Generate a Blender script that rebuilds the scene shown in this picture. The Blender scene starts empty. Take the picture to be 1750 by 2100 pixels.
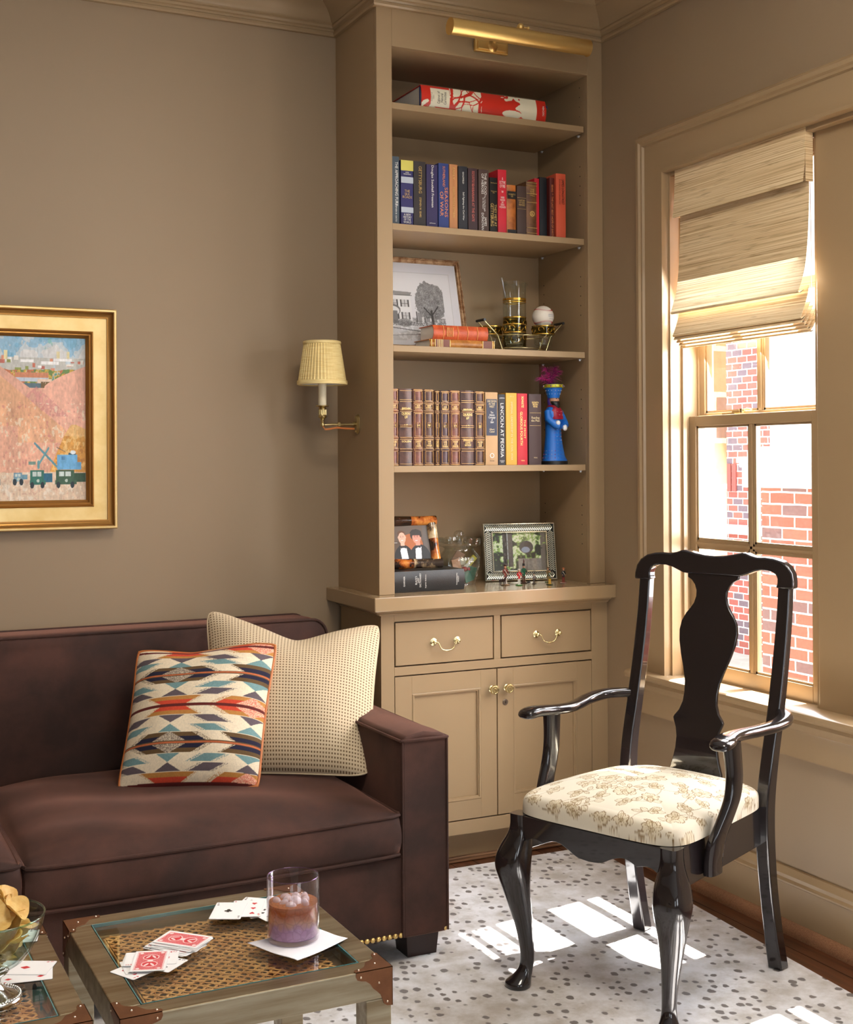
import bpy, bmesh, math, random
import numpy as np
from mathutils import Vector, Matrix
random.seed(7); np.random.seed(7)
SC = bpy.context.scene
COL = SC.collection
PI = math.pi
ROOT = {}

# ------------------------------------------------------------------ mesh building
class MB:
    def __init__(s): s.v = []; s.f = []; s.uv = None
    def add(s, v, f):
        o = len(s.v); s.v.extend([tuple(p) for p in v]); s.f.extend([tuple(i + o for i in q) for q in f]); return s
    def box(s, x0, y0, z0, x1, y1, z1):
        x0, x1 = min(x0, x1), max(x0, x1); y0, y1 = min(y0, y1), max(y0, y1); z0, z1 = min(z0, z1), max(z0, z1)
        return s.add([(x0,y0,z0),(x1,y0,z0),(x1,y1,z0),(x0,y1,z0),(x0,y0,z1),(x1,y0,z1),(x1,y1,z1),(x0,y1,z1)],
                     [(0,3,2,1),(4,5,6,7),(0,1,5,4),(1,2,6,5),(2,3,7,6),(3,0,4,7)])
    def xf(s, M, i0=0):
        s.v[i0:] = [tuple(M @ Vector(p)) for p in s.v[i0:]]; return s
    def lathe(s, prof, c=(0,0,0), n=32, M=None, cap=True):
        o = len(s.v); P = []
        for r, z in prof:
            for k in range(n):
                a = 2*PI*k/n; P.append((r*math.cos(a), r*math.sin(a), z))
        F = []
        for i in range(len(prof)-1):
            for k in range(n):
                F.append((i*n+k, i*n+(k+1)%n, (i+1)*n+(k+1)%n, (i+1)*n+k))
        if cap:
            F.append(tuple(range(n-1,-1,-1))); F.append(tuple((len(prof)-1)*n+k for k in range(n)))
        if M: P = [tuple(M @ Vector(p)) for p in P]
        P = [(p[0]+c[0], p[1]+c[1], p[2]+c[2]) for p in P]
        return s.add(P, F)
    def tube(s, path, r, n=8, closed=False):
        path = [Vector(p) for p in path]; m = len(path)
        rr = r if isinstance(r, (list, tuple)) else [r]*m
        tg = []
        for i in range(m):
            a = path[(i-1) % m] if (closed or i > 0) else path[i]
            b = path[(i+1) % m] if (closed or i < m-1) else path[i]
            tg.append((b-a).normalized())
        nrm = tg[0].orthogonal().normalized(); P = []
        for i in range(m):
            nrm = (nrm - tg[i]*nrm.dot(tg[i]))
            if nrm.length < 1e-6: nrm = tg[i].orthogonal()
            nrm.normalize(); b = tg[i].cross(nrm)
            for k in range(n):
                a = 2*PI*k/n; P.append(path[i] + (nrm*math.cos(a) + b*math.sin(a))*rr[i])
        F = []
        for i in range(m if closed else m-1):
            j = (i+1) % m
            for k in range(n): F.append((i*n+k, i*n+(k+1)%n, j*n+(k+1)%n, j*n+k))
        if not closed: F.append(tuple(range(n-1,-1,-1))); F.append(tuple((m-1)*n+k for k in range(n)))
        return s.add(P, F)
    def loft(s, secs, cap=True, closed=False):
        n = len(secs[0]); m = len(secs); P = [p for q in secs for p in q]; F = []
        for i in range(m if closed else m-1):
            j = (i+1) % m
            for k in range(n): F.append((i*n+k, i*n+(k+1)%n, j*n+(k+1)%n, j*n+k))
        if cap and not closed: F.append(tuple(range(n-1,-1,-1))); F.append(tuple((m-1)*n+k for k in range(n)))
        return s.add(P, F)
    def ball(s, c, r, n=12, m=8):
        rx, ry, rz = r if isinstance(r, (tuple, list)) else (r, r, r)
        prof = [(math.sin(PI*i/m), -math.cos(PI*i/m)) for i in range(m+1)]
        prof = [(max(a, 1e-3), b) for a, b in prof]
        o = len(s.v); s.lathe(prof, n=n); s.v[o:] = [(p[0]*rx+c[0], p[1]*ry+c[1], p[2]*rz+c[2]) for p in s.v[o:]]
        return s
    def prism(s, poly, f0, f1):
        """poly: 2D list; f0,f1 map (a,b)->3D for the two faces"""
        n = len(poly); P = [f0(*p) for p in poly] + [f1(*p) for p in poly]
        F = [tuple(range(n)), tuple(range(2*n-1, n-1, -1))] + [(i, n+i, n+(i+1)%n, (i+1)%n) for i in range(n)]
        return s.add(P, F)

def smooth_curve(pts, n=6, closed=False):
    """Catmull-Rom through tuples of any dimension"""
    P = [np.array(p, float) for p in pts]; m = len(P); out = []
    for i in range(m if closed else m-1):
        p0 = P[i-1] if (i > 0 or closed) else P[0]; p1 = P[i]; p2 = P[(i+1) % m]
        p3 = P[(i+2) % m] if (i+2 < m or closed) else P[-1]
        for k in range(n):
            t = k/n
            out.append(tuple(.5*((2*p1)+(-p0+p2)*t+(2*p0-5*p1+4*p2-p3)*t*t+(-p0+3*p1-3*p2+p3)*t**3)))
    if not closed: out.append(tuple(P[-1]))
    return out

def finish_mesh(me, smooth):
    bm = bmesh.new(); bm.from_mesh(me); bmesh.ops.recalc_face_normals(bm, faces=bm.faces); bm.to_mesh(me); bm.free()
    if smooth is not None:
        me.polygons.foreach_set('use_smooth', [True]*len(me.polygons))
        if smooth < 179: me.set_sharp_from_angle(angle=math.radians(smooth))

def thing(name, label, cat, loc=(0,0,0), rotz=0, group=None, kind=None):
    o = bpy.data.objects.new(name, None); COL.objects.link(o)
    o.location = loc; o.rotation_euler = (0, 0, rotz); o.empty_display_size = .05
    tag(o, label, cat, group, kind)
    ROOT[o.name] = Matrix.Translation(loc) @ Matrix.Rotation(rotz, 4, 'Z')
    return o
def tag(o, label=None, cat=None, group=None, kind=None):
    if label: o['label'] = label
    if cat: o['category'] = cat
    if group: o['group'] = group
    if kind: o['kind'] = kind
    return o
def obj(name, mb, mat, parent=None, bevel=0, smooth=35, sub=0, local=False, solid=0, label=None, kind=None, seg=2):
    """links ONE mesh object; vertices are world coordinates unless local"""
    V = mb.v
    if parent is not None:
        if not local:
            Mi = ROOT[parent.name].inverted(); V = [tuple(Mi @ Vector(p)) for p in V]
        c = None
    elif not local:
        a = np.array(V); lo = a.min(0); hi = a.max(0); c = ((lo[0]+hi[0])/2, (lo[1]+hi[1])/2, lo[2])
        V = [(p[0]-c[0], p[1]-c[1], p[2]-c[2]) for p in V]
    else: c = (0,0,0)
    me = bpy.data.meshes.new(name); me.from_pydata(V, [], mb.f); me.update()
    if mb.uv is not None:
        uvl = me.uv_layers.new(name='UVMap'); li = np.zeros(len(me.loops), int); me.loops.foreach_get('vertex_index', li)
        uvl.data.foreach_set('uv', np.array(mb.uv)[li].ravel())
    finish_mesh(me, smooth)
    for m_ in (mat if isinstance(mat, (list, tuple)) else [mat]): me.materials.append(m_)
    o = bpy.data.objects.new(name, me); COL.objects.link(o)
    if parent is not None:
        o.parent = parent; ROOT[o.name] = ROOT[parent.name]
    else:
        o.location = c; ROOT[o.name] = Matrix.Translation(c)
    if solid: md = o.modifiers.new('s', 'SOLIDIFY'); md.thickness = solid; md.offset = -1
    if bevel: md = o.modifiers.new('b', 'BEVEL'); md.width = bevel; md.segments = seg; md.limit_method = 'ANGLE'; md.harden_normals = False
    if sub: md = o.modifiers.new('u', 'SUBSURF'); md.levels = sub; md.render_levels = sub
    if label: o['label'] = label
    if kind: o['kind'] = kind
    return o
def islands(mb):
    par = list(range(len(mb.v)))
    def find(a):
        while par[a] != a: par[a] = par[par[a]]; a = par[a]
        return a
    for f in mb.f:
        r = find(f[0])
        for i in f[1:]: par[find(i)] = r
    G = {}
    for f in mb.f: G.setdefault(find(f[0]), []).append(f)
    out = []
    for fs in G.values():
        idx = {}; m = MB()
        for f in fs:
            for i in f:
                if i not in idx: idx[i] = len(m.v); m.v.append(mb.v[i])
            m.f.append(tuple(idx[i] for i in f))
        out.append(m)
    return out
def parts(name, mb, mat, parent, limit=100, **k):
    """every separate piece becomes a part of its own"""
    L_ = islands(mb)
    for m in L_[:limit]: obj(name, m, mat, parent, **k)
    if len(L_) > limit:
        r = MB()
        for m in L_[limit:]: r.add(m.v, m.f)
        obj(name, r, mat, parent, kind='stuff', **k)
def struct(name, mb, mat, **k):
    return obj(name, mb, mat, kind='structure', **k)

def grid_obj(name, nx, ny, pos, colf, mat, parent=None, solid=0, wrap=False, local=False, label=None, uvf=None):
    """a dense sheet with its own pigment per vertex. pos(U,V)->(N,3), colf(U,V)->(N,3) linear colour"""
    u = np.linspace(0, 1, nx); v = np.linspace(0, 1, ny); U, V = np.meshgrid(u, v); U = U.ravel(); V = V.ravel()
    P = np.asarray(pos(U, V), float)
    if parent is not None and not local:
        Mi = np.array(ROOT[parent.name].inverted()); P = P @ Mi[:3,:3].T + Mi[:3,3]
        c = None
    elif parent is None and not local:
        lo = P.min(0); hi = P.max(0); c = np.array([(lo[0]+hi[0])/2, (lo[1]+hi[1])/2, lo[2]]); P = P - c
    i = np.arange((nx-1)*(ny-1)); r = i//(nx-1); q = i % (nx-1); a = r*nx+q
    F = np.stack([a, a+1, a+1+nx, a+nx], 1)
    me = bpy.data.meshes.new(name); me.vertices.add(len(P)); me.vertices.foreach_set('co', P.ravel())
    me.loops.add(F.size); me.loops.foreach_set('vertex_index', F.ravel())
    me.polygons.add(len(F)); me.polygons.foreach_set('loop_start', np.arange(0, F.size, 4)); me.polygons.foreach_set('loop_total', np.full(len(F), 4))
    me.update(calc_edges=True)
    me.polygons.foreach_set('use_smooth', np.ones(len(F), bool))
    if uvf is not None: U, V = uvf(U, V)
    uvl = me.uv_layers.new(name='UVMap'); uvl.data.foreach_set('uv', np.stack([U, V], 1)[F.ravel()].ravel())
    if colf is not None:
        ca = me.color_attributes.new('Col', 'FLOAT_COLOR', 'POINT'); c4 = np.ones((len(P), 4)); c4[:, :3] = colf(U, V); ca.data.foreach_set('color', c4.ravel())
    me.materials.append(mat)
    o = bpy.data.objects.new(name, me); COL.objects.link(o)
    if parent is not None: o.parent = parent; ROOT[o.name] = ROOT[parent.name]
    elif not local: o.location = c; ROOT[o.name] = Matrix.Translation(Vector(c))
    else: ROOT[o.name] = Matrix.Identity(4)
    if solid: md = o.modifiers.new('s', 'SOLIDIFY'); md.thickness = solid; md.offset = -1
    if label: o['label'] = label
    return o

def copy_tree(o, parent=None):
    c = o.copy(); COL.objects.link(c); c.parent = parent
    ROOT[c.name] = ROOT.get(o.name, Matrix.Identity(4))
    for ch in list(o.children): copy_tree(ch, c)
    return c

_tc = {}
def text_mesh(s, size=1.0, width=None, align='CENTER', shear=0):
    key = (s, align, shear)
    if key not in _tc:
        cu = bpy.data.curves.new('t', 'FONT'); cu.body = s; cu.align_x = align; cu.align_y = 'CENTER'; cu.size = 1; cu.resolution_u = 2; cu.shear = shear; cu.space_line = .85
        ob = bpy.data.objects.new('t', cu); COL.objects.link(ob)
        dg = bpy.context.evaluated_depsgraph_get(); me = bpy.data.meshes.new_from_object(ob.evaluated_get(dg))
        _tc[key] = ([tuple(v.co) for v in me.vertices], [tuple(p.vertices) for p in me.polygons])
        bpy.data.objects.remove(ob); bpy.data.curves.remove(cu); bpy.data.meshes.remove(me)
    V, F = _tc[key]
    if not V: return [], []
    a = np.array(V); c = (a.max(0)+a.min(0))/2; a = a-c; w = a[:,0].max()*2; h = a[:,1].max()*2
    sx = sy = size
    if width: sx = width/w; sy = size/h
    return [(p[0]*sx, p[1]*sy, 0) for p in a], F
def add_text(mb, s, org, xd, yd, length, height, **k):
    """text fitted to length x height; reads along xd with letter-up yd"""
    V, F = text_mesh(s, height, width=length, **k); o = Vector(org); xd = Vector(xd); yd = Vector(yd)
    return mb.add([o + xd*p[0] + yd*p[1] for p in V], F)

# ------------------------------------------------------------------ materials
def srgb(r, g, b):
    f = lambda c: (c/255/12.92 if c/255 <= .04045 else ((c/255+.055)/1.055)**2.4)
    return (f(r), f(g), f(b))
MATS = {}
def mat(name, col=(.5,.5,.5), rough=.5, metal=0, **k):
    if name in MATS: return MATS[name]
    m = bpy.data.materials.new(name); m.use_nodes = True; nt = m.node_tree; b = nt.nodes['Principled BSDF']
    b.inputs['Base Color'].default_value = (*col, 1); b.inputs['Roughness'].default_value = rough; b.inputs['Metallic'].default_value = metal
    for kk, v in (('coat','Coat Weight'),('sheen','Sheen Weight'),('sheenr','Sheen Roughness'),('spec','Specular IOR Level'),('trans','Transmission Weight'),('ior','IOR'),('alpha','Alpha'),('sss','Subsurface Weight')):
        if kk in k: b.inputs[v].default_value = k[kk]
    if 'sheent' in k: b.inputs['Sheen Tint'].default_value = (*k['sheent'], 1)
    N = nt.nodes.new; L = nt.links.new
    if 'noise' in k or 'bump' in k:
        tc = N('ShaderNodeTexCoord'); mp = N('ShaderNodeMapping'); L(tc.outputs['Object'], mp.inputs['Vector']); mp.inputs['Scale'].default_value = k.get('stretch', (1,1,1))
    if 'noise' in k:      # (scale, second colour, contrast lo, hi)
        sc, c2, lo, hi = k['noise']; no = N('ShaderNodeTexNoise'); no.inputs['Scale'].default_value = sc; no.inputs['Detail'].default_value = 6; no.inputs['Roughness'].default_value = .6
        L(mp.outputs[0], no.inputs['Vector']); r = N('ShaderNodeValToRGB'); r.color_ramp.elements[0].position = lo; r.color_ramp.elements[1].position = hi
        r.color_ramp.elements[0].color = (*col, 1); r.color_ramp.elements[1].color = (*c2, 1); L(no.outputs['Fac'], r.inputs['Fac']); L(r.outputs['Color'], b.inputs['Base Color'])
    if 'bump' in k:
        sc, st = k['bump']; n2 = N('ShaderNodeTexNoise'); n2.inputs['Scale'].default_value = sc; n2.inputs['Detail'].default_value = 3
        L(mp.outputs[0], n2.inputs['Vector']); bp = N('ShaderNodeBump'); bp.inputs['Strength'].default_value = st; bp.inputs['Distance'].default_value = .002
        L(n2.outputs['Fac'], bp.inputs['Height']); L(bp.outputs[0], b.inputs['Normal'])
    MATS[name] = m; return m
def vcol_mat(name, rough=.6, **k):
    m = mat(name, rough=rough, **k); nt = m.node_tree; a = nt.nodes.new('ShaderNodeAttribute'); a.attribute_name = 'Col'
    nt.links.new(a.outputs['Color'], nt.nodes['Principled BSDF'].inputs['Base Color']); return m
def pane_mat(name, tint=(1,1,1), refl=1.45, rough=0.0):
    """thin glass: clear with a Fresnel reflection"""
    m = bpy.data.materials.new(name); m.use_nodes = True; nt = m.node_tree; nt.nodes.clear(); N = nt.nodes.new; L = nt.links.new
    o = N('ShaderNodeOutputMaterial'); mx = N('ShaderNodeMixShader'); t = N('ShaderNodeBsdfTransparent'); g = N('ShaderNodeBsdfGlossy'); f = N('ShaderNodeFresnel')
    t.inputs[0].default_value = (*tint, 1); g.inputs['Roughness'].default_value = rough; ge = N('ShaderNodeNewGeometry'); mr = N('ShaderNodeMapRange'); mr.inputs[3].default_value = refl; mr.inputs[4].default_value = 1/refl; L(ge.outputs['Backfacing'], mr.inputs[0]); L(mr.outputs[0], f.inputs['IOR'])
    L(f.outputs[0], mx.inputs[0]); L(t.outputs[0], mx.inputs[1]); L(g.outputs[0], mx.inputs[2]); L(mx.outputs[0], o.inputs[0]); MATS[name] = m; return m

def value_noise(x, y, seed=0):
    xi = np.floor(x).astype(int); yi = np.floor(y).astype(int); fx = x-xi; fy = y-yi; fx = fx*fx*(3-2*fx); fy = fy*fy*(3-2*fy)
    def h(a, b):
        n = (a*374761393 + b*668265263 + seed*1442695041) & 0x7fffffff; n = ((n ^ (n >> 13))*1274126177) & 0x7fffffff; return ((n ^ (n >> 16)) & 0xffff)/65535.
    return (h(xi,yi)*(1-fx)+h(xi+1,yi)*fx)*(1-fy) + (h(xi,yi+1)*(1-fx)+h(xi+1,yi+1)*fx)*fy
def fbm(x, y, seed=0, oct=4):
    s = 0; a = .5
    for i in range(oct): s = s + a*value_noise(x*2**i, y*2**i, seed+i*7); a *= .5
    return s/(1-.5**oct)
class Paint:
    """colour buffer over sample points"""
    def __init__(s, X, Y, base): s.X = X; s.Y = Y; s.c = np.tile(np.array(base, float), (len(X), 1))
    def put(s, mask, col, a=1.0):
        m = np.asarray(mask, float)*a; s.c = s.c*(1-m[:,None]) + np.array(col)*m[:,None] if np.ndim(col) == 1 else s.c*(1-m[:,None]) + col*m[:,None]; return s
    def ell(s, cx, cy, rx, ry, col, a=1.0, rot=0):
        x = s.X-cx; y = s.Y-cy; c_, s_ = math.cos(rot), math.sin(rot); return s.put(((x*c_+y*s_)/rx)**2+((-x*s_+y*c_)/ry)**2 < 1, col, a)
    def rect(s, x0, y0, x1, y1, col, a=1.0): return s.put((s.X > x0)&(s.X < x1)&(s.Y > y0)&(s.Y < y1), col, a)
    def line(s, x0, y0, x1, y1, w, col, a=1.0):
        dx, dy = x1-x0, y1-y0; t = np.clip(((s.X-x0)*dx+(s.Y-y0)*dy)/(dx*dx+dy*dy+1e-12), 0, 1); return s.put(np.hypot(s.X-x0-t*dx, s.Y-y0-t*dy) < w, col, a)
    def poly(s, pts, col, a=1.0):
        ins = np.zeros(len(s.X), bool); n = len(pts)
        for i in range(n):
            (x1, y1), (x2, y2) = pts[i], pts[(i+1) % n]
            c = ((y1 > s.Y) != (y2 > s.Y)) & (s.X < (x2-x1)*(s.Y-y1)/((y2-y1) if y2 != y1 else 1e-9)+x1); ins ^= c
        return s.put(ins, col, a)
    def mottle(s, sc, amt, seed=0):
        n = fbm(s.X*sc, s.Y*sc, seed)-.5; s.c = np.clip(s.c*(1+amt*2*n)[:,None], 0, 1); return s

PAINT = srgb(160,135,103)
M_wall = mat('wall_paint', srgb(152,130,103), .5, bump=(300, .05))
M_trim = mat('trim_paint', PAINT, .27, bump=(60, .03), stretch=(1,1,.2))
M_case = mat('cabinet_paint', PAINT, .45, spec=.28, bump=(60, .03))
M_ceil = mat('ceiling_paint', (.8,.82,.8), .7)
M_brass = mat('brass', srgb(232,198,128), .36, 1, bump=(30,.05))
M_brassl = mat('pale_brass', srgb(228,213,162), .27, 1)
M_brassa = mat('antique_brass', srgb(198,180,130), .3, 1)
M_lac = mat('black_lacquer', (.012,.009,.010), .16, coat=.6, bump=(40,.04))
M_velvet = mat('brown_velvet', srgb(46,25,18), .85, sheen=.7, sheenr=.3, sheent=srgb(210,150,128), noise=(5, srgb(76,44,33), .38, .66), bump=(900,.25))
M_white = mat('white_card', (.82,.82,.84), .45)
M_page = mat('book_paper', srgb(214,202,176), .8, bump=(400,.3), stretch=(.02,1,1))
M_pane = pane_mat('window_pane')
M_cglass = pane_mat('clear_glass', (.97,.99,.98), 1.5)
M_gilt = mat('gilt', srgb(225,190,120), .35, .9)
# ================================================================== ROOM SHELL
RX0, RY0, CEIL = -5.2, -6.4, 2.935
WY = [(-0.722, -1.372), (-1.602, -2.252)]      # the two sash openings in the right wall
WZ0, WZ1 = .625, 2.30
fl = mat('oak_floor', srgb(70,38,24), .32, noise=(6, srgb(112,68,42), .35, .7), stretch=(9,.6,1), bump=(40,.1))
struct('floor', MB().box(RX0-.1, RY0-.1, -.08, .12, .1, 0), fl)
b = MB()
for i in range(16): b.box(-.02-.083*i, RY0, .0002, -.0215-.083*i, 0, .0006)
obj('plank_seam', b, mat('seam_dark', (.01,.006,.004), .8), bpy.data.objects['floor'], smooth=None)
struct('ceiling', MB().box(RX0-.1, RY0-.1, CEIL, .25, .1, CEIL+.1), M_ceil)
struct('wall_back', MB().box(RX0-.1, 0, 0, .12, .1, CEIL), M_wall)
struct('wall_left', MB().box(RX0-.1, RY0, 0, RX0, 0, CEIL), M_wall)
b = MB(); ys = [0, WY[0][0], WY[0][1], WY[1][0], WY[1][1], RY0]
b.box(0, ys[1], 0, .12, ys[0], CEIL); b.box(0, ys[5], 0, .12, ys[4], CEIL); b.box(0, ys[4], 0, .12, ys[1], WZ0); b.box(0, ys[4], WZ1, .12, ys[1], CEIL)
struct('wall_right', b, M_wall)
RW = [(-4.6,-3.3), (-1.9,-.6)]
b = MB(); b.box(RX0, RY0-.1, 0, RW[0][0], RY0, CEIL); b.box(RW[0][1], RY0-.1, 0, RW[1][0], RY0, CEIL); b.box(RW[1][1], RY0-.1, 0, .12, RY0, CEIL)
for a, c in RW: b.box(a, RY0-.1, 0, c, RY0, .7); b.box(a, RY0-.1, 2.4, c, RY0, CEIL)
struct('wall_rear', b, M_wall)
for i, (a, c) in enumerate(RW):
    w = thing('window_%d' % (i+3), 'tall window behind the viewer', None, (a, RY0, .7), kind='structure'); del w['label']
    b = MB()
    b.box(a, RY0-.06, .7, a+.07, RY0-.02, 2.4); b.box(c-.07, RY0-.06, .7, c, RY0-.02, 2.4); b.box(a, RY0-.06, .7, c, RY0-.02, .78); b.box(a, RY0-.06, 2.32, c, RY0-.02, 2.4)
    b.box(a, RY0-.06, 1.52, c, RY0-.02, 1.58); b.box((a+c)/2-.012, RY0-.06, .7, (a+c)/2+.012, RY0-.02, 2.4)
    obj('window_frame', b, M_trim, w, smooth=None)

def sweep(path, prof, closed=False):
    """path [(x,y)] walked with the room on the LEFT hand; prof [(d,z)] d = distance out from the wall; mitred"""
    n = len(path); P = [Vector(p) for p in path]; rows = []
    for i in range(n):
        if closed or 0 < i < n-1:
            a = (P[i]-P[i-1]).normalized(); c = (P[(i+1) % n]-P[i]).normalized()
            na = Vector((-a.y, a.x)); nc = Vector((-c.y, c.x)); m = (na+nc); m = m/m.dot(na)
        elif i == 0: c = (P[1]-P[0]).normalized(); m = Vector((-c.y, c.x))
        else: a = (P[i]-P[i-1]).normalized(); m = Vector((-a.y, a.x))
        rows.append([(P[i].x+m.x*d, P[i].y+m.y*d, z) for d, z in prof])
    return rows
crown = [(0,2.821),(.011,2.822),(.014,2.828),(.013,2.836),(.009,2.839),(.012,2.845),(.019,2.848),(.022,2.855),(.020,2.861),(.024,2.864),(.029,2.868),(.033,2.878),(.040,2.889),(.050,2.899),(.061,2.906),(.070,2.911),(.076,2.915),(.078,2.920),(.084,2.924),(.090,2.935),(.090,2.945),(0,2.945)]
def crown_piece(name, path):
    struct(name, MB().loft(sweep(path, crown)), M_trim, smooth=30)
UX, UY = -.872, -.349
# room is to the right of a walk from left to right along the back wall, so walk it the other way round
crown_piece('trim_1', [(0,RY0),(0,UY),(UX,UY),(UX,0),(RX0,0),(RX0,RY0)])
bb = [(0,0),(.022,0),(.022,.134),(.026,.137),(.026,.142),(.018,.148),(.018,.158),(.012,.168),(.010,.177),(0,.177)]
struct('baseboard_right', MB().loft(sweep([(0,RY0),(0,-.365)], bb)), M_trim, smooth=30)
struct('baseboard_back', MB().loft(sweep([(-.872,0),(RX0,0),(RX0,RY0)], bb)), M_trim, smooth=30)
sh = [(.0225,0),(.045,0),(.045,.012),(.040,.024),(.030,.032),(.0225,.034)]
struct('trim_2', MB().loft(sweep([(0,RY0),(0,-.29)], sh)), mat('cork_shoe_molding', srgb(165,120,86), .8, noise=(400, srgb(120,80,54), .3,.7)), smooth=30)

# ---------------- windows in the right wall
M_sill = M_trim
def window(n, dy):
    y0, y1 = WY[0][0]+dy, WY[0][1]+dy
    w = thing('window_%d' % n, 'x', None, (0, (y0+y1)/2, WZ0), kind='structure'); del w['label']
    # jamb lining with sash stops
    b = MB()
    for y, s in ((y0, -1), (y1, 1)):
        mul = (n == 1 and s > 0) or (n == 2 and s < 0)
        b.box(.034 if mul else 0, y, WZ0, .14, y+s*.010, WZ1)
        if not mul: b.box(-.002, y, WZ0, .020, y+s*.016, WZ1)
        b.box(.045, y, WZ0, .060, y+s*.020, WZ1); b.box(.108, y, WZ0, .113, y+s*.018, WZ1)
    b.box(0, y1, WZ1-.012, .14, y0, WZ1)
    obj('jamb', b, M_trim, w, smooth=None)
    gl, gr = -.766+dy, -1.300+dy; mc = -1.035+dy
    sL, sR = y0-.012, y1+.012
    def sash(name, x0, x1, z0, z1, zb, zt, zm):
        b = MB()
        b.box(x0, sL, z0, x1, gl, z1); b.box(x0, gr, z0, x1, sR, z1); b.box(x0, gl, z0, x1, gr, zb); b.box(x0, gl, zt, x1, gr, z1)
        s = obj(name, b, M_trim, w, bevel=.002, smooth=None)
        m = MB(); q = .007
        m.box(x0+.004, mc-.012, zb, x1-.004, mc+.012, zt); m.box(x0+.004, gr, zm-.011, x1-.004, gl, zm+.011)
        m.box(x0, mc-.005, zb, x0+.006, mc+.005, zt); m.box(x0, gr, zm-.004, x0+.006, gl, zm+.004)
        obj('muntin', m, M_trim, s, smooth=None)
        f = MB()
        for a, c in ((gl, mc+.012), (mc-.012, gr)):
            for e, g in ((zb, zm-.011), (zm+.011, zt)):
                f.box(x0+.006, a, e, x0+.014, a-q, g); f.box(x0+.006, c, e, x0+.014, c+q, g); f.box(x0+.006, a, e, x0+.014, c, e+q); f.box(x0+.006, a, g-q, x0+.014, c, g)
        obj('glazing_bead', f, M_trim, s, smooth=None)
        g = MB().box(x0+.016, gr, zb, x0+.019, gl, zt)
        obj('pane', g, M_pane, s, smooth=None)
        return s
    sash('lower_sash', .075, .108, .632, 1.490, .690, 1.457, 1.076)
    sash('upper_sash', .113, .146, 1.462, WZ1-.012, 1.50, 2.245, 1.87)
    k = MB().box(.080, mc+.02+.06, 1.490, .105, mc+.11+.03, 1.494).box(.086, mc+.06, 1.494, .100, mc+.10, 1.500)
    k.tube([(.093, mc+.055, 1.500), (.088, mc+.03, 1.504), (.083, mc+.005, 1.501)], .004); k.tube([(.093,mc+.06,1.494),(.093,mc+.06,1.506)], .009, n=12)
    obj('sash_lock', k, M_brassl, w)
    # outside brick moulding and sill
    b = MB(); b.box(.146, y0+.06, .60, .205, y0+.021, 2.36).box(.146, y1-.06, .60, .205, y1-.021, 2.36).box(.140, y0+.022, .60, .147, y0-.008, 2.36).box(.140, y1-.022, .60, .147, y1+.008, 2.36).box(.146, y1, 2.285, .205, y0, 2.36).box(.146, y1-.02, .585, .30, y0+.02, .625)
    obj('outer_frame', b, mat('white_exterior_paint', (.8,.8,.78), .5), w, bevel=.003, smooth=None)
    return w
window(1, 0); window(2, -.88)
# head and side casing with a back band, one run over both windows
def casing():
    yL, yR = -.580, -2.405; zt = 2.435; z0 = .645
    prof = [(0,0),(0,.012),(.010,.012),(.012,.030),(.018,.036),(.030,.036),(.036,.030),(.044,.030),(.048,.022),(.135,.022),(.137,.027),(.148,.027),(.150,.014),(.150,0)]
    rows = []
    for (cy, cz, dy, dz) in ((yL, z0, -1, 0), (yL, zt, -1, -1), (yR, zt, 1, -1), (yR, z0, 1, 0)):
        rows.append([(-t, cy+dy*d, cz+dz*d) for d, t in prof])
    return MB().loft(rows)
struct('trim_3', casing(), M_trim, smooth=30)
b = MB().box(.030, -1.372, .640, .145, -1.602, 2.30)
struct('trim_4', b, M_trim, bevel=.003, smooth=None)
b = MB().box(0, WY[1][1], 2.272, .03, WY[0][0], 2.30)
struct('trim_5', b, M_trim, bevel=.002, smooth=None)
# stool (inner sill) and apron
prof = [(.11,.618),(.11,.640),(.0,.645),(-.052,.645),(-.060,.641),(-.063,.634),(-.062,.626),(-.057,.620),(-.050,.618)]
b = MB().loft([[(x, y, z) for x, z in prof] for y in (-.552, -2.435)])
struct('trim_6', b, M_trim, smooth=30)
prof = [(0,.618),(-.044,.618),(-.046,.606),(-.040,.600),(-.036,.592),(-.030,.584),(-.024,.580),(-.022,.572),(-.020,.502),(0,.502)]
b = MB().loft([[(x, y, z) for x, z in prof] for y in (-.580, -2.405)])
struct('trim_7', b, M_trim, smooth=30)

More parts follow.
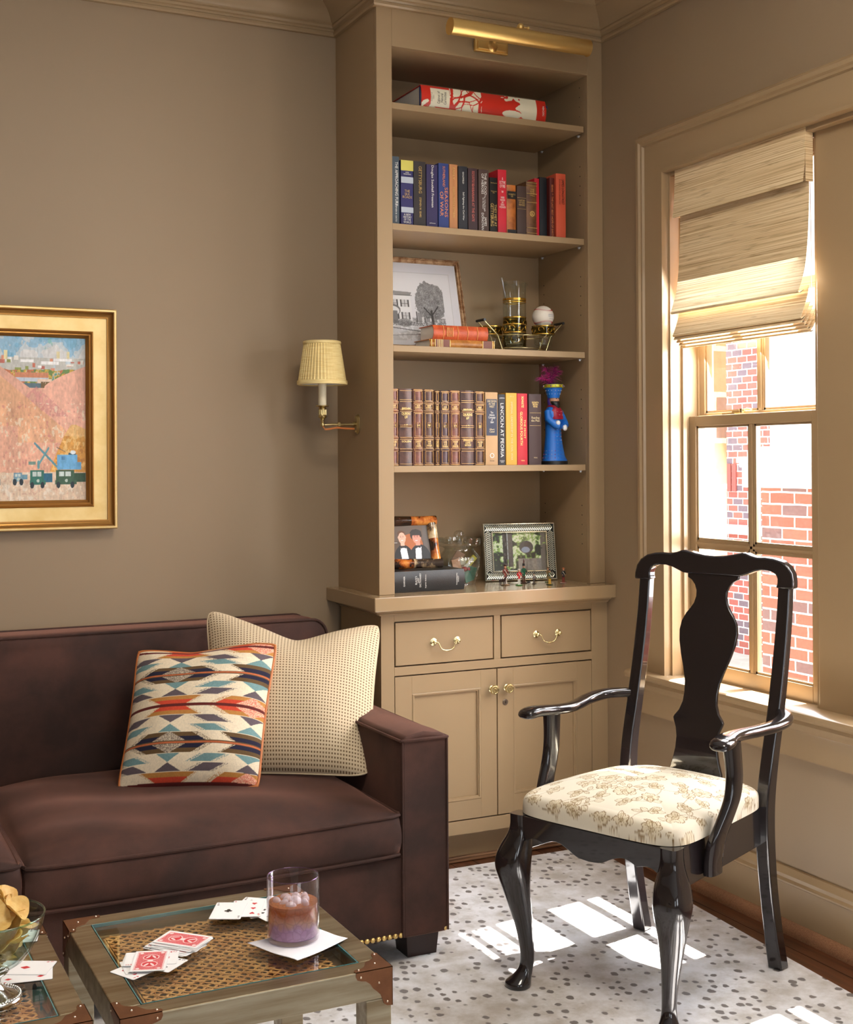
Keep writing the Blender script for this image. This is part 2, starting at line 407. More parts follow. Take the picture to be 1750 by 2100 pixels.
# ---------------- roman shades (woven grass cloth)
def weave_mat():
    m = mat('grasscloth', srgb(214,190,150), .85); nt = m.node_tree; N = nt.nodes.new; L = nt.links.new; p = nt.nodes['Principled BSDF']
    tc = N('ShaderNodeTexCoord'); a = N('ShaderNodeMapping'); a.inputs['Scale'].default_value = (3,2.2,330); L(tc.outputs['Object'], a.inputs['Vector'])
    n1 = N('ShaderNodeTexNoise'); n1.inputs['Scale'].default_value = 1; n1.inputs['Detail'].default_value = 5; L(a.outputs[0], n1.inputs['Vector'])
    a2 = N('ShaderNodeMapping'); a2.inputs['Scale'].default_value = (3,9,120); L(tc.outputs['Object'], a2.inputs['Vector'])
    n2 = N('ShaderNodeTexNoise'); n2.inputs['Scale'].default_value = 1; n2.inputs['Detail'].default_value = 3; L(a2.outputs[0], n2.inputs['Vector'])
    r = N('ShaderNodeValToRGB'); e = r.color_ramp.elements; e[0].position = .30; e[0].color = (*srgb(180,150,108), 1); e[1].position = .66; e[1].color = (*srgb(242,222,184), 1); x = e.new(.46); x.color = (*srgb(220,192,148), 1)
    L(n1.outputs['Fac'], r.inputs['Fac']); r2 = N('ShaderNodeValToRGB'); e = r2.color_ramp.elements; e[0].position = .30; e[0].color = (.45,.36,.26,1); e[1].position = .42; e[1].color = (1,1,1,1); L(n2.outputs['Fac'], r2.inputs['Fac'])
    mx = N('ShaderNodeMix'); mx.data_type = 'RGBA'; mx.blend_type = 'MULTIPLY'; mx.inputs[0].default_value = .5; L(r.outputs['Color'], mx.inputs[6]); L(r2.outputs['Color'], mx.inputs[7]); L(mx.outputs[2], p.inputs['Base Color'])
    bp = N('ShaderNodeBump'); bp.inputs['Strength'].default_value = .5; bp.inputs['Distance'].default_value = .0015; L(n1.outputs['Fac'], bp.inputs['Height']); L(bp.outputs[0], p.inputs['Normal'])
    t = N('ShaderNodeBsdfTranslucent'); L(mx.outputs[2], t.inputs['Color']); ms = N('ShaderNodeMixShader'); ms.inputs[0].default_value = .006; o = nt.nodes['Material Output']
    L(p.outputs[0], ms.inputs[1]); L(t.outputs[0], ms.inputs[2]); L(ms.outputs[0], o.inputs[0]); return m
M_weave = weave_mat()
def shade(dy, lab):
    t = thing('roman_shade', lab, 'window shade', (0, -1.065+dy, 1.70), group='woven roman shades')
    yl, yr = -.772+dy, -1.362+dy
    def sheet(pts, th=.002, y_l=yl, y_r=yr, wob=.0):
        pts = smooth_curve(pts, 6); rows = []
        ny = 14
        for j in range(ny+1):
            y = y_l+(y_r-y_l)*j/ny; q = wob*math.sin(j*1.3+dy)
            f = [(x+q*.3, y, z) for x, z in pts]; bk = [(x+th+q*.3, y, z) for x, z in reversed(pts)]; rows.append(f+bk)
        return MB().loft(rows)
    # valance with a return on its right side
    b = MB(); v = sheet([(-.002,2.291),(-.003,2.24),(-.006,2.18),(-.012,2.135),(-.010,2.131)], y_l=yl+.006, y_r=-1.366+dy); b.add(v.v, v.f)
    b.box(-.001, -1.3665+dy, 2.133, .026, -1.3645+dy, 2.291); b.box(-.001, yl+.0065, 2.133, .026, yl+.0045, 2.291)
    obj('valance', b, M_weave, t, smooth=30)
    obj('panel', sheet([(.012,2.288),(.014,2.13),(.012,2.05),(.006,1.96),(-.004,1.89),(-.022,1.835),(-.027,1.822),(-.022,1.817),(-.008,1.826)], wob=.001), M_weave, t, smooth=50)
    obj('fold', sheet([(.010,1.84),(.006,1.815),(-.004,1.785),(-.015,1.757),(-.019,1.748),(-.014,1.744),(-.004,1.752)]), M_weave, t, smooth=50)
    for k in range(4):
        x = -.012+.0105*k; z = 1.738-.0085*k
        obj('fold', sheet([(x+.028,z+.055),(x+.018,z+.036),(x+.008,z+.014),(x-.002,z+.001),(x-.001,z-.004),(x+.008,z+.001)]), M_weave, t, smooth=50)
    # headrail behind the valance
    obj('headrail', MB().box(.014, yr+.004, 2.262, .044, yl-.004, 2.288), M_trim, t, smooth=None)
    lc = MB().tube([(.036, yr+.02, 2.26), (.040, yr+.018, 1.80)], .0012, n=5).tube([(.036, yl-.05, 2.26), (.040, yl-.05, 1.76)], .0012, n=5)
    parts('lift_cord', lc, M_white, t)
shade(0, 'woven tan roman shade, half raised, in the window behind the black chair')
shade(-.88, 'woven tan roman shade in the neighbouring window past the wide mullion')

# ================================================================== OUTSIDE
def brick_mat(name, c1, c2, c3, mortar, axes, bw, rh, ms=.011, rough=.9):
    m = bpy.data.materials.new(name); m.use_nodes = True; nt = m.node_tree; p = nt.nodes['Principled BSDF']; N = nt.nodes.new; L = nt.links.new
    tc = N('ShaderNodeTexCoord'); s = N('ShaderNodeSeparateXYZ'); c = N('ShaderNodeCombineXYZ'); L(tc.outputs['Object'], s.inputs[0]); L(s.outputs[axes[0]], c.inputs[0]); L(s.outputs[axes[1]], c.inputs[1])
    w = N('ShaderNodeTexNoise'); w.inputs['Scale'].default_value = 14; L(c.outputs[0], w.inputs['Vector']); wa = N('ShaderNodeVectorMath'); wa.operation = 'MULTIPLY_ADD'; wa.inputs[1].default_value = (.007,.007,0); L(w.outputs['Color'], wa.inputs[0]); L(c.outputs[0], wa.inputs[2])
    b = N('ShaderNodeTexBrick'); b.inputs['Scale'].default_value = 1; b.inputs['Brick Width'].default_value = bw; b.inputs['Row Height'].default_value = rh; b.inputs['Mortar Size'].default_value = ms/2; b.inputs['Mortar Smooth'].default_value = .1; b.inputs['Bias'].default_value = -.15
    b.inputs['Color1'].default_value = (*c1,1); b.inputs['Color2'].default_value = (*c2,1); b.inputs['Mortar'].default_value = (*mortar,1); L(wa.outputs[0], b.inputs['Vector'])
    # some bricks burnt dark: a second brick lookup used as a per-brick switch
    b2 = N('ShaderNodeTexBrick'); 
    for k in ('Scale','Brick Width','Row Height','Mortar Size','Mortar Smooth'): b2.inputs[k].default_value = b.inputs[k].default_value
    b2.inputs['Color1'].default_value = (0,0,0,1); b2.inputs['Color2'].default_value = (1,1,1,1); b2.inputs['Mortar'].default_value = (0,0,0,1); b2.offset = b.offset; L(wa.outputs[0], b2.inputs['Vector'])
    mth = N('ShaderNodeMath'); mth.operation = 'GREATER_THAN'; mth.inputs[1].default_value = .80; L(b2.outputs['Color'], mth.inputs[0])
    mx = N('ShaderNodeMix'); mx.data_type = 'RGBA'; L(mth.outputs[0], mx.inputs[0]); L(b.outputs['Color'], mx.inputs[6]); mx.inputs[7].default_value = (*c3,1)
    n = N('ShaderNodeTexNoise'); n.inputs['Scale'].default_value = 45; n.inputs['Detail'].default_value = 4; L(c.outputs[0], n.inputs['Vector']); mr = N('ShaderNodeMapRange'); mr.inputs[3].default_value = .75; mr.inputs[4].default_value = 1.2; L(n.outputs['Fac'], mr.inputs[0])
    m2 = N('ShaderNodeMix'); m2.data_type = 'RGBA'; m2.blend_type = 'MULTIPLY'; m2.inputs[0].default_value = 1; L(mx.outputs[2], m2.inputs[6]); L(mr.outputs[0], m2.inputs[7]); L(m2.outputs[2], p.inputs['Base Color'])
    bp = N('ShaderNodeBump'); bp.invert = True; bp.inputs['Distance'].default_value = .01; L(b.outputs['Fac'], bp.inputs['Height']); L(bp.outputs[0], p.inputs['Normal']); p.inputs['Roughness'].default_value = rough
    return m
red = (srgb(172,92,72), srgb(150,74,58), srgb(112,86,82))
mort = srgb(222,214,204)
BK_near = brick_mat('red_brick_near', *red, mort, (1,2), .205, .0677)
BK_far = brick_mat('red_brick_far', srgb(176,98,84), srgb(150,76,68), srgb(118,98,104), mort, (1,2), .150, .0677, .013)
BK_own = brick_mat('rough_brick', srgb(196,128,96), srgb(176,104,80), srgb(120,96,86), srgb(205,200,160), (0,2), .30, .155, .02)
white = mat('white_exterior_paint')
# outer brick skin of this house
b = MB(); yy = [.6, -.7005, -1.394, -1.580, -2.274, RY0]
for i in (0,2,4): b.box(.16, yy[i+1], -.6, .256, yy[i], 3.4)
for i in (1,3): b.box(.16, yy[i+1], -.6, .256, yy[i], .60); b.box(.16, yy[i+1], 2.36, .256, yy[i], 3.4)
struct('wall_exterior', b, BK_own, smooth=None)
struct('ground_1', MB().box(.26, -9, -.65, 14, 16, -.6), mat('pale_paving', srgb(190,186,176), .9, noise=(3, srgb(160,158,146), .3,.7)))
# near wing: brick plinth under a white panelled bay
nb = thing('neighbor_house', 'red brick house wing with white panelled bay seen through the window beside the chair', 'building', (3.2, -1.2, -.6))
obj('brick_base', MB().box(2.5, -5.2, -.6, 4.3, 1.735, 1.182), BK_near, nb, smooth=None)
b = MB()
b.box(2.45, -5.2, 1.182, 4.3, 1.853, 1.300); b.box(2.42, -5.2, 1.300, 4.3, 1.842, 1.325); b.box(2.38, -5.2, 1.325, 4.3, 1.820, 1.360)
b.box(2.46, -5.2, 1.360, 4.3, 1.70, 1.42); b.box(2.50, -5.2, 1.40, 4.3, 1.665, 3.3)
obj('bay_base_molding', b, white, nb, bevel=.006, smooth=None)
b = MB()
for y in (1.60, .78, -.04, -.86, -1.7): b.box(2.475, y-.075, 1.40, 2.5, y, 3.0)
b.box(2.46, -5.2, 3.0, 2.5, 1.67, 3.14)
obj('pilaster', b, white, nb, bevel=.004, smooth=None)
obj('cornice', MB().box(2.2, -5.3, 3.3, 4.4, 1.85, 3.42).box(2.3, -5.3, 3.2, 4.4, 1.78, 3.3), white, nb, smooth=None)
fb = thing('neighbor_house', 'farther red brick wall with soldier course seen left of the white bay', 'building', (6.5, 5, -.6))
obj('brick_wall', MB().box(5.9, 2.0, -.6, 7.5, 13, 5.2), BK_far, fb, smooth=None)
obj('stone_ledge', MB().box(5.80, 4.5, .60, 5.9, 12, .68), white, fb, smooth=None)
b = MB()
for k in range(4): b.box(5.885, 6.36-k*.08, 1.02, 5.9, 6.30-k*.08, 1.30)
obj('soldier_course', b, mat('soldier_brick', srgb(160,84,76), .9), fb, smooth=None)
# ================================================================== BUILT-IN BOOKCASE
bc = thing('built_in_bookcase', 'tall taupe painted built-in bookcase filling the corner above the cabinet', 'bookcase', (-.436, -.17, .915))
IX0, IX1 = -.817, -.063
e = .0005
obj('side_panel', MB().box(UX, UY+.02, .915, UX+.02, -e, 2.93), M_case, bc, smooth=None)
obj('inner_side', MB().box(IX1, UY+.02, .915, IX1+.018, -.012, 2.70).box(IX0-.02, UY+.02, .915, IX0, -.012, 2.70), M_case, bc, smooth=None)
obj('back_panel', MB().box(UX+.02, -.012, .915, -e, -e, 2.93), M_case, bc, smooth=None)
obj('top_panel', MB().box(IX0, UY+.02, 2.70, IX1, -.012, 2.72), M_case, bc, smooth=None)
b = MB().box(UX, UY, .915, IX0, UY+.02, 2.935).box(IX1, UY, .915, -e, UY+.02, 2.935).box(IX0, UY, 2.70, IX1, UY+.02, 2.935)
obj('face_frame', b, M_case, bc, bevel=.0015, smooth=None)
for z, nm in ((2.519,0),(2.124,1),(1.727,2),(1.333,3)):
    s = obj('shelf', MB().box(IX0+.001, UY+.003, z-.021, IX1-.014, -.013, z), M_case, bc, bevel=.0012, smooth=None)
    for x in (IX0+.006, IX1-.006):
        for y in (-.30, -.05): obj('shelf_pin', MB().lathe([(.004,z-.028),(.004,z-.0215)], (x, y, 0), n=10).box(x-.005, y-.004, z-.0235, x+.005, y+.004, z-.0215), mat('clear_pin', (.8,.82,.85), .15, .3), s, smooth=60)
b = MB()
for zc in (1.12, 1.53, 1.93, 2.32, 2.60):
    for k in range(-2, 3):
        for y in (-.30, -.05): b.lathe([(.0022, -.0004),(.0022,.0004)], (IX1-.0002, y, zc+.034*k), n=8, M=Matrix.Rotation(PI/2, 4, 'Y'))
parts('peg_hole', b, mat('peg_hole_dark', (.02,.015,.01), .9), bc, smooth=None)

# ================================================================== BASE CABINET
CY = -.362
ca = thing('base_cabinet', 'taupe base cabinet with two drawers above two panelled doors, under the bookcase', 'cabinet', (-.436, -.18, 0))
obj('carcass', MB().box(UX-.001, CY+.022, .10, -e, -.0245, .868), M_case, ca, smooth=None)
dx = [(-.824,-.459), (-.430,-.069)]; zt0, zt1 = .682, .826; zd0, zd1 = .155, .650; mid = -.4465
b = MB()
b.box(UX-.001, CY, .108, -.826, CY+.0215, .868).box(-.067, CY, .108, -e, CY+.0215, .868)
b.box(-.826, CY, .828, -.067, CY+.0215, .868).box(-.826, CY, .652, -.067, CY+.0215, .680).box(-.826, CY, .108, -.067, CY+.0215, .153).box(-.457, CY, .680, -.432, CY+.0215, .828)
obj('face_frame', b, M_case, ca, bevel=.001, smooth=None)
obj('toe_kick', MB().box(UX+.01, -.300, 0, -e, -.285, .110), M_case, ca, smooth=None)
obj('shoe_strip', MB().box(UX+.01, -.318, .0005, -e, -.3005, .020), mat('worn_oak_strip', srgb(150,112,80), .5, noise=(4, srgb(84,54,36), .4,.6), stretch=(1,1,40)), ca, bevel=.004, smooth=None)
def drawer(x0, x1):
    d = obj('drawer', MB().box(x0+.0025, CY-.0005, zt0+.0025, x1-.0025, CY+.020, zt1-.0025), M_case, ca, bevel=.0012, smooth=None)
    xc = (x0+x1)/2; z = .754; hw = .0435; m = MB()
    for s in (-1, 1):
        m.lathe([(.0001,-.0005),(.0125,-.0005),(.0125,.0012),(.0105,.0018),(.0095,.0030),(.0075,.0034),(.0045,.0045),(.0045,.012),(.0058,.013),(.0058,.017),(.0030,.019),(.0001,.019)], (xc+s*hw, CY-.0005, z), n=28, M=Matrix.Rotation(PI/2, 4, 'X'))
    h = obj('handle', m, M_brassl, d, smooth=40)
    pts = [(-hw+.0,-.014,0),(-hw+.006,-.015,.001),(-hw+.012,-.016,-.003),(-hw+.016,-.017,-.012),(-hw+.022,-.018,-.022),(-.010,-.019,-.027),(0,-.019,-.0285),(.010,-.019,-.027),(hw-.022,-.018,-.022),(hw-.016,-.017,-.012),(hw-.012,-.016,-.003),(hw-.006,-.015,.001),(hw,-.014,0)]
    pts = smooth_curve([(xc+p[0], CY+p[1], z+p[2]) for p in pts], 4); r = [.0019+.0014*math.exp(-((p[0]-xc)/.012)**2) for p in pts]
    obj('bail', MB().tube(pts, r, 8), M_brassl, h, smooth=80)
for a, c in dx: drawer(a, c)
def door(x0, x1, kx, lock=None):
    X0, X1, Z0, Z1 = x0+.002, x1-.002, zd0+.002, zd1-.002; st = .060
    b = MB().box(X0, CY-.0005, Z0, X0+st, CY+.020, Z1).box(X1-st, CY-.0005, Z0, X1, CY+.020, Z1).box(X0+st, CY-.0005, Z1-.058, X1-st, CY+.020, Z1).box(X0+st, CY-.0005, Z0, X1-st, CY+.020, Z0+.062)
    d = obj('door', b, M_case, ca, bevel=.0008, smooth=None)
    xa, xb, za, zb = X0+st, X1-st, Z0+.062, Z1-.058
    obj('door_panel', MB().box(xa-.004, CY+.0085, za-.004, xb+.004, CY+.016, zb+.004), M_case, d, smooth=None)
    pr = [(0,-.0005),(.0035,-.0025),(.0075,-.0015),(.009,.002),(.0115,.003),(.0125,.0083)]
    rows = [[(xx+sx*q, CY+p, zz+sz*q) for q, p in pr] for xx, zz, sx, sz in ((xa,za,1,1),(xb,za,-1,1),(xb,zb,-1,-1),(xa,zb,1,-1))]
    m = MB(); n = len(pr)
    m.v = [p for r in rows for p in r]; m.f = [(i*n+k, i*n+k+1, ((i+1)%4)*n+k+1, ((i+1)%4)*n+k) for i in range(4) for k in range(n-1)]
    obj('panel_molding', m, M_case, d, smooth=40)
    obj('knob', MB().lathe([(.0001,0),(.011,0),(.011,.002),(.0085,.003),(.0060,.006),(.0058,.013),(.0085,.016),(.0150,.018),(.0160,.021),(.0160,.024),(.0145,.027),(.0120,.0275),(.0110,.0265),(.0060,.0265),(.0055,.0275),(.0001,.028)], (kx, CY-.0005, .582), n=32, M=Matrix.Rotation(PI/2,4,'X')), M_brassl, d, smooth=40)
    if lock:
        l = obj('lock', MB().lathe([(.0001,0),(.0105,0),(.0105,.002),(.0088,.0035),(.0001,.0035)], (lock, CY-.0005, .533), n=28, M=Matrix.Rotation(PI/2,4,'X')), mat('aged_nickel', srgb(150,140,130), .3, 1), d, smooth=40)
        obj('keyhole', MB().box(lock-.0012, CY-.0048, .529, lock+.0012, CY-.0039, .537), mat('peg_hole_dark'), l, smooth=None)
door(-.826, mid, -.468); door(mid, -.067, -.411, -.4155)
# countertop with cove moulding beneath
ct = thing('cabinet_countertop', 'taupe countertop ledge with cove molding between bookcase and base cabinet', 'countertop', (-.46, -.2, .862))
obj('slab', MB().box(-.918, -.418, .869, -e, -e-.0, .9148), mat('counter_paint', PAINT, .18), ct, bevel=.003, smooth=None)
# plan: moulding runs along the front and the left side
pr = [(0,.850),(.006,.850),(.008,.854),(.013,.857),(.019,.859),(.026,.864),(.027,.8688),(0,.8688)]
rows = sweep([(-e, CY), (UX-.001, CY), (UX-.001, -.03)], [(d, z) for d, z in pr])
obj('cove_molding', MB().loft(rows), mat('counter_paint'), ct, smooth=40)

# ================================================================== PICTURE LIGHT
pl = thing('picture_light', 'brass tube picture light mounted on the bookcase top rail', 'picture light', (-.45, UY, 2.745))
obj('mounting_plate', MB().box(-.516, UY-.016, 2.722, -.390, UY-.0005, 2.764).box(-.508, UY-.022, 2.728, -.398, UY-.016, 2.758), M_brass, pl, bevel=.003, smooth=None)
yt, zt_ = UY-.125, 2.747
R = Matrix.Translation((0, yt, zt_)) @ Matrix.Rotation(PI/2, 4, 'Y')
prof = [(.028,-.665),(.030,-.663),(.030,-.140),(.028,-.137)]
b = MB(); n = 24; rows = []
for x in (-.668, -.140):
    o = [(x, yt-.029*math.cos(a), zt_+.029*math.sin(a)) for a in [PI*(-.42)+PI*1.62*k/n for k in range(n+1)]]
    i = [(x, yt-.0275*math.cos(a), zt_+.0275*math.sin(a)) for a in [PI*(-.42)+PI*1.62*k/n for k in range(n, -1, -1)]]
    rows.append(o+i)
obj('shade', b.loft(rows), M_brass, pl, smooth=40)
b = MB()
for x in (-.667, -.141): b.lathe([(.0001,-.001),(.0272,-.001),(.0272,.001),(.0001,.001)], (x, yt, zt_), n=28, M=Matrix.Rotation(PI/2,4,'Y'))
parts('end_cap', b, M_brass, pl, smooth=40)
b = MB().tube(smooth_curve([(-.452,UY-.018,2.745),(-.45,UY-.05,2.760),(-.42,UY-.10,2.775),(-.405,yt-.0,zt_+.034)],5), .006, 10)
obj('arm', b, M_brass, pl)
obj('joint', MB().lathe([(.0001,0),(.019,0),(.020,.004),(.014,.009),(.011,.018),(.0001,.020)], (-.452, UY-.0165, 2.743), n=24, M=Matrix.Rotation(PI/2,4,'X')).ball((-.405,yt,zt_+.036),.012).tube([(-.405,yt,zt_+.036),(-.380,yt-.004,zt_+.034)],.003,8).ball((-.378,yt-.004,zt_+.034),.0055), M_brass, pl, smooth=60)
obj('lamp_tube', MB().lathe([(.010,-.62),(.010,-.19)], (0,yt,zt_-.004), n=16, M=Matrix.Rotation(PI/2,4,'Y')), mat('lamp_glass', (.85,.85,.8), .3), pl)

# ================================================================== WALL SCONCE
SY = -.182
sc = thing('wall_sconce', 'brass candlestick wall sconce with pleated straw shade on the bookcase side', 'wall lamp', (-1.0, SY, 1.44))
def oval(s, x, off=0, n=28, R=.012, H=.021): return [(x, SY+(R+off)*math.cos(a), 1.473+(H+off)*math.sin(a)*1.0+(.008*math.copysign(1,math.sin(a)))) for a in [2*PI*k/n+.01 for k in range(n)]]
obj('backplate', MB().loft([oval(0,UX-.0005,.004),oval(0,UX-.004,.004),oval(0,UX-.0065,0),oval(0,UX-.009,-.002)]).lathe([(.006,0),(.0075,.004),(.0075,.012),(.0001,.013)], (UX-.007,SY,1.473), n=16, M=Matrix.Rotation(-PI/2,4,'Y')), M_brassa, sc, smooth=40)
b = MB()
for dz in (-.024, .024): b.lathe([(.0032,0),(.0032,.002),(.0001,.003)], (UX-.009,SY,1.473+dz), n=12, M=Matrix.Rotation(-PI/2,4,'Y'))
parts('screw', b, M_brassa, sc)
pts = [(-.884,SY,1.472),(-.90,SY,1.4725),(-.93,SY,1.471),(-.96,SY,1.472),(-.985,SY,1.4705),(-1.0,SY,1.470)]
b = MB().tube(pts, [.0055,.0045,.0036,.0042,.0036,.005], 10).box(-.946,SY-.006,1.466,-.938,SY+.006,1.478)
b.ball((-1.0,SY,1.471), .008).lathe([(.0045,1.47),(.0055,1.484),(.0080,1.488),(.0055,1.492)],(-1.0,SY,0),n=16)
obj('arm', b, M_brassa, sc, smooth=40)
b = MB().lathe([(.0055,1.490),(.013,1.494),(.0145,1.497),(.013,1.500),(.0115,1.502),(.0115,1.521),(.0135,1.524),(.010,1.527),(.012,1.529),(.021,1.531),(.022,1.534),(.012,1.535)],(-1.0,SY,0),n=32)
for k in range(14):
    a = 2*PI*k/14; b.box(-1.0+.0118*math.cos(a)-.0012, SY+.0118*math.sin(a)-.0012, 1.503, -1.0+.0118*math.cos(a)+.0012, SY+.0118*math.sin(a)+.0012, 1.520)
obj('socket_cup', b, M_brassa, sc, smooth=40)
obj('candle_sleeve', MB().lathe([(.0135,1.534),(.0135,1.625),(.011,1.628)],(-1.0,SY,0),n=24), mat('ivory_sleeve', srgb(232,220,190), .5), sc)
obj('bulb', MB().lathe([(.006,1.628),(.013,1.645),(.014,1.655),(.008,1.68),(.001,1.695)],(-1.0,SY,0),n=16), mat('bulb_glass', (.8,.78,.7), .2), sc)
cord = smooth_curve([(-1.0,SY-.004,1.464),(-.992,SY-.004,1.457),(-.975,SY-.004,1.458),(-.95,SY-.004,1.462),(-.92,SY-.003,1.460),(-.886,SY,1.459)],5)
obj('cord', MB().tube(cord, .0016, 6).tube([(p[0],p[1],p[2]-.003) for p in cord[4:]], .0014, 6), mat('orange_cord', srgb(215,130,70), .5), sc)
# pleated shade: knife pleats, wrapped bands, bound rims
def pleat(r, z, amp, n=336, np_=42, ph=0):
    out = []
    for k in range(n):
        a = 2*PI*k/n; t = (a*np_/(2*PI)+ph) % 1; rr = r + amp*(t if t < .8 else (1-t)*4)
        out.append((-1.0+rr*math.cos(a), SY+rr*math.sin(a), z))
    return out
zs = np.linspace(1.606, 1.742, 14); secs = []
for z in zs: t = (z-1.606)/(1.742-1.606); secs.append(pleat(.0785*(1-t)+.0575*t, z, .0038))
M_straw = mat('straw_weave', srgb(222,194,128), .8, noise=(1, srgb(240,220,160), .35, .65), stretch=(20,20,420), bump=(1,.6))
for nd in M_straw.node_tree.nodes:
    if nd.type == 'TEX_NOISE': nd.inputs['Scale'].default_value = 1.0
ss = obj('lamp_shade', MB().loft(secs, cap=False), M_straw, sc, smooth=25, solid=.0012)
b = MB()
for r, z, h in ((.0815,1.604,.012),(.0605,1.738,.008)):
    rows = [[(-1.0+q*math.cos(a), SY+q*math.sin(a), z+dz) for a in [2*PI*k/64 for k in range(64)]] for q, dz in ((r-.001,-.002),(r+.002,-.001),(r+.0028,h*.5),(r+.001,h),(r-.002,h),(r-.0025,0))]
    b.loft(rows, cap=False, closed=True)
obj('shade_binding', b, M_straw, ss)
obj('shade_lining', MB().loft([[(-1.0+q*math.cos(a), SY+q*math.sin(a), z) for a in [2*PI*k/64 for k in range(64)]] for q, z in ((.0765,1.606),(.0555,1.741))], cap=False), mat('white_lining', (.85,.84,.8), .7), ss, solid=.0005)
obj('shade_clip', MB().tube([(-1.05,SY,1.72),(-1.0,SY,1.70),(-.95,SY,1.72)],.0012,6).tube([(-1.0,SY-.05,1.72),(-1.0,SY,1.70),(-1.0,SY+.05,1.72)],.0012,6), M_brassa, ss)

# ================================================================== OIL PAINTING
PX1, PZ0, PZ1 = -1.646, 1.140, 1.835; PX0 = -2.50
pt = thing('framed_painting', 'framed oil landscape of pink quarry and trucks in a wide gold frame', 'painting', ((PX0+PX1)/2, -.03, PZ0))
pr = [(0,.002),(0,.046),(.003,.050),(.008,.050),(.011,.045),(.012,.038),(.018,.032),(.024,.030),(.025,.034),(.028,.034),(.029,.028),(.070,.026),(.071,.032),(.075,.035),(.078,.032),(.079,.027),(.083,.028),(.086,.025),(.087,.020),(.092,.016),(.093,.008),(.093,.002)]
def frame_mb(x0, x1, z0, z1, prof, y=0):
    rows = [[(xx+sx*d, y-t, zz+sz*d) for d, t in prof] for xx, zz, sx, sz in ((x0,z0,1,1),(x1,z0,-1,1),(x1,z1,-1,-1),(x0,z1,1,-1))]
    return MB().loft(rows, closed=True)
g1 = mat('gold_leaf', srgb(236,206,146), .42, .8, noise=(9, srgb(222,186,120), .4,.7)); 
fo = obj('frame', frame_mb(PX0,PX1,PZ0,PZ1,pr), [g1, mat('burnished_bronze', srgb(178,128,66), .34, .8)], pt, smooth=30)
n = len(pr)
for p in fo.data.polygons:
    c = p.center + Vector(fo.location); w = Vector(pt.location) + p.center
    d = min(w.x-PX0, PX1-w.x, w.z-PZ0, PZ1-w.z)
    if .011 < d < .0285 or .0705 < d: p.material_index = 1
cx0, cx1, cz0, cz1 = PX0+.090, PX1-.090, PZ0+.088, PZ1-.092
W, H = cx1-cx0, cz1-cz0
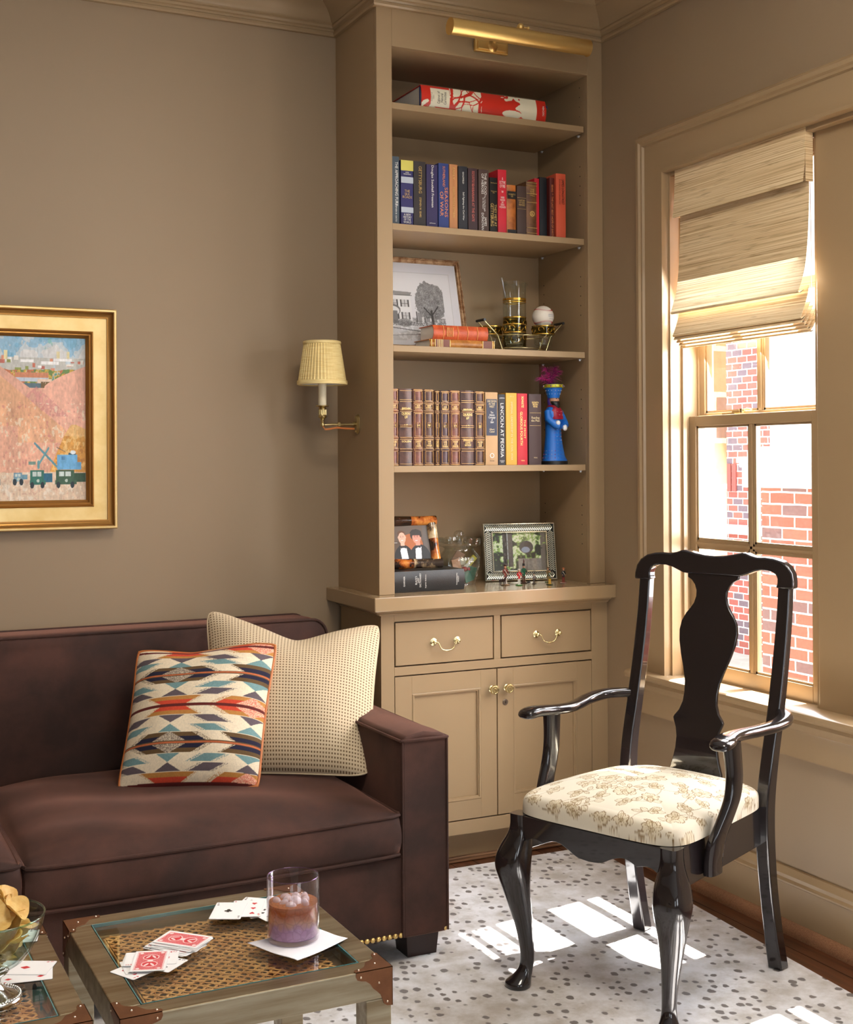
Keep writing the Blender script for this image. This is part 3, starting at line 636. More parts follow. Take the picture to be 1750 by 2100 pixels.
def paint_cols(U, V):
    # x measured leftwards from the right edge in units of the picture height; y up
    X = -(1-U)*W/H*1.85; Yv = V; p = Paint(X, Yv, srgb(150,190,215)); n1 = fbm(X*6, Yv*9, 3); n2 = fbm(X*30, Yv*40, 5)
    p.put((n1 > .45), srgb(206,212,214), .8); p.put(n1 > .6, srgb(222,220,218), .8); p.put((n1 < .33), srgb(110,172,204), .6); p.put((np.abs(X+.42) < .05)&(n2 > .5)&(Yv > .93), srgb(120,186,170), .6)
    # far town
    p.put((Yv < .875)&(Yv > .6), srgb(196,196,190)); rnd = random.Random(4)
    for _ in range(90):
        x = -rnd.random()*1.4; y = .64+rnd.random()*.22; w = .02+rnd.random()*.07; h = .008+rnd.random()*.02
        p.rect(x, y, x+w, y+h, rnd.choice([srgb(236,232,224),srgb(222,150,120),srgb(206,120,96),srgb(230,210,150),srgb(200,214,222),srgb(190,110,96),srgb(150,160,90),srgb(240,240,240)]))
    for x, w in ((-.20,.03),(-.31,.035),(-.88,.04),(-1.1,.05)): p.rect(x-w/2, .86, x+w/2, .915, srgb(228,216,170))
    for x0, x1, y in ((-.72,-.58,.845),(-.36,-.16,.855),(-.50,-.30,.835)): p.rect(x0, y, x1, y+.018, srgb(244,244,244))
    gr = (Yv < .80+.03*(n1-.5))&(Yv > .60); p.put(gr&(n2 > .42), srgb(206,168,70)); p.put(gr&(n2 > .55), srgb(110,140,80)); p.put(gr&(n2 < .34), srgb(96,150,130)); p.put(gr&(fbm(X*22,Yv*22,9) > .58), srgb(196,120,84))
    p.rect(-.78,.752,-.42,.785, srgb(208,138,104)); p.rect(-.78,.730,-.42,.752, srgb(196,206,220)); p.rect(-.54,.71,-.38,.745, srgb(230,206,186)); p.rect(-.56,.705,-.38,.712, srgb(178,96,72))
    p.put((Yv < .72)&(Yv > .6)&(X > -.84)&(X < -.50), srgb(92,116,128)); p.put((Yv < .73)&(Yv > .6)&(X > -.50)&(X < -.34)&(n2 > .45), srgb(120,96,60))
    # pink spoil heaps
    pink = np.array(srgb(232,178,156))[None]*(.80+.42*fbm(X*5,Yv*5,11))[:,None]; pink = pink*(.85+.3*n2)[:,None]; pk2 = np.array(srgb(232,178,134))[None]*(.7+.6*fbm(X*11,Yv*9,12))[:,None]
    def hill(yl, c): p.put(Yv < yl, c)
    hill(np.where(X > -.46, .70+.13*np.clip((X+.46)/.46,0,1)**.75, .70+.20*np.clip((-.62-X)/.5,0,2)-.01), np.clip(pink,0,1))
    p.put((Yv < .70-.5*(np.abs(X+.55))) & (Yv > .52)&(n2>.4), srgb(206,134,134), .55)
    hill(.66-.62*(X+.95)*.75+.01*(n2-.5), np.clip(pk2*.95+.02,0,1)) if False else None
    p.put(Yv < .86-.46*(X+1.15), np.clip(pk2,0,1), .75); hill(.36+.0*X+np.where(X > -.75, .0, .1), np.clip(pink*np.array([1.0,.98,.92]),0,1))
    p.put((n2 > .66)&(Yv < .6)&(Yv > .2), srgb(240,222,196), .7); p.put((n2 < .27)&(Yv < .62)&(Yv > .2), srgb(206,128,126), .6)
    # ochre mound
    m = Yv < .47-1.9*np.clip(-.14-X-.02,0,1)**1.35-.25*np.clip(X+.12,0,1); oc = np.array(srgb(222,160,76))[None]*(.7+.6*fbm(X*14,Yv*7,21))[:,None]
    p.put(m&(Yv > .17), np.clip(oc,0,1)); p.put(m&(Yv > .17)&(n2 > .58), srgb(240,200,130), .8); p.put(m&(Yv > .2)&(n2 < .34), srgb(186,120,56), .7)
    p.put((Yv > .40)&(Yv < .47)&(X > -.45)&m, srgb(242,200,140), .6)
    # pale ground
    g = Yv < .175+.01*n1; p.put(g, np.clip(np.array(srgb(226,200,174))[None]*(.8+.4*fbm(X*9,Yv*30,31))[:,None],0,1)); p.put(g&(n2 > .6), srgb(238,226,210), .7); p.put(g&(n2 < .3), srgb(206,160,140), .6)
    # crane shovel
    p.line(-.57,.355,-.30,.195,.008,srgb(96,150,164)); p.line(-.42,.325,-.53,.225,.008,srgb(104,160,170)); p.line(-.53,.24,-.53,.21,.012,srgb(104,160,170)); p.rect(-.64,.225,-.56,.245,srgb(120,150,140)); p.line(-.33,.33,-.24,.305,.002,srgb(90,90,90))
    p.rect(-.325,.195,-.10,.285,srgb(112,176,222)); p.rect(-.12,.195,-.06,.240,srgb(104,166,212)); p.rect(-.28,.255,-.24,.275,srgb(86,140,190)); p.rect(-.20,.285,-.12,.298,srgb(60,90,110)); p.ell(-.15,.30,.03,.012,srgb(230,236,240))
    # trucks
    def truck(x, w, c1, c2, h=.075, y=.105):
        p.rect(x, y, x+w*.62, y+h*1.15, c1); p.rect(x+w*.6, y+.012, x+w, y+h*.9, c2); p.rect(x+w*.1, y+h*.65, x+w*.5, y+h*1.02, srgb(206,220,216)); p.rect(x+w*.28,y+h*.65,x+w*.31,y+h*1.02,c1)
        p.rect(x-.008, y, x+w*.7, y+h*.35, c1); p.ell(x+w*.08, y-.004, .022, .02, srgb(38,52,60)); p.ell(x+w*.55, y-.004, .022, .02, srgb(38,52,60)); p.ell(x+w*.35,y+h*.3,.016,.01,srgb(190,206,196))
    truck(-.62,.24,srgb(54,118,104),srgb(44,106,134)); truck(-.34,.33,srgb(64,96,74),srgb(52,84,62)); truck(-.80,.15,srgb(120,160,180),srgb(110,156,176),.045,.125)
    p.rect(-1.25,.10,-.98,.16,srgb(54,120,142)); p.ell(-1.12,.15,.12,.035,srgb(70,130,148)); p.ell(-.98,.10,.025,.022,srgb(34,80,110)); p.rect(-1.1,.15,-1.04,.172,srgb(160,196,200)); p.rect(-1.02,.105,-.94,.14,srgb(50,112,136))
    k = fbm(X*60, Yv*45, 40)-.5; p.c = np.clip(p.c*(1+.45*k)[:,None], 0, 1); return p.c
def paint_pos(U, V):
    x = cx0+U*W; z = cz0+V*H; y = -.0115-.0008*fbm(U*80, V*60, 2); return np.stack([x, y, z], 1)
grid_obj('canvas', 560, 420, paint_pos, paint_cols, vcol_mat('oil_paint', .45), pt, solid=.004)
obj('wall_spacer', MB().box(PX0+.05, -.010, PZ0+.05, PX1-.05, -.0015, PZ1-.05), mat('frame_backing', (.1,.07,.05), .8), pt, smooth=None)

# ================================================================== SOFA
so = thing('sofa', 'dark brown velvet sofa with nailhead trim against the taupe wall', 'sofa', (-2.09, -.57, .012))
SX1, SX0 = -.990, -3.19; AX = -1.126; SF = -1.062; V_ = M_velvet
def rbox(x0,y0,z0,x1,y1,z1): return MB().box(x0,y0,z0,x1,y1,z1)
def piping(mb, pts, r=.0042, closed=False): return mb.tube(pts, r, 8, closed)
def arm(xa, xb):
    secs = []
    for y, dz, ins in ((-.10,.0,0),(-.30,-.002,0),(-.70,-.004,0),(-.90,-.003,0),(-1.0,.001,0),(SF,0,0)):
        r = .010
        secs.append([(xa,y,.085),(xb,y,.085),(xb,y,.615-r+dz),(xb-r,y,.618+dz),((xa+xb)/2,y,.627+dz),(xa+r,y,.618+dz),(xa,y,.615-r+dz)])
    a = obj('arm', MB().loft(secs), V_, so, bevel=.008, smooth=50, seg=3)
    m = MB(); z = .605
    for x in (xa-.001, xb+.001): piping(m, [(x,y,z+dz) for y, dz in ((-.12,.002),(-.5,-.001),(-.9,0),(SF+.002,.002))])
    piping(m, [(xa-.001,SF+.002,z+.002),(xa+.004,SF-.002,z+.003),(xb-.004,SF-.002,z+.003),(xb+.001,SF+.002,z+.002)])
    for x in (xa+.002, xb-.002): piping(m, [(x,SF-.001,.09),(x,SF-.001,z)], .003)
    obj('welt', m, V_, a)
arm(AX, SX1); arm(SX0, SX0+.136)
# back with a welt round its front face
bx0, bx1 = SX0+.02, -1.022
secs = []
def backsec(y, ins, zt):
    r = .05; x0, x1 = bx0+ins, bx1-ins; pts = [(x0,y,.20),(x1,y,.20)]
    pts += [(x1-r+r*math.cos(a), y, zt-r+r*math.sin(a)) for a in [PI/2*k/6 for k in range(7)]]
    pts += [(x0+r-r*math.sin(a), y, zt-r+r*math.cos(a)) for a in [PI/2*k/6 for k in range(7)]]
    return pts
bs = [backsec(-.085,.012,.828), backsec(-.092,.002,.838), backsec(-.20,0,.842), backsec(-.262,.002,.840), backsec(-.272,.010,.832)]
bk = obj('back', MB().loft(bs), V_, so, smooth=50)
q = backsec(-.268,.001,.8405)[1:-1]; obj('welt', MB().tube([q[0]]+q[1:], .0042, 8), V_, bk)
q = backsec(-.090,.003,.8385)[1:-1]; obj('welt', MB().tube([q[0]]+q[1:], .0042, 8), V_, bk)
obj('front_rail', MB().box(SX0+.01, SF+.006, .085, SX1-.006, SF+.05, .300).box(SX0+.14, SF+.04, .2, AX-.002, -.25, .298), V_, so, bevel=.006, smooth=None)
obj('side_rail', MB().box(SX1-.03, SF+.05, .085, SX1-.004, -.10, .30).box(SX0+.004, SF+.05, .085, SX0+.03, -.10, .30), V_, so, smooth=None)
def seat_cushion(x0, x1, seed):
    n = 40; m = MB(); rows = []
    y0, y1, z0, z1 = SF-.004, -.275, .302, .412
    def P(u, v, top):   # u,v in -1..1
        ed = lambda t: math.copysign(1-(1-abs(t))**1.0, t)
        x = (x0+x1)/2+(x1-x0)/2*u; y = (y0+y1)/2+(y1-y0)/2*v
        fx = 1-abs(u)**6; fy = 1-abs(v)**5
        w = .004*math.sin(7*u+seed)+.003*math.sin(11*v+5*u+seed)
        z = z1+.050*(max(fx,0)**.8)*(max(fy,0)**.8)+w*fx*fy if top else z0+.004*(1-fx*fy)
        # rounded plan corners and slack front
        c = max(0, abs(u)-.94)/.06; d = max(0, abs(v)-.94)/.06
        x -= math.copysign((x1-x0)/2*.012*c*d, u); y -= math.copysign(.008*c*d, v)
        if v < -.9: z += -.006*math.sin((u+1)*1.6+seed)
        return (x, y, z)
    T = [[P(-1+2*i/n, -1+2*j/n, True) for i in range(n+1)] for j in range(n+1)]
    B = [[P(-1+2*i/n, -1+2*j/n, False) for i in range(n+1)] for j in range(n+1)]
    for G in (T, B):
        o = len(m.v); m.v += [p for r in G for p in r]; m.f += [(o+j*(n+1)+i, o+j*(n+1)+i+1, o+(j+1)*(n+1)+i+1, o+(j+1)*(n+1)+i) for j in range(n) for i in range(n)]
    ring = lambda G: [G[0][i] for i in range(n)]+[G[j][n] for j in range(n)]+[G[n][n-i] for i in range(n)]+[G[n-j][0] for j in range(n)]
    rt, rb = ring(T), ring(B); k = len(rt); rows = []
    cx, cy = (x0+x1)/2, (y0+y1)/2
    for s in range(7):
        t = s/6; bul = .012*math.sin(PI*t); r = []
        for a, (p, q) in enumerate(zip(rt, rb)):
            x = p[0]*(1-t)+q[0]*t; y = p[1]*(1-t)+q[1]*t; z = p[2]*(1-t)+q[2]*t
            dl = math.hypot(x-cx, (y-cy)); wr = .0022*math.sin(a*.9+3*t+seed)*math.sin(PI*t)
            ox = (bul+wr)*(1 if x > x1-.01 else -1 if x < x0+.01 else 0)*.3; oy = (bul+wr)*(1 if y > y1-.01 else -1 if y < y0+.01 else 0)
            r.append((x+ox, y+oy, z))
        rows.append(r)
    m.loft(rows, cap=False)
    c = obj('seat_cushion', m, V_, so, smooth=60)
    bm = bmesh.new(); bm.from_mesh(c.data); bmesh.ops.remove_doubles(bm, verts=bm.verts, dist=.0005); bmesh.ops.recalc_face_normals(bm, faces=bm.faces); bm.to_mesh(c.data); bm.free()
    out = lambda R, dz: [(p[0]+(.001 if p[0] > cx else -.001)*0, p[1]-(.0035 if p[1] < y0+.02 else 0), p[2]+dz) for p in R]
    obj('welt', MB().tube(out(rt, 0), .0048, 8, closed=True).tube(out(rb, .002), .0044, 8, closed=True), V_, c)
seat_cushion(-2.092, AX-.003, .4); seat_cushion(SX0+.139, -2.096, 1.9)
# nailheads: front edge
nail = MB().lathe([(.0072,0),(.0066,.0022),(.0045,.0042),(.0018,.0052),(.0001,.0055)], n=14); nail.xf(Matrix.Rotation(PI/2, 4, 'X'))
n0 = obj('nailhead', nail, M_brass, so, local=True, smooth=80); L0 = Vector(so.location)
xs = [SX1-.008-.0163*i for i in range(132)]
n0.location = Vector((xs[0], SF+.004, .094))-L0
for x in xs[1:100]:
    c = n0.copy(); COL.objects.link(c); c.parent = so; c.location = Vector((x, SF+.0055, .094))-L0
m = MB()
for x in xs[100:]:
    o = len(m.v); m.add([(p[0]+x, p[1]+SF+.0055, p[2]+.094) for p in nail.v], nail.f)
obj('nailhead_row', m, M_brass, so, smooth=80, kind='stuff')
M_dk = mat('dark_wood', srgb(44,24,22), .35)
for x in (SX1-.104, SX0+.006):
    for y in (SF+.045, -.20):
        obj('foot', MB().loft([[(x+.006,y+.006,.0125),(x+.092,y+.006,.0125),(x+.092,y+.079,.0125),(x+.006,y+.079,.0125)],[(x,y,.085),(x+.098,y,.085),(x+.098,y+.085,.085),(x,y+.085,.085)]]), M_dk, so, smooth=None)
# ================================================================== RUG
def rug_mat():
    m = bpy.data.materials.new('spotted_rug'); m.use_nodes = True; nt = m.node_tree; p = nt.nodes['Principled BSDF']; N = nt.nodes.new; L = nt.links.new
    tc = N('ShaderNodeTexCoord'); w = N('ShaderNodeTexNoise'); w.inputs['Scale'].default_value = 70; w.inputs['Detail'].default_value = 2; L(tc.outputs['Object'], w.inputs['Vector'])
    wa = N('ShaderNodeVectorMath'); wa.operation = 'MULTIPLY_ADD'; wa.inputs[1].default_value = (.011,.011,.0); L(w.outputs['Color'], wa.inputs[0]); L(tc.outputs['Object'], wa.inputs[2])
    mp = N('ShaderNodeMapping'); mp.inputs['Scale'].default_value = (1,.86,0); mp.inputs['Rotation'].default_value = (0,0,.25); L(wa.outputs[0], mp.inputs['Vector'])
    v = N('ShaderNodeTexVoronoi'); v.inputs['Scale'].default_value = 31; v.inputs['Randomness'].default_value = .55; L(mp.outputs[0], v.inputs['Vector'])
    sp = N('ShaderNodeSeparateColor'); L(v.outputs['Color'], sp.inputs[0]); r = N('ShaderNodeMapRange'); r.inputs[3].default_value = .25; r.inputs[4].default_value = .35; L(sp.outputs[0], r.inputs[0])
    lt = N('ShaderNodeMath'); lt.operation = 'SUBTRACT'; L(r.outputs[0], lt.inputs[0]); L(v.outputs['Distance'], lt.inputs[1]); st = N('ShaderNodeMapRange'); st.inputs[1].default_value = -.02; st.inputs[2].default_value = .05; L(lt.outputs[0], st.inputs[0])
    n = N('ShaderNodeTexNoise'); n.inputs['Scale'].default_value = 9; n.inputs['Detail'].default_value = 7; n.inputs['Roughness'].default_value = .65; L(tc.outputs['Object'], n.inputs['Vector'])
    cr = N('ShaderNodeValToRGB'); cr.color_ramp.elements[0].position = .36; cr.color_ramp.elements[0].color = (*srgb(186,178,170),1); cr.color_ramp.elements[1].position = .62; cr.color_ramp.elements[1].color = (*srgb(228,226,228),1); L(n.outputs['Fac'], cr.inputs['Fac'])
    mx = N('ShaderNodeMix'); mx.data_type = 'RGBA'; L(st.outputs[0], mx.inputs[0]); L(cr.outputs['Color'], mx.inputs[6]); mx.inputs[7].default_value = (*srgb(116,108,104),1); L(mx.outputs[2], p.inputs['Base Color'])
    p.inputs['Roughness'].default_value = .95; p.inputs['Sheen Weight'].default_value = .2
    f = N('ShaderNodeTexNoise'); f.inputs['Scale'].default_value = 700; L(tc.outputs['Object'], f.inputs['Vector']); bp = N('ShaderNodeBump'); bp.inputs['Strength'].default_value = .35; bp.inputs['Distance'].default_value = .002; L(f.outputs['Fac'], bp.inputs['Height']); L(bp.outputs[0], p.inputs['Normal'])
    return m
quad = [(-4.6,-.395),(-.100,-.395),(-.445,-5.2),(-4.6,-5.2)]
rg = obj('area_rug', MB().prism(quad, lambda x,y:(x,y,.0005), lambda x,y:(x,y,.012)), rug_mat(), smooth=None)
tag(rg, 'pale grey rug with scattered dark spots under sofa, tables and chair', 'rug')

# ================================================================== THROW PILLOWS
def pillow(root, TL, TR, BR, BL, thick, name, colf, mt, n=200, pinch=.06, ears=1.0, droop=0.0, sag=0.0, pipe=None, pr=.004, ptop=None, rnd_=.04, dent=0, dx_=0, dw=.3):
    TL, TR, BR, BL = [np.array(p) for p in (TL,TR,BR,BL)]
    nrm = np.cross(TR-BL, TL-BR); nrm = nrm/np.linalg.norm(nrm)
    if nrm[1] > 0: nrm = -nrm
    up = ((TL+TR)-(BL+BR)); up /= np.linalg.norm(up)
    def edge(U, V):
        a = 2*U-1; c = 2*V-1
        # pull the sides in between the corners
        pu = pinch*(1-np.abs(c)**2.2)*np.sign(a)*np.abs(a)**3; pv = (pinch if ptop is None else np.where(c > 0, ptop, pinch*.5))*(1-np.abs(a)**2.2)*np.sign(c)*np.abs(c)**3
        rc = 1-rnd_*np.abs(a)**7*np.abs(c)**7; a1 = a*rc; c1 = c*rc
        dn = dent*np.clip(1-np.sqrt((a-dx_)**2+.004)/dw,0,1)**1.15*np.clip(c,0,1)**2.5
        u = .5+(a1-pu)/2; v = .5+(c1-pv)/2-dn
        P = (BL[None]*((1-u)*(1-v))[:,None]+BR[None]*(u*(1-v))[:,None]+TL[None]*((1-u)*v)[:,None]+TR[None]*(u*v)[:,None]); return P, a, c
    def surf(sgn):
        def f(U, V):
            P, a, c = edge(U, V)
            t = (np.clip(1-np.abs(a)**2.4,0,1)**.62)*(np.clip(1-np.abs(c)**2.4,0,1)**.62)
            # puckers running to the corners and a chop dent at the top
            t = t*(1-1.6*dent*np.exp(-((a-dx_)/(.45))**2)*np.clip(c,0,1)**1.2*2) + .012*np.sin(9*a+4*c)*t + .010*np.sin(5*c-7*a)*t
            return P+nrm[None]*(sgn*thick*t)[:,None]
        return f
    def uvf(U, V):
        a = 2*U-1; c = 2*V-1; rc = 1-rnd_*np.abs(a)**7*np.abs(c)**7; return .5+a*rc*(1-pinch*.5)/2, .5+c*rc/2
    o = grid_obj(name, n, n, surf(1), colf, mt, root, uvf=uvf); grid_obj('back_cover', 60, 60, surf(-1), None, ptop_mat, root)
    if pipe:
        q = np.concatenate([np.linspace(0,1,40)[:-1], np.ones(39), np.linspace(1,0,40)[:-1], np.zeros(39)]); w = np.concatenate([np.zeros(39), np.linspace(0,1,40)[:-1], np.ones(39), np.linspace(1,0,40)[:-1]])
        P, _, _ = edge(q, w); obj('piping', MB().tube([tuple(p) for p in P], pr, 8, closed=True), pipe, root, smooth=80)
    return o
ptop_mat = mat('pillow_back', srgb(190,150,110), .9)
CR, TE, PU, OL, NV, OC, RD, MR, RU = srgb(232,216,188), srgb(112,146,148), srgb(96,84,90), srgb(98,74,44), srgb(30,28,52), srgb(186,128,62), srgb(204,70,44), srgb(96,30,26), srgb(190,100,60)
def kilim(U, V):
    x = (U*1.0)*830/450.; y = V*900/200.            # half periods across / up
    x = x - .02; n = fbm(U*160, V*160, 3, 2); n2 = value_noise(U*420, V*420, 5); p = Paint(x, y, CR)
    # row centres: red at y=.05, 2.25, 4.35 ; navy at 1.15, 3.30 (units of half periods)
    for yc, kind in ((.05,'r'),(1.12,'n'),(2.22,'r'),(3.28,'n'),(4.32,'r')):
        dv = np.abs(y-yc)
        for ph in (-1,0,1,2,3):
            xd = .66 + (ph if kind == 'n' else ph+1) * 1.0     # speckled diamond sits here on even steps
            if (ph % 2 == 0): c = xd
            else: continue
            du = np.abs(x-c)
            c2 = c+1.0; db = np.minimum(np.abs(x-c2), np.abs(x-(c2-2)))
            a1, a2 = (OL, NV) if kind == 'n' else (OC, RD)
            band = (dv < .29); inner = (dv < .17)
            bow = db < .13+.75*dv; fl = (du > .24*(1-dv/.30)) & (du < .50-.75*dv)
            p.put(band&bow, a1); p.put(inner&bow, a2); p.put(band&fl, a1); p.put(inner&fl, a2)
            fr = (du > .50-.75*dv)&(du < .58-.75*dv)&band; p.put(fr&(n2 > .5), a1, .8); p.put((bow ^ (db < .17+.75*dv))&band&(n2 > .5), a1, .7)
            dia = (du/.25+dv/.31) < 1; sp = np.array(srgb(120,106,98) if kind == 'n' else srgb(214,120,100)); s2 = np.array(srgb(200,184,160) if kind == 'n' else srgb(238,190,160))
            p.put(dia, sp); p.put(dia&(n2 > .52), s2)
            p.put((dv < .045)&(dv > .0), MR if kind == 'r' else OL); 
            if kind == 'n': p.put(dv < .022, RU)
            # floating triangles and slanted bars
            tr = lambda cx, b, t, w, col: p.put((dv > b)&(dv < t)&(np.abs(x-cx) < w*((t-dv)/(t-b))), col)
            T1, T2 = (TE, PU) if kind == 'n' else (PU, TE)
            for cc, A, B in ((c, .34, .46), (c2, .34, .50), (c2-2, .34, .50)):
                tr(cc, .30, .53, .15 if cc == c else .17, T1)
            for s in (-1, 1):
                for cc in (c, c2, c2-2):
                    k = s*(x-cc)-.50+(.9 if cc == c else -.9)*(dv-.42); bd = (dv > .31)&(dv < .52); p.put(bd&(np.abs(k) < .13), T1); p.put(bd&(k > .13)&(k < .19)&(n2 > .5), T1, .7)
    p.c = np.clip(p.c*(.86+.28*n)[:,None], 0, 1); return p.c
M_kil = vcol_mat('wool_kilim', .95, bump=(700,.3)); M_lea = mat('tan_leather_piping', srgb(186,108,52), .45)
k1 = thing('throw_pillow', 'cream pillow with blue, red and brown diamond stripes and tan leather piping', 'pillow', (-1.54,-.60,.45))
pillow(k1, (-1.665,-.385,.800), (-1.298,-.575,.818), (-1.428,-.785,.455), (-1.775,-.600,.448), .088, 'cover', kilim, M_kil, n=300, pinch=.05, pipe=M_lea, pr=.0048, ptop=.0, rnd_=.035, dent=.055, dx_=-.2, dw=.9)
def tweed():
    m = mat('basketweave_linen', srgb(206,184,150), .9); nt = m.node_tree; N = nt.nodes.new; L = nt.links.new; p = nt.nodes['Principled BSDF']
    uv = N('ShaderNodeUVMap'); mp = N('ShaderNodeMapping'); mp.inputs['Scale'].default_value = (58,54,1); L(uv.outputs[0], mp.inputs['Vector'])
    f = N('ShaderNodeVectorMath'); f.operation = 'FRACTION'; L(mp.outputs[0], f.inputs[0]); s = N('ShaderNodeSeparateXYZ'); L(f.outputs[0], s.inputs[0])
    def near(o):
        a = N('ShaderNodeMath'); a.operation = 'SUBTRACT'; L(o, a.inputs[0]); a.inputs[1].default_value = .5; b_ = N('ShaderNodeMath'); b_.operation = 'ABSOLUTE'; L(a.outputs[0], b_.inputs[0]); return b_.outputs[0]
    mxx = N('ShaderNodeMath'); mxx.operation = 'MAXIMUM'; L(near(s.outputs[0]), mxx.inputs[0]); L(near(s.outputs[1]), mxx.inputs[1])
    r = N('ShaderNodeMapRange'); r.inputs[1].default_value = .19; r.inputs[2].default_value = .27; L(mxx.outputs[0], r.inputs[0])
    mx = N('ShaderNodeMix'); mx.data_type = 'RGBA'; L(r.outputs[0], mx.inputs[0]); mx.inputs[6].default_value = (*srgb(122,96,70),1); mx.inputs[7].default_value = (*srgb(214,194,162),1); L(mx.outputs[2], p.inputs['Base Color'])
    bp = N('ShaderNodeBump'); bp.inputs['Strength'].default_value = .6; bp.inputs['Distance'].default_value = .002; L(r.outputs[0], bp.inputs['Height']); L(bp.outputs[0], p.inputs['Normal']); return m
M_tw = tweed(); ptop_mat = mat('linen_back', srgb(200,178,146), .9)
k2 = thing('throw_pillow', 'large beige basketweave pillow leaning on the sofa back behind the patterned one', 'pillow', (-1.26,-.5,.45))
pillow(k2, (-1.448,-.330,.902), (-.915,-.470,.842), (-1.120,-.850,.465), (-1.50,-.56,.455), .110, 'cover', None, M_tw, n=160, pinch=.055, pipe=M_tw, pr=.003, ptop=.0, rnd_=.06, dent=.19, dx_=.03, dw=.97)

# ================================================================== ARMCHAIR
ch = thing('armchair', 'black lacquered armchair with vase splat and cream floral seat, in front of the window', 'chair', (-.326,-1.317,.0125), math.radians(-158.876))
def C_(name, mb, par=ch, m=M_lac, **k):
    mb.v = [(p[0], p[1], p[2]-.0125) for p in mb.v]; return obj(name, mb, m, par, local=True, **k)
def rsec(cx, cy, z, w, d, n=24, e=3.2, rot=0):
    out = []
    for k in range(n):
        a = 2*PI*k/n+.13; c, s = math.cos(a), math.sin(a); r = (abs(c)**e+abs(s)**e)**(-1/e); x, y = w/2*r*c, d/2*r*s
        out.append((cx+x*math.cos(rot)-y*math.sin(rot), cy+x*math.sin(rot)+y*math.cos(rot), z))
    return out
# rear legs that run up into the back posts: (z, u, v, du, dv)
pst = [(.0125,-.004,.2105,.040,.040),(.10,.018,.210,.039,.038),(.22,.042,.2095,.039,.036),(.34,.058,.210,.042,.036),(.45,.062,.212,.044,.035),(.56,.046,.2155,.038,.035),(.69,.012,.217,.034,.036),(.82,-.018,.217,.031,.036),(.93,-.038,.217,.029,.035),(1.012,-.048,.217,.028,.034)]
for s in (-1, 1):
    q = smooth_curve(pst, 4); secs = []
    for z, u, v, du, dv in q:
        h, w = du/2, dv/2; secs.append([(u-h, s*v-w, z),(u+h, s*v-w, z),(u+h, s*v+w, z),(u-h, s*v+w, z)])
    C_('rear_leg', MB().loft(secs), bevel=.004, smooth=40)
# crest rail
top = [(0,1.0815),(.03,1.083),(.06,1.088),(.088,1.0945),(.100,1.0935),(.115,1.088),(.135,1.084),(.160,1.085),(.185,1.083),(.210,1.077),(.230,1.064),(.242,1.046),(.2465,1.025),(.2465,1.006),(.1945,1.006),(.1985,1.018),(.1985,1.030),(.193,1.041),(.182,1.047),(.168,1.050),(.150,1.050),(.130,1.046),(.110,1.038),(.092,1.031),(.078,1.030),(0,1.031)]
poly = top + [(-a, b) for a, b in reversed(top[1:-1])]
bow = lambda v, z: -.046-.010*(1-(v/.25)**2)-.10*(z-1.03)
C_('crest_rail', MB().prism(poly, lambda v,z:(bow(v,z)-.014,v,z), lambda v,z:(bow(v,z)+.017,v,z)), bevel=.0045, smooth=40, seg=3)
# vase splat, S-curved
sp = [(.470,.080,.052),(.505,.079,.052),(.535,.070,.050),(.560,.0645,.048),(.590,.063,.044),(.615,.067,.041),(.632,.0745,.038),(.640,.0770,.037),(.646,.0740,.036),(.662,.061,.033),(.685,.0525,.028),(.710,.0505,.022),(.740,.0535,.014),(.775,.064,.005),(.810,.0765,-.004),(.845,.0865,-.013),(.875,.0895,-.019),(.900,.085,-.024),(.922,.073,-.028),(.935,.0625,-.031),(.950,.0525,-.034),(.968,.047,-.037),(.985,.0475,-.040),(1.000,.0540,-.043),(1.013,.0660,-.046),(1.020,.0790,-.047),(1.034,.080,-.050)]
secs = [[(u-.0055,-w,z),(u+.0055,-w,z),(u+.0055,w,z),(u-.0055,w,z)] for z, w, u in sp]
C_('splat', MB().loft(secs), bevel=.002, smooth=40)
C_('splat_shoe', MB().loft([[(.030,-.20,z),(.075+q,-.20,z),(.075+q,.20,z),(.030,.20,z)] for z, q in ((.40,0),(.452,0),(.468,-.006),(.478,-.016))]), bevel=.002, smooth=None)
# seat rails
def seg_box(a, c, t, z0, z1): # a->c outer edge, thickness t inward (left of travel)
    a, c = Vector(a), Vector(c); d = (c-a).normalized(); n_ = Vector((-d.y, d.x))*t
    return MB().prism([tuple(a), tuple(c), tuple(c+n_), tuple(a+n_)], lambda x,y:(x,y,z0), lambda x,y:(x,y,z1))
C_('side_rail', seg_box((.045,.205),(.530,.243),-.022,.352,.4485), bevel=.002, smooth=None)
C_('side_rail', seg_box((.045,-.205),(.530,-.243),.022,.352,.4485), bevel=.002, smooth=None)
C_('rear_rail', MB().box(.045,-.19,.36,.07,.19,.4485), smooth=None)
ap = smooth_curve([(0,.3745),(.035,.3785),(.065,.393),(.090,.402),(.110,.402),(.1255,.3965),(.138,.391)],4)+smooth_curve([(.138,.391),(.150,.3945),(.168,.397),(.185,.3935),(.200,.383),(.214,.366)],4)[1:]
apoly = [(0,.4485)]+[(v,z) for v,z in ap][::1]; apoly = [(-v,z) for v,z in reversed(ap)]+[(v,z) for v,z in ap[1:]]+[(.214,.4485),(-.214,.4485)]
C_('front_rail', MB().prism(apoly, lambda v,z:(.526,v,z), lambda v,z:(.549,v,z)), bevel=.0015, smooth=40)
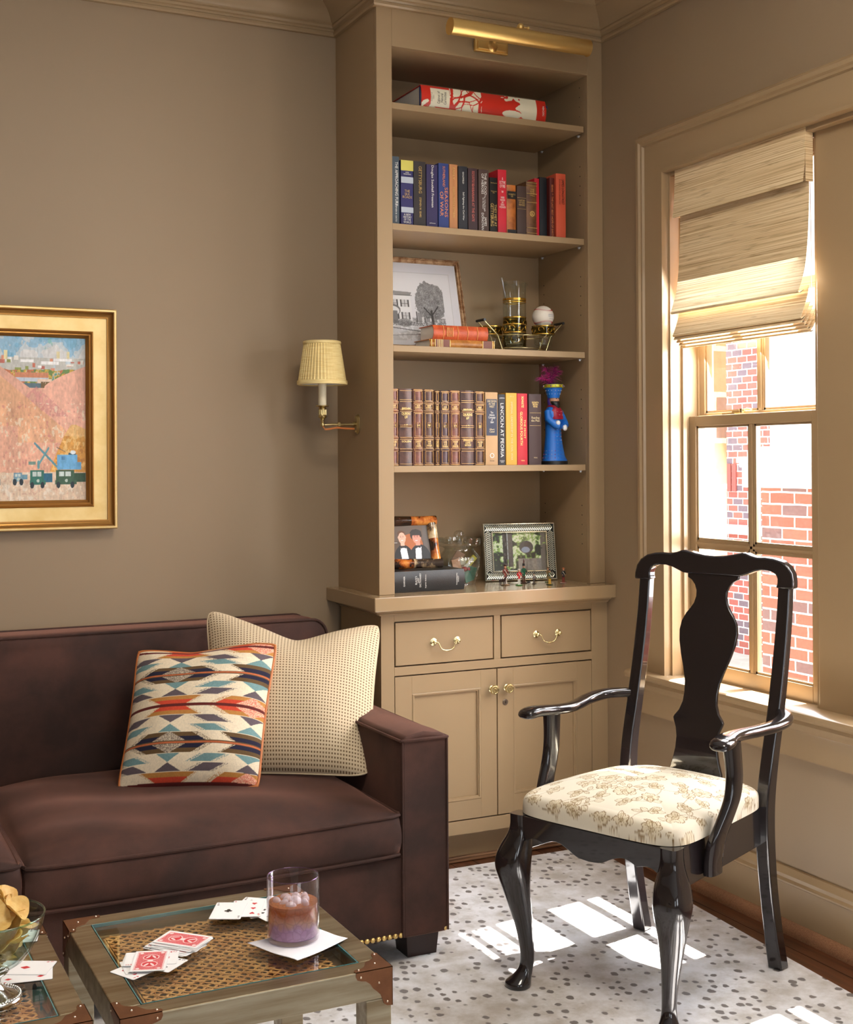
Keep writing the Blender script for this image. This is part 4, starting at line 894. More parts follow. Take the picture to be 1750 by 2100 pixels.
# cabriole front legs: (z, centre u, centre v, width)
cab = [(.4495,.5305,.2235,.046),(.425,.5305,.2235,.046),(.405,.532,.2245,.050),(.388,.536,.227,.058),(.366,.542,.231,.070),(.342,.547,.2345,.078),(.316,.549,.2355,.080),(.285,.546,.233,.074),(.250,.541,.2295,.066),(.205,.534,.2235,.054),(.160,.528,.217,.044),(.115,.525,.212,.037),(.080,.525,.210,.034),(.058,.529,.212,.036),(.042,.536,.216,.045),(.032,.543,.220,.056),(.026,.547,.222,.063),(.018,.548,.2225,.064),(.0130,.547,.222,.060)]
for s in (-1, 1):
    q = smooth_curve(cab, 3); secs = []
    for z, u, v, w in q:
        e = 5 if z > .38 else max(2.3, 5-(.38-z)*22); rt = 0; k = 1.0
        secs.append(rsec(u, s*v, z, w, w*k, e=e, rot=rt))
    C_('front_leg', MB().loft(secs), smooth=60)
# arms and their supports
arm_p = [(.002,.224,.684,.034,.026),(.030,.246,.686,.038,.027),(.070,.272,.686,.043,.027),(.110,.284,.683,.044,.027),(.160,.284,.679,.041,.026),(.215,.272,.676,.038,.026),(.270,.262,.676,.040,.026),(.320,.264,.678,.045,.026),(.365,.274,.680,.052,.027),(.395,.284,.680,.056,.028),(.418,.288,.677,.054,.027),(.430,.290,.674,.046,.021),(.4355,.2905,.673,.030,.012),(.4370,.2905,.673,.006,.003)]
sup = [(.670,.338,.270,.052,.034),(.62,.334,.273,.050,.031),(.58,.334,.275,.050,.030),(.54,.343,.275,.051,.029),(.505,.360,.271,.053,.028),(.470,.378,.265,.057,.027),(.440,.390,.2585,.060,.028),(.400,.394,.252,.060,.029),(.362,.394,.250,.058,.029)]
for s in (-1, 1):
    q = smooth_curve(arm_p, 5); secs = []
    for i, (u, v, z, w, h) in enumerate(q):
        a = q[max(i-1,0)]; c = q[min(i+1,len(q)-1)]; d = Vector((c[0]-a[0], (c[1]-a[1])*s, c[2]-a[2])).normalized(); n_ = Vector((-d.y, d.x, 0)).normalized(); up = d.cross(n_)
        if up.z < 0: up = -up
        sec = []
        for k in range(20):
            t = 2*PI*k/20; cc, ss = math.cos(t), math.sin(t); e = 2.8; r = (abs(cc)**e+abs(ss)**e)**(-1/e)
            sec.append(tuple(Vector((u, s*v, z))+n_*(w/2*r*cc)+up*(h/2*r*ss)))
        secs.append(sec)
    C_('arm', MB().loft(secs), smooth=60)
    q = smooth_curve(sup, 4)
    C_('arm_support', MB().loft([rsec(u, s*v, z, w, h, n=20, e=3.4) for z, u, v, w, h in q]), smooth=50)
# drop-in seat with line-drawn flowers
def seat_outline(a):
    """a in 0..1 around; trapezoid with rounded corners in (u,v)"""
def seat_pos(U, V):
    a = 2*U-1; c = 2*V-1          # a: rear(-1)->front(+1), c: lateral
    e = 7.0; ra = a; 
    m = np.maximum(np.abs(a), np.abs(c)); mm = np.where(m == 0, 1, m); r = (np.abs(a/mm)**e+np.abs(c/mm)**e)**(-1/e); a2, c2 = a*r, c*r
    u = .295+.250*a2+.006*(1-c2**2)*np.clip(a2,0,1); hw = .213+.036*(a2+1)/2; v = c2*hw
    v = np.where(a2 < -.86, v*(1-.10*np.clip((-.86-a2)/.14,0,1)), v)
    h = np.clip((1-m)/.10, 0, 1); z = .4505+.042*np.sqrt(1-(1-h)**2)+.044*(np.clip(1-np.abs(a)**2.2,0,1)*np.clip(1-np.abs(c)**2.2,0,1))**.75
    ins = .010*(1-np.sqrt(1-(1-h)**2)); u = u-a2*ins*.0; bulge = .007*np.sin(PI*np.clip(h,0,1))*(m > .9)
    return np.stack([u+a2*bulge*1.0, v+c2*bulge, z-.0125], 1)
def floral(U, V):
    P = seat_pos(U, V); x, y = P[:,1]*1.0, P[:,0]*1.0; z = P[:,2]; a_ = 2*U-1; c_ = 2*V-1; dz_ = np.clip(.484-z,0,.06)*1.1; sd_ = np.abs(c_) > np.abs(a_); x = x+np.where(sd_, np.sign(c_)*dz_, 0); y = y+np.where(sd_, 0, np.sign(a_)*dz_)
    n = fbm(U*7, V*7, 8); base = np.array(srgb(214,204,184))[None]*(.97+.05*n)[:,None]
    p = Paint(x, y, (1,1,1)); p.c = base.copy(); ink = srgb(128,100,62); pale = srgb(206,190,156); rnd = random.Random(12)
    def petals(cx, cy, R, k, ph, wob):
        dx, dy = x-cx, y-cy; r = np.hypot(dx, dy); th = np.arctan2(dy, dx)+ph
        if np.min(r) > R*1.2: return
        lobe = R*(.62+.38*np.abs(np.cos(th*k/2))**.6)*(1+wob*np.sin(3*th+cx*50)); w = .0013
        p.put((r < lobe)&(r > R*.30), pale, .5); p.put(np.abs(r-lobe) < w, ink, .9); p.put((r < lobe*.93)&(r > R*.32)&(np.abs(np.sin(th*k/2)) < .10), ink, .75)
        p.put((r < lobe*.8)&(r > R*.45)&(np.abs(np.sin(th*k*1.5+.5)) < .10), ink, .35); p.put(np.abs(r-R*.28) < w, ink, .9); p.put(np.abs(r-R*.14) < w*.8, ink, .9); p.put((r < R*.28), pale, .5)
    def leaf(cx, cy, a, Ln, W):
        dx, dy = x-cx, y-cy; s = (dx*math.cos(a)+dy*math.sin(a))/Ln; t = (-dx*math.sin(a)+dy*math.cos(a)); e_ = W*np.sin(np.clip(s,0,1)*PI)**.8; ins = (s > 0)&(s < 1)
        p.put(ins&(np.abs(t) < e_), pale, .35); p.put(ins&(np.abs(np.abs(t)-e_) < .0010), ink, .85); p.put(ins&(np.abs(t) < .0007), ink, .6)
    def stem(x0, y0, a, n_, curl):
        for i in range(n_):
            x1, y1 = x0+.012*math.cos(a), y0+.012*math.sin(a); p.line(x0, y0, x1, y1, .0009, ink, .75); a += curl; x0, y0 = x1, y1
            if rnd.random() < .35: leaf(x0, y0, a+rnd.choice((-1,1))*rnd.uniform(.6,1.2), rnd.uniform(.018,.032), rnd.uniform(.004,.008))
        return x0, y0, a
    pts = []
    for i in range(8):
        for j in range(9):
            pts.append((-.25+.070*i+(j % 2)*.035+rnd.uniform(-.014,.014), .02+.066*j+rnd.uniform(-.014,.014)))
    for cx, cy in pts:
        a = rnd.uniform(0, 2*PI); ex, ey, ea = stem(cx, cy, a, 5, rnd.uniform(-.28,.28)); 
        kind = rnd.random()
        if kind < .62: petals(cx, cy, rnd.uniform(.019,.029), rnd.choice((5,6,8)), rnd.random()*6, .08)
        else: leaf(cx, cy, a+2, .03, .009); leaf(cx, cy, a+3, .03, .009); petals(cx, cy, .012, 5, a, .1)
        leaf(cx, cy, a+2.2, .034, .007); leaf(ex, ey, ea, .026, .008)
    return p.c
grid_obj('seat_cushion', 330, 330, seat_pos, floral, vcol_mat('floral_linen', .85, bump=(900,.15)), ch, local=True)
obj('seat_base', MB().loft([[(.06,-.185,z),(.525,-.222,z),(.525,.222,z),(.06,.185,z)] for z in (.425,.4375)]), M_lac, ch, local=True, smooth=None)

# ================================================================== NESTING SIDE TABLES
M_nick = mat('antique_nickel', srgb(142,126,100), .36, .95, noise=(3, srgb(186,178,156), .35, .7), stretch=(1,14,14), bump=(120,.12))
M_cop = mat('oiled_copper', srgb(124,84,60), .42, .85, noise=(14, srgb(142,98,70), .4,.6))
M_cane = mat('cane', srgb(222,164,98), .5, noise=(30, srgb(184,122,66), .4, .62))
M_tg = pane_mat('table_glass', (.97,.995,.985), 1.45); M_edge = mat('glass_edge', srgb(70,128,132), .1, 0, spec=.8)
TT = .500
def coffee_table(x0, x1, y0, y1, label):
    t = thing('side_table', label, 'table', ((x0+x1)/2, (y0+y1)/2, .0125), group='metal and cane side tables')
    w = .042; b = MB(); zb = TT-.050
    b.box(x0,y0,zb,x1,y0+w,TT).box(x0,y1-w,zb,x1,y1,TT).box(x0,y0+w,zb,x0+w,y1-w,TT).box(x1-w,y0+w,zb,x1,y1-w,TT)
    obj('frame', b, M_nick, t, bevel=.0022, smooth=None)
    for x in (x0, x1-.047):
        for y in (y0, y1-.047): obj('leg', MB().box(x+.0005,y+.0005,.0125,x+.0465,y+.0465,zb), M_nick, t, bevel=.002, smooth=None)
    obj('backing_board', MB().box(x0+w,y0+w,TT-.046,x1-w,y1-w,TT-.040), mat('table_board', srgb(66,50,38), .6), t, smooth=None)
    # woven cane with octagonal holes
    cx0, cx1, cy0, cy1 = x0+w+.022, x1-w-.022, y0+w+.018, y1-w-.018; P = .0205; zc = TT-.0235; m = MB()
    def strip(a, c, hw, z, amp, ph):
        a, c = Vector((*a, z)), Vector((*c, z)); d = (c-a); Ln = d.length; d.normalize(); n_ = Vector((-d.y, d.x, 0))*hw; k = max(2, int(Ln/P*2)+1); secs = []
        for i in range(k):
            s = Ln*i/(k-1); zz = Vector((0,0,amp*(1 if (i+ph) % 2 else -1))); p = a+d*s+zz
            secs.append([p-n_, p+n_, p+n_*.6+Vector((0,0,.0007)), p-n_*.6+Vector((0,0,.0007))])
        m.loft(secs)
    nx, ny = int((cx1-cx0)/P), int((cy1-cy0)/P)
    for i in range(nx+1):
        x = cx0+i*P
        for s in (-.0022,.0022): strip((x+s,cy0),(x+s,cy1), .0015, zc, .0006, i)
    for j in range(ny+1):
        y = cy0+j*P
        for s in (-.0022,.0022): strip((cx0,y+s),(cx1,y+s), .0015, zc+.0008, .0006, j+1)
    W_, H_ = cx1-cx0, cy1-cy0
    for sgn in (1,-1):
        k = -ny
        while k <= nx:
            # line x = cx0+k*P+P/2 + s*(y-cy0)
            o = k*P+P/2; ylo = max(0, -o) if sgn > 0 else 0; yhi = min(H_, W_-o) if sgn > 0 else H_
            if sgn > 0:
                if yhi > ylo: strip((cx0+o+ylo, cy0+ylo),(cx0+o+yhi, cy0+yhi), .0022, zc+.0020, .0003, k)
            else:
                o2 = (k+ny)*P+P/2; ylo = max(0, o2-W_); yhi = min(H_, o2)
                if yhi > ylo: strip((cx0+o2-ylo, cy0+ylo),(cx0+o2-yhi, cy0+yhi), .0022, zc+.0030, .0003, k)
            k += 1
    obj('cane_panel', m, M_cane, t, smooth=None)
    obj('cane_rim', frame_ring(x0+w, x1-w, y0+w, y1-w, cx0, cx1, cy0, cy1, TT-.028, TT-.0255), mat('cane_rim_wood', srgb(80,60,44), .5), t, smooth=None)
    g = obj('glass_top', MB().box(x0+w+.0015,y0+w+.0015,TT-.0065,x1-w-.0015,y1-w-.0015,TT-.0005), M_tg, t, smooth=None)
    b = MB(); q = .0012
    for a in ((x0+w+.0005,y0+w+.0005,x1-w-.0005,y0+w+q+.001),(x0+w+.0005,y1-w-q-.001,x1-w-.0005,y1-w-.0005),(x0+w+.0005,y0+w,x0+w+q+.001,y1-w),(x1-w-q-.001,y0+w,x1-w-.0005,y1-w)): b.box(a[0],a[1],TT-.0062,a[2],a[3],TT-.0002)
    parts('glass_edge', b, M_edge, g, smooth=None)
    # copper corner straps with rivets
    arc = [(0,0),(.066,0),(.068,.006),(.066,.011),(.060,.0135),(.052,.014),(.045,.018),(.040,.026),(.036,.034)]
    arc = arc+[(b_, a_) for a_, b_ in reversed(arc[1:])]
    side = [(0,0),(.066,0),(.067,-.007),(.064,-.013),(.057,-.0155),(.049,-.017),(.041,-.023),(.036,-.031),(.029,-.037),(.022,-.044),(.019,-.052),(.016,-.060),(.010,-.064),(0,-.065)]
    for X, sx in ((x0,1),(x1,-1)):
        for Y_, sy in ((y0,1),(y1,-1)):
            m = MB(); e_ = .0012
            m.prism(arc, lambda a,b_: (X+sx*(a-e_),Y_+sy*(b_-e_),TT+.0002), lambda a,b_: (X+sx*(a-e_),Y_+sy*(b_-e_),TT+e_))
            m.prism(side, lambda a,b_: (X+sx*(a-e_),Y_-sy*.0002,TT+e_+b_), lambda a,b_: (X+sx*(a-e_),Y_-sy*e_,TT+e_+b_))
            m.prism(side, lambda a,b_: (X-sx*.0002,Y_+sy*(a-e_),TT+e_+b_), lambda a,b_: (X-sx*e_,Y_+sy*(a-e_),TT+e_+b_))
            cb = obj('corner_strap', m, M_cop, t, smooth=None)
            rv = MB()
            for a, b_ in ((.058,.007),(.010,.030)): rv.ball((X+sx*a,Y_+sy*b_,TT+e_),.0022,10,6).ball((X+sx*b_,Y_+sy*a,TT+e_),.0022,10,6) if b_ < .01 else rv.ball((X+sx*.022,Y_+sy*.022,TT+e_),.0022,10,6)
            for a, b_ in ((.057,-.008),(.009,-.056),(.024,-.022)): rv.ball((X+sx*a,Y_-sy*e_,TT+b_),.0022,10,6).ball((X-sx*e_,Y_+sy*a,TT+b_),.0022,10,6)
            parts('rivet', rv, mat('bright_rivet', srgb(220,200,180), .25, 1), cb, smooth=80)
    return t
def frame_ring(X0,X1,Y0,Y1,a0,a1,b0,b1,z0,z1):
    return MB().box(X0,Y0,z0,X1,b0,z1).box(X0,b1,z0,X1,Y1,z1).box(X0,b0,z0,a0,b1,z1).box(a1,b0,z0,X1,b1,z1)
coffee_table(-2.118,-1.663,-2.176,-1.706, 'brushed metal and cane side table holding the tumbler on a napkin')
coffee_table(-2.612,-2.157,-2.160,-1.692, 'brushed metal and cane side table under the bowl of chips')

# ================================================================== PLAYING CARDS
CW, CH_ = .0590, .0895
M_cface = vcol_mat('card_print', .35)
def rr_mask(x, y, w, h, r): qx, qy = np.abs(x)-(w/2-r), np.abs(y)-(h/2-r); return np.hypot(np.maximum(qx,0), np.maximum(qy,0))+np.minimum(np.maximum(qx,qy),0) < r
def card_back(U, V):
    x, y = (U-.5)*CW, (V-.5)*CH_; p = Paint(x, y, srgb(246,246,248)); rd = srgb(214,58,70); inn = (np.abs(x) < CW/2-.0045)&(np.abs(y) < CH_/2-.0045); p.put(inn, rd)
    n = (np.sin(x*2400)*np.sin(y*2200+2*np.sin(x*900)) > .35)&inn; p.put(n, srgb(240,190,194)); p.put(inn&((np.abs(x) > CW/2-.0062)|(np.abs(y) > CH_/2-.0062))&~((np.abs(x) > CW/2-.0056)|(np.abs(y) > CH_/2-.0056)), (1,1,1))
    for s in (-1,1):
        p.ell(0, s*.015, .0145, .0125, srgb(244,214,214)); p.ell(0, s*.015, .0125, .0105, rd)
        for t in (-1,1): p.ell(t*.005, s*.017, .0022, .007, srgb(246,226,226), rot=t*.5); p.ell(t*.018, s*.034, .0035, .0035, srgb(246,226,226))
    p.ell(0,0,.005,.005,srgb(246,226,226)); return p.c
def pip(p, s, cx, cy, r, flip=1):
    col = srgb(206,30,44) if s in 'hd' else srgb(20,18,22)
    if s == 'd': p.poly([(cx,cy+r*1.25),(cx+r*.85,cy),(cx,cy-r*1.25),(cx-r*.85,cy)], col)
    if s == 'h': p.ell(cx-r*.45,cy+flip*r*.35,r*.52,r*.55,col); p.ell(cx+r*.45,cy+flip*r*.35,r*.52,r*.55,col); p.poly([(cx-r*.93,cy+flip*r*.15),(cx+r*.93,cy+flip*r*.15),(cx,cy-flip*r*1.15)], col)
    if s == 's': p.ell(cx-r*.45,cy-flip*r*.25,r*.5,r*.5,col); p.ell(cx+r*.45,cy-flip*r*.25,r*.5,r*.5,col); p.poly([(cx-r*.93,cy-flip*r*.05),(cx+r*.93,cy-flip*r*.05),(cx,cy+flip*r*1.15)], col); p.poly([(cx,cy),(cx+r*.4,cy-flip*r*1.2),(cx-r*.4,cy-flip*r*1.2)], col)
    if s == 'c': p.ell(cx,cy+flip*r*.5,r*.48,r*.48,col); p.ell(cx-r*.55,cy-flip*r*.25,r*.48,r*.48,col); p.ell(cx+r*.55,cy-flip*r*.25,r*.48,r*.48,col); p.poly([(cx,cy+flip*r*.2),(cx+r*.4,cy-flip*r*1.2),(cx-r*.4,cy-flip*r*1.2)], col)
def card_face(rank, suit):
    lay = {'A':[(0,0)],'2':[(0,.026),(0,-.026)],'3':[(0,.026),(0,0),(0,-.026)],'5':[(-.012,.026),(.012,.026),(0,0),(-.012,-.026),(.012,-.026)],'6':[(s*.012,t) for s in (-1,1) for t in (.026,0,-.026)],'8':[(s*.012,t) for s in (-1,1) for t in (.026,0,-.026)]+[(0,.013),(0,-.013)],'4':[(s*.012,t) for s in (-1,1) for t in (.026,-.026)],'10':[(s*.012,t) for s in (-1,1) for t in (.028,.0093,-.0093,-.028)]+[(0,.019),(0,-.019)],'K':[(0,0)]}
    def f(U, V):
        x, y = (U-.5)*CW, (V-.5)*CH_; p = Paint(x, y, srgb(246,246,248))
        for a, c in lay.get(rank, [(0,0)]): pip(p, suit, a, c, .0075 if rank == 'A' else .0052, 1 if c >= 0 else -1)
        for s in (1,-1): pip(p, suit, -s*.0250, s*.0310, .0024, s)
        return p.c
    return f
_cards = {}
def card(px, py, z, ang, face=None, tilt=0, label='', group=None):
    """face None = patterned back upward"""
    key = face
    z = z+.0003
    root = thing('playing_card', label, 'playing card', (px, py, z), ang, group)
    if key not in _cards:
        outl = []
        r = .0035
        for sx, sy, a0 in ((1,1,0),(-1,1,PI/2),(-1,-1,PI),(1,-1,3*PI/2)):
            for k in range(5): a = a0+PI/2*k/4; outl.append((sx*(CW/2-r)+r*math.cos(a), sy*(CH_/2-r)+r*math.sin(a)))
        body = obj('card_stock', MB().prism(outl, lambda x,y:(x,y,0), lambda x,y:(x,y,.0004)), M_white, root, local=True, smooth=None)
        def pos(U, V):
            x, y = (U-.5)*(CW-.0016), (V-.5)*(CH_-.0016); return np.stack([x, y, np.full_like(x, .00062)], 1)
        pr = grid_obj('printed_back' if face is None else 'printed_face', 72, 108, pos, card_back if face is None else card_face(*face), M_cface, root, local=True)
        idx = None
        if face:
            m = MB(); col = M_redink if face[1] in 'hd' else M_blackink
            for s in (1,-1): add_text(m, face[0], (-s*.0250, s*.0375, .0008), (s,0,0), (0,s,0), .0042 if face[0] != '10' else .006, .006)
            idx = obj('index', m, col, root, local=True, smooth=None)
        _cards[key] = (body, pr, idx)
    else:
        for o in _cards[key]:
            if o: c = o.copy(); COL.objects.link(c); c.parent = root
    return root
M_redink = mat('red_ink', srgb(206,30,44), .4); M_blackink = mat('black_ink', srgb(20,18,22), .4)
# ---- cards on the right-hand table
R_ = math.radians
zt = TT+.0001
gA = 'playing cards in the squared pile'
for i, (dx_, dy_, a) in enumerate([(-.020,-.010,36),(-.014,-.012,34),(-.016,-.006,40),(-.006,-.008,47),(-.008,-.004,38),(-.004,-.005,44),(0,-.002,41),(0,0,43)]):
    last = i == 7
    card(-1.949+dx_, -1.914+dy_, zt+.0009*i, R_(a), None if last else ('8','s') if i < 2 else None, label='red-backed playing card lying on top of the squared pile on the side table' if last else 'card in the squared pile beneath its red-backed top card, edges showing', group=None if last else gA)
lowB = [(-2.040,-1.990,-62,('4','h')),(-2.026,-1.984,-92,('3','c')),(-2.020,-1.964,-112,('10','h')),(-2.014,-1.986,40,('5','c')),(-2.018,-1.968,-110,('2','h'))]
for i, (x, y, a, fc) in enumerate(lowB):
    l = ['lowest white card of the loose pile near the table edge, its corner pointing left','white card in the loose pile turned almost straight across','card second beneath the top red heart card in the loose pile','white card sticking out toward the viewer from the loose pile','two of hearts lying face up just under the red-backed card of the loose pile'][i]
    card(x, y, zt+.0009*i, R_(a), fc, label=l)
card(-2.0232, -1.980, zt+.0009*5, R_(-20.5), label='red-backed playing card on top of the loose crossed pile nearest the table edge')
fan = [(-1.716,-1.800,52,('K','s'),'king of spades card seen behind the tumbler in the far corner'),(-1.770,-1.815,-8,('10','c'),'ten of clubs card at the tumbler end of the face-up fan'),(-1.766,-1.836,14,('8','c'),'eight of clubs card low in the fan beside the tumbler'),(-1.783,-1.796,-40,('5','s'),'five of spades card in the fan with its tip pointing to the sofa'),(-1.796,-1.808,-24,('6','h'),'six of hearts card in the middle of the face-up fan'),(-1.832,-1.806,-27,('A','c'),'ace of clubs lying face up at the left of the fan')]
for i, (x, y, a, fc, l) in enumerate(fan): card(x, y, zt+.0009*i, R_(a), fc, label=l)
# ---- cards on the left-hand table
card(-2.225, -1.728, zt, R_(-70), ('K','s'), label='king of spades at the back corner of the left side table')
card(-2.215, -1.752, zt+.0009, R_(-104), ('2','s'), label='two of spades lying over the king behind the chip bowl')
card(-2.222, -1.935, zt, R_(80), ('4','d'), label='lower white card under the right rim of the chip bowl')
card(-2.216, -1.905, zt+.0009, R_(62), ('A','d'), label='ace of diamonds poking out beside the chip bowl')

# ---- paper napkin and tumbler
def nap_pos(U, V):
    a = np.array([-1.849,-1.971]); b_ = np.array([-1.799,-2.089]); c = np.array([-1.684,-2.034]); d = np.array([-1.718,-1.945])
    P = a[None]*((1-U)*(1-V))[:,None]+b_[None]*(U*(1-V))[:,None]+c[None]*(U*V)[:,None]+d[None]*((1-U)*V)[:,None]
    fl_ = np.hypot(P[:,0]+1.768, P[:,1]+1.985); lift = np.clip((fl_-.045)/.06,0,1)
    z = TT+.0012+lift*(.0015+.0022*(.5+.5*np.sin(U*9+V*5)))
    return np.stack([P[:,0], P[:,1], z], 1)
np_ = grid_obj('paper_napkin', 40, 40, nap_pos, None, mat('napkin_paper', (.80,.80,.86), .9, bump=(500,.2)), solid=.0006)
tag(np_, 'folded white paper napkin under the tumbler', 'napkin')
gx, gy, gz = -1.768, -1.984, TT+.0018
tb = thing('tumbler', 'clear and lilac glass tumbler with an amber iced drink on a napkin', 'glass', (gx, gy, gz))
Rg, Hg = .0465, .112
M_lil = pane_mat('lilac_glass', (.985,.965,.99), 1.5)
obj('glass_wall', MB().lathe([(.0001,0),(Rg-.004,0),(Rg-.001,.002),(Rg,.008),(Rg,Hg-.001),(Rg-.0008,Hg),(Rg-.0018,Hg-.001),(Rg-.002,.010),(Rg-.005,.007),(.0001,.006)], (gx,gy,gz), n=64), M_lil, tb, smooth=60)
obj('rim', MB().tube([(gx+(Rg-.0009)*math.cos(2*PI*k/64), gy+(Rg-.0009)*math.sin(2*PI*k/64), gz+Hg-.0005) for k in range(64)], .0009, 8, closed=True), pane_mat('rim_glass', (.75,.55,.85), 1.8), tb, smooth=80)
# the drink: amber over a lilac layer
def drink():
    m = mat('iced_drink', (.8,.5,.3), .15, spec=.6); nt = m.node_tree; N = nt.nodes.new; L = nt.links.new; p = nt.nodes['Principled BSDF']
    tc = N('ShaderNodeTexCoord'); s = N('ShaderNodeSeparateXYZ'); L(tc.outputs['Object'], s.inputs[0]); n = N('ShaderNodeTexNoise'); n.inputs['Scale'].default_value = 60; n.inputs['Detail'].default_value = 3; L(tc.outputs['Object'], n.inputs['Vector'])
    a = N('ShaderNodeMath'); a.operation = 'MULTIPLY_ADD'; a.inputs[1].default_value = .022; L(n.outputs['Fac'], a.inputs[0]); L(s.outputs[2], a.inputs[2])
    r = N('ShaderNodeMapRange'); r.inputs[1].default_value = .012; r.inputs[2].default_value = .078; L(a.outputs[0], r.inputs[0]); cr = N('ShaderNodeValToRGB'); e = cr.color_ramp.elements
    e[0].position = 0; e[0].color = (*srgb(196,160,200),1); e[1].position = 1; e[1].color = (*srgb(206,140,92),1)
    for ps, c in ((.40,(198,162,202)),(.50,(208,168,164)),(.58,(222,176,142)),(.70,(214,150,106)),(.84,(196,112,56))): x = e.new(ps); x.color = (*srgb(*c),1)
    L(r.outputs[0], cr.inputs['Fac']); L(cr.outputs['Color'], p.inputs['Base Color'])
    v = N('ShaderNodeTexVoronoi'); v.inputs['Scale'].default_value = 85; v.feature = 'DISTANCE_TO_EDGE'; L(tc.outputs['Object'], v.inputs['Vector']); mr = N('ShaderNodeMapRange'); mr.inputs[2].default_value = .12; mr.inputs[3].default_value = .72; L(v.outputs['Distance'], mr.inputs[0])
    mx = N('ShaderNodeMix'); mx.data_type = 'RGBA'; mx.blend_type = 'MULTIPLY'; mx.inputs[0].default_value = .7; L(cr.outputs['Color'], mx.inputs[6]); L(mr.outputs[0], mx.inputs[7]); L(mx.outputs[2], p.inputs['Base Color'])
    t = N('ShaderNodeBsdfTranslucent'); L(mx.outputs[2], t.inputs[0]); ms = N('ShaderNodeMixShader'); ms.inputs[0].default_value = .45; o = nt.nodes['Material Output']; L(p.outputs[0], ms.inputs[1]); L(t.outputs[0], ms.inputs[2]); L(ms.outputs[0], o.inputs[0]); return m
obj('drink', MB().lathe([(.0001,.0065),(Rg-.0055,.0072),(Rg-.0026,.0105),(Rg-.0026,.066),(.0001,.067)], (gx,gy,gz), n=48), drink(), tb, smooth=50)
M_ice = mat('ice', (.86,.82,.88), .12, alpha=.38, spec=.8)
rnd = random.Random(5)
ico = MB().ball((0,0,0),(.0105,.0085,.0072),14,10); ice0 = None
for i in range(11):
    a = i*2.4; r = (Rg-.016)*math.sqrt((i+.4)/11); p = (gx+r*math.cos(a), gy+r*math.sin(a), gz+.0655+rnd.uniform(-.001,.003))
    if ice0 is None:
        ice0 = obj('ice_cube', MB().add(*[ico.v, ico.f]), M_ice, None, local=True, smooth=80); o = ice0; tag(o, 'rounded ice pieces floating at the top of the amber drink', 'ice', 'ice pieces in the tumbler')
    else: o = ice0.copy(); COL.objects.link(o)
    o.location = p; o.rotation_euler = (rnd.random()*3, rnd.random()*3, rnd.random()*3)

# ---- footed glass bowl of chips
bx, by, bz = -2.283, -2.010, TT+.0003
bw = thing('footed_bowl', 'footed glass bowl with a beaded silver base, holding chips', 'bowl', (bx, by, bz))
M_sil = mat('silver', (.72,.71,.68), .16, 1)
obj('base', MB().lathe([(.0001,0),(.044,0),(.0455,.002),(.044,.005),(.036,.008),(.022,.015),(.015,.022),(.013,.030),(.016,.036),(.024,.041),(.026,.044),(.0001,.045)], (bx,by,bz), n=56), M_sil, bw, smooth=50)
m = MB()
for k in range(52): a = 2*PI*k/52; m.ball((bx+.0425*math.cos(a), by+.0425*math.sin(a), bz+.0065), .0022, 8, 5)
obj('beading', m, M_sil, bw, smooth=80)
RB = .082
outer = [(.012,.045),(.030,.048),(.048,.060),(.062,.078),(.072,.098),(.079,.118),(RB,.132)]
inner = [(RB-.0035,.1325),(.0755,.118),(.0685,.098),(.0585,.078),(.045,.063),(.028,.0525),(.0001,.050)]
obj('glass_bowl', MB().lathe([(.0001,.0452)]+outer+inner, (bx,by,bz), n=56), pane_mat('bowl_glass', (.90,.97,.95), 1.5), bw, smooth=60)
obj('rim', MB().tube([(bx+(RB-.0015)*math.cos(2*PI*k/56), by+(RB-.0015)*math.sin(2*PI*k/56), bz+.1325) for k in range(56)], .0018, 8, closed=True), pane_mat('bowl_rim', (.72,.90,.86), 1.7), bw, smooth=80)
M_chip = mat('potato_chip', srgb(238,206,128), .5, noise=(60, srgb(214,160,72), .42, .75), bump=(200,.4)); nt = M_chip.node_tree
t = nt.nodes.new('ShaderNodeBsdfTranslucent'); t.inputs[0].default_value = (*srgb(240,200,110),1); ms = nt.nodes.new('ShaderNodeMixShader'); ms.inputs[0].default_value = .25; o_ = nt.nodes['Material Output']; nt.links.new(nt.nodes['Principled BSDF'].outputs[0], ms.inputs[1]); nt.links.new(t.outputs[0], ms.inputs[2]); nt.links.new(ms.outputs[0], o_.inputs[0])
protos = []
for kx, ky, tw in ((14,-9,3),(18,5,-4),(-8,16,5)):
    m = MB(); n = 10; top_, bot = [], []
    for i in range(n+1):
        for j in range(n+1):
            u, v = -1+2*i/n, -1+2*j/n; mm = max(abs(u),abs(v)) or 1; r = mm/math.hypot(u,v) if (u or v) else 0; x, y = u*r*.027, v*r*.021; z = kx*x*x+ky*y*y+tw*x*y*3+.0008*math.sin(300*x)
            top_.append((x,y,z+.0006)); bot.append((x,y,z-.0006))
    q = n+1; m.v = top_+bot; N_ = q*q
    m.f = [(i*q+j,(i+1)*q+j,(i+1)*q+j+1,i*q+j+1) for i in range(n) for j in range(n)]+[(N_+i*q+j,N_+i*q+j+1,N_+(i+1)*q+j+1,N_+(i+1)*q+j) for i in range(n) for j in range(n)]
    ed = [i*q for i in range(n)]+[n*q+j for j in range(n)]+[(n-i)*q+n for i in range(n)]+[n-j for j in range(n)]
    m.f += [(a, ed[(k+1)%len(ed)], N_+ed[(k+1)%len(ed)], N_+a) for k, a in enumerate(ed)]
    protos.append(m)
rnd = random.Random(9); ps = []
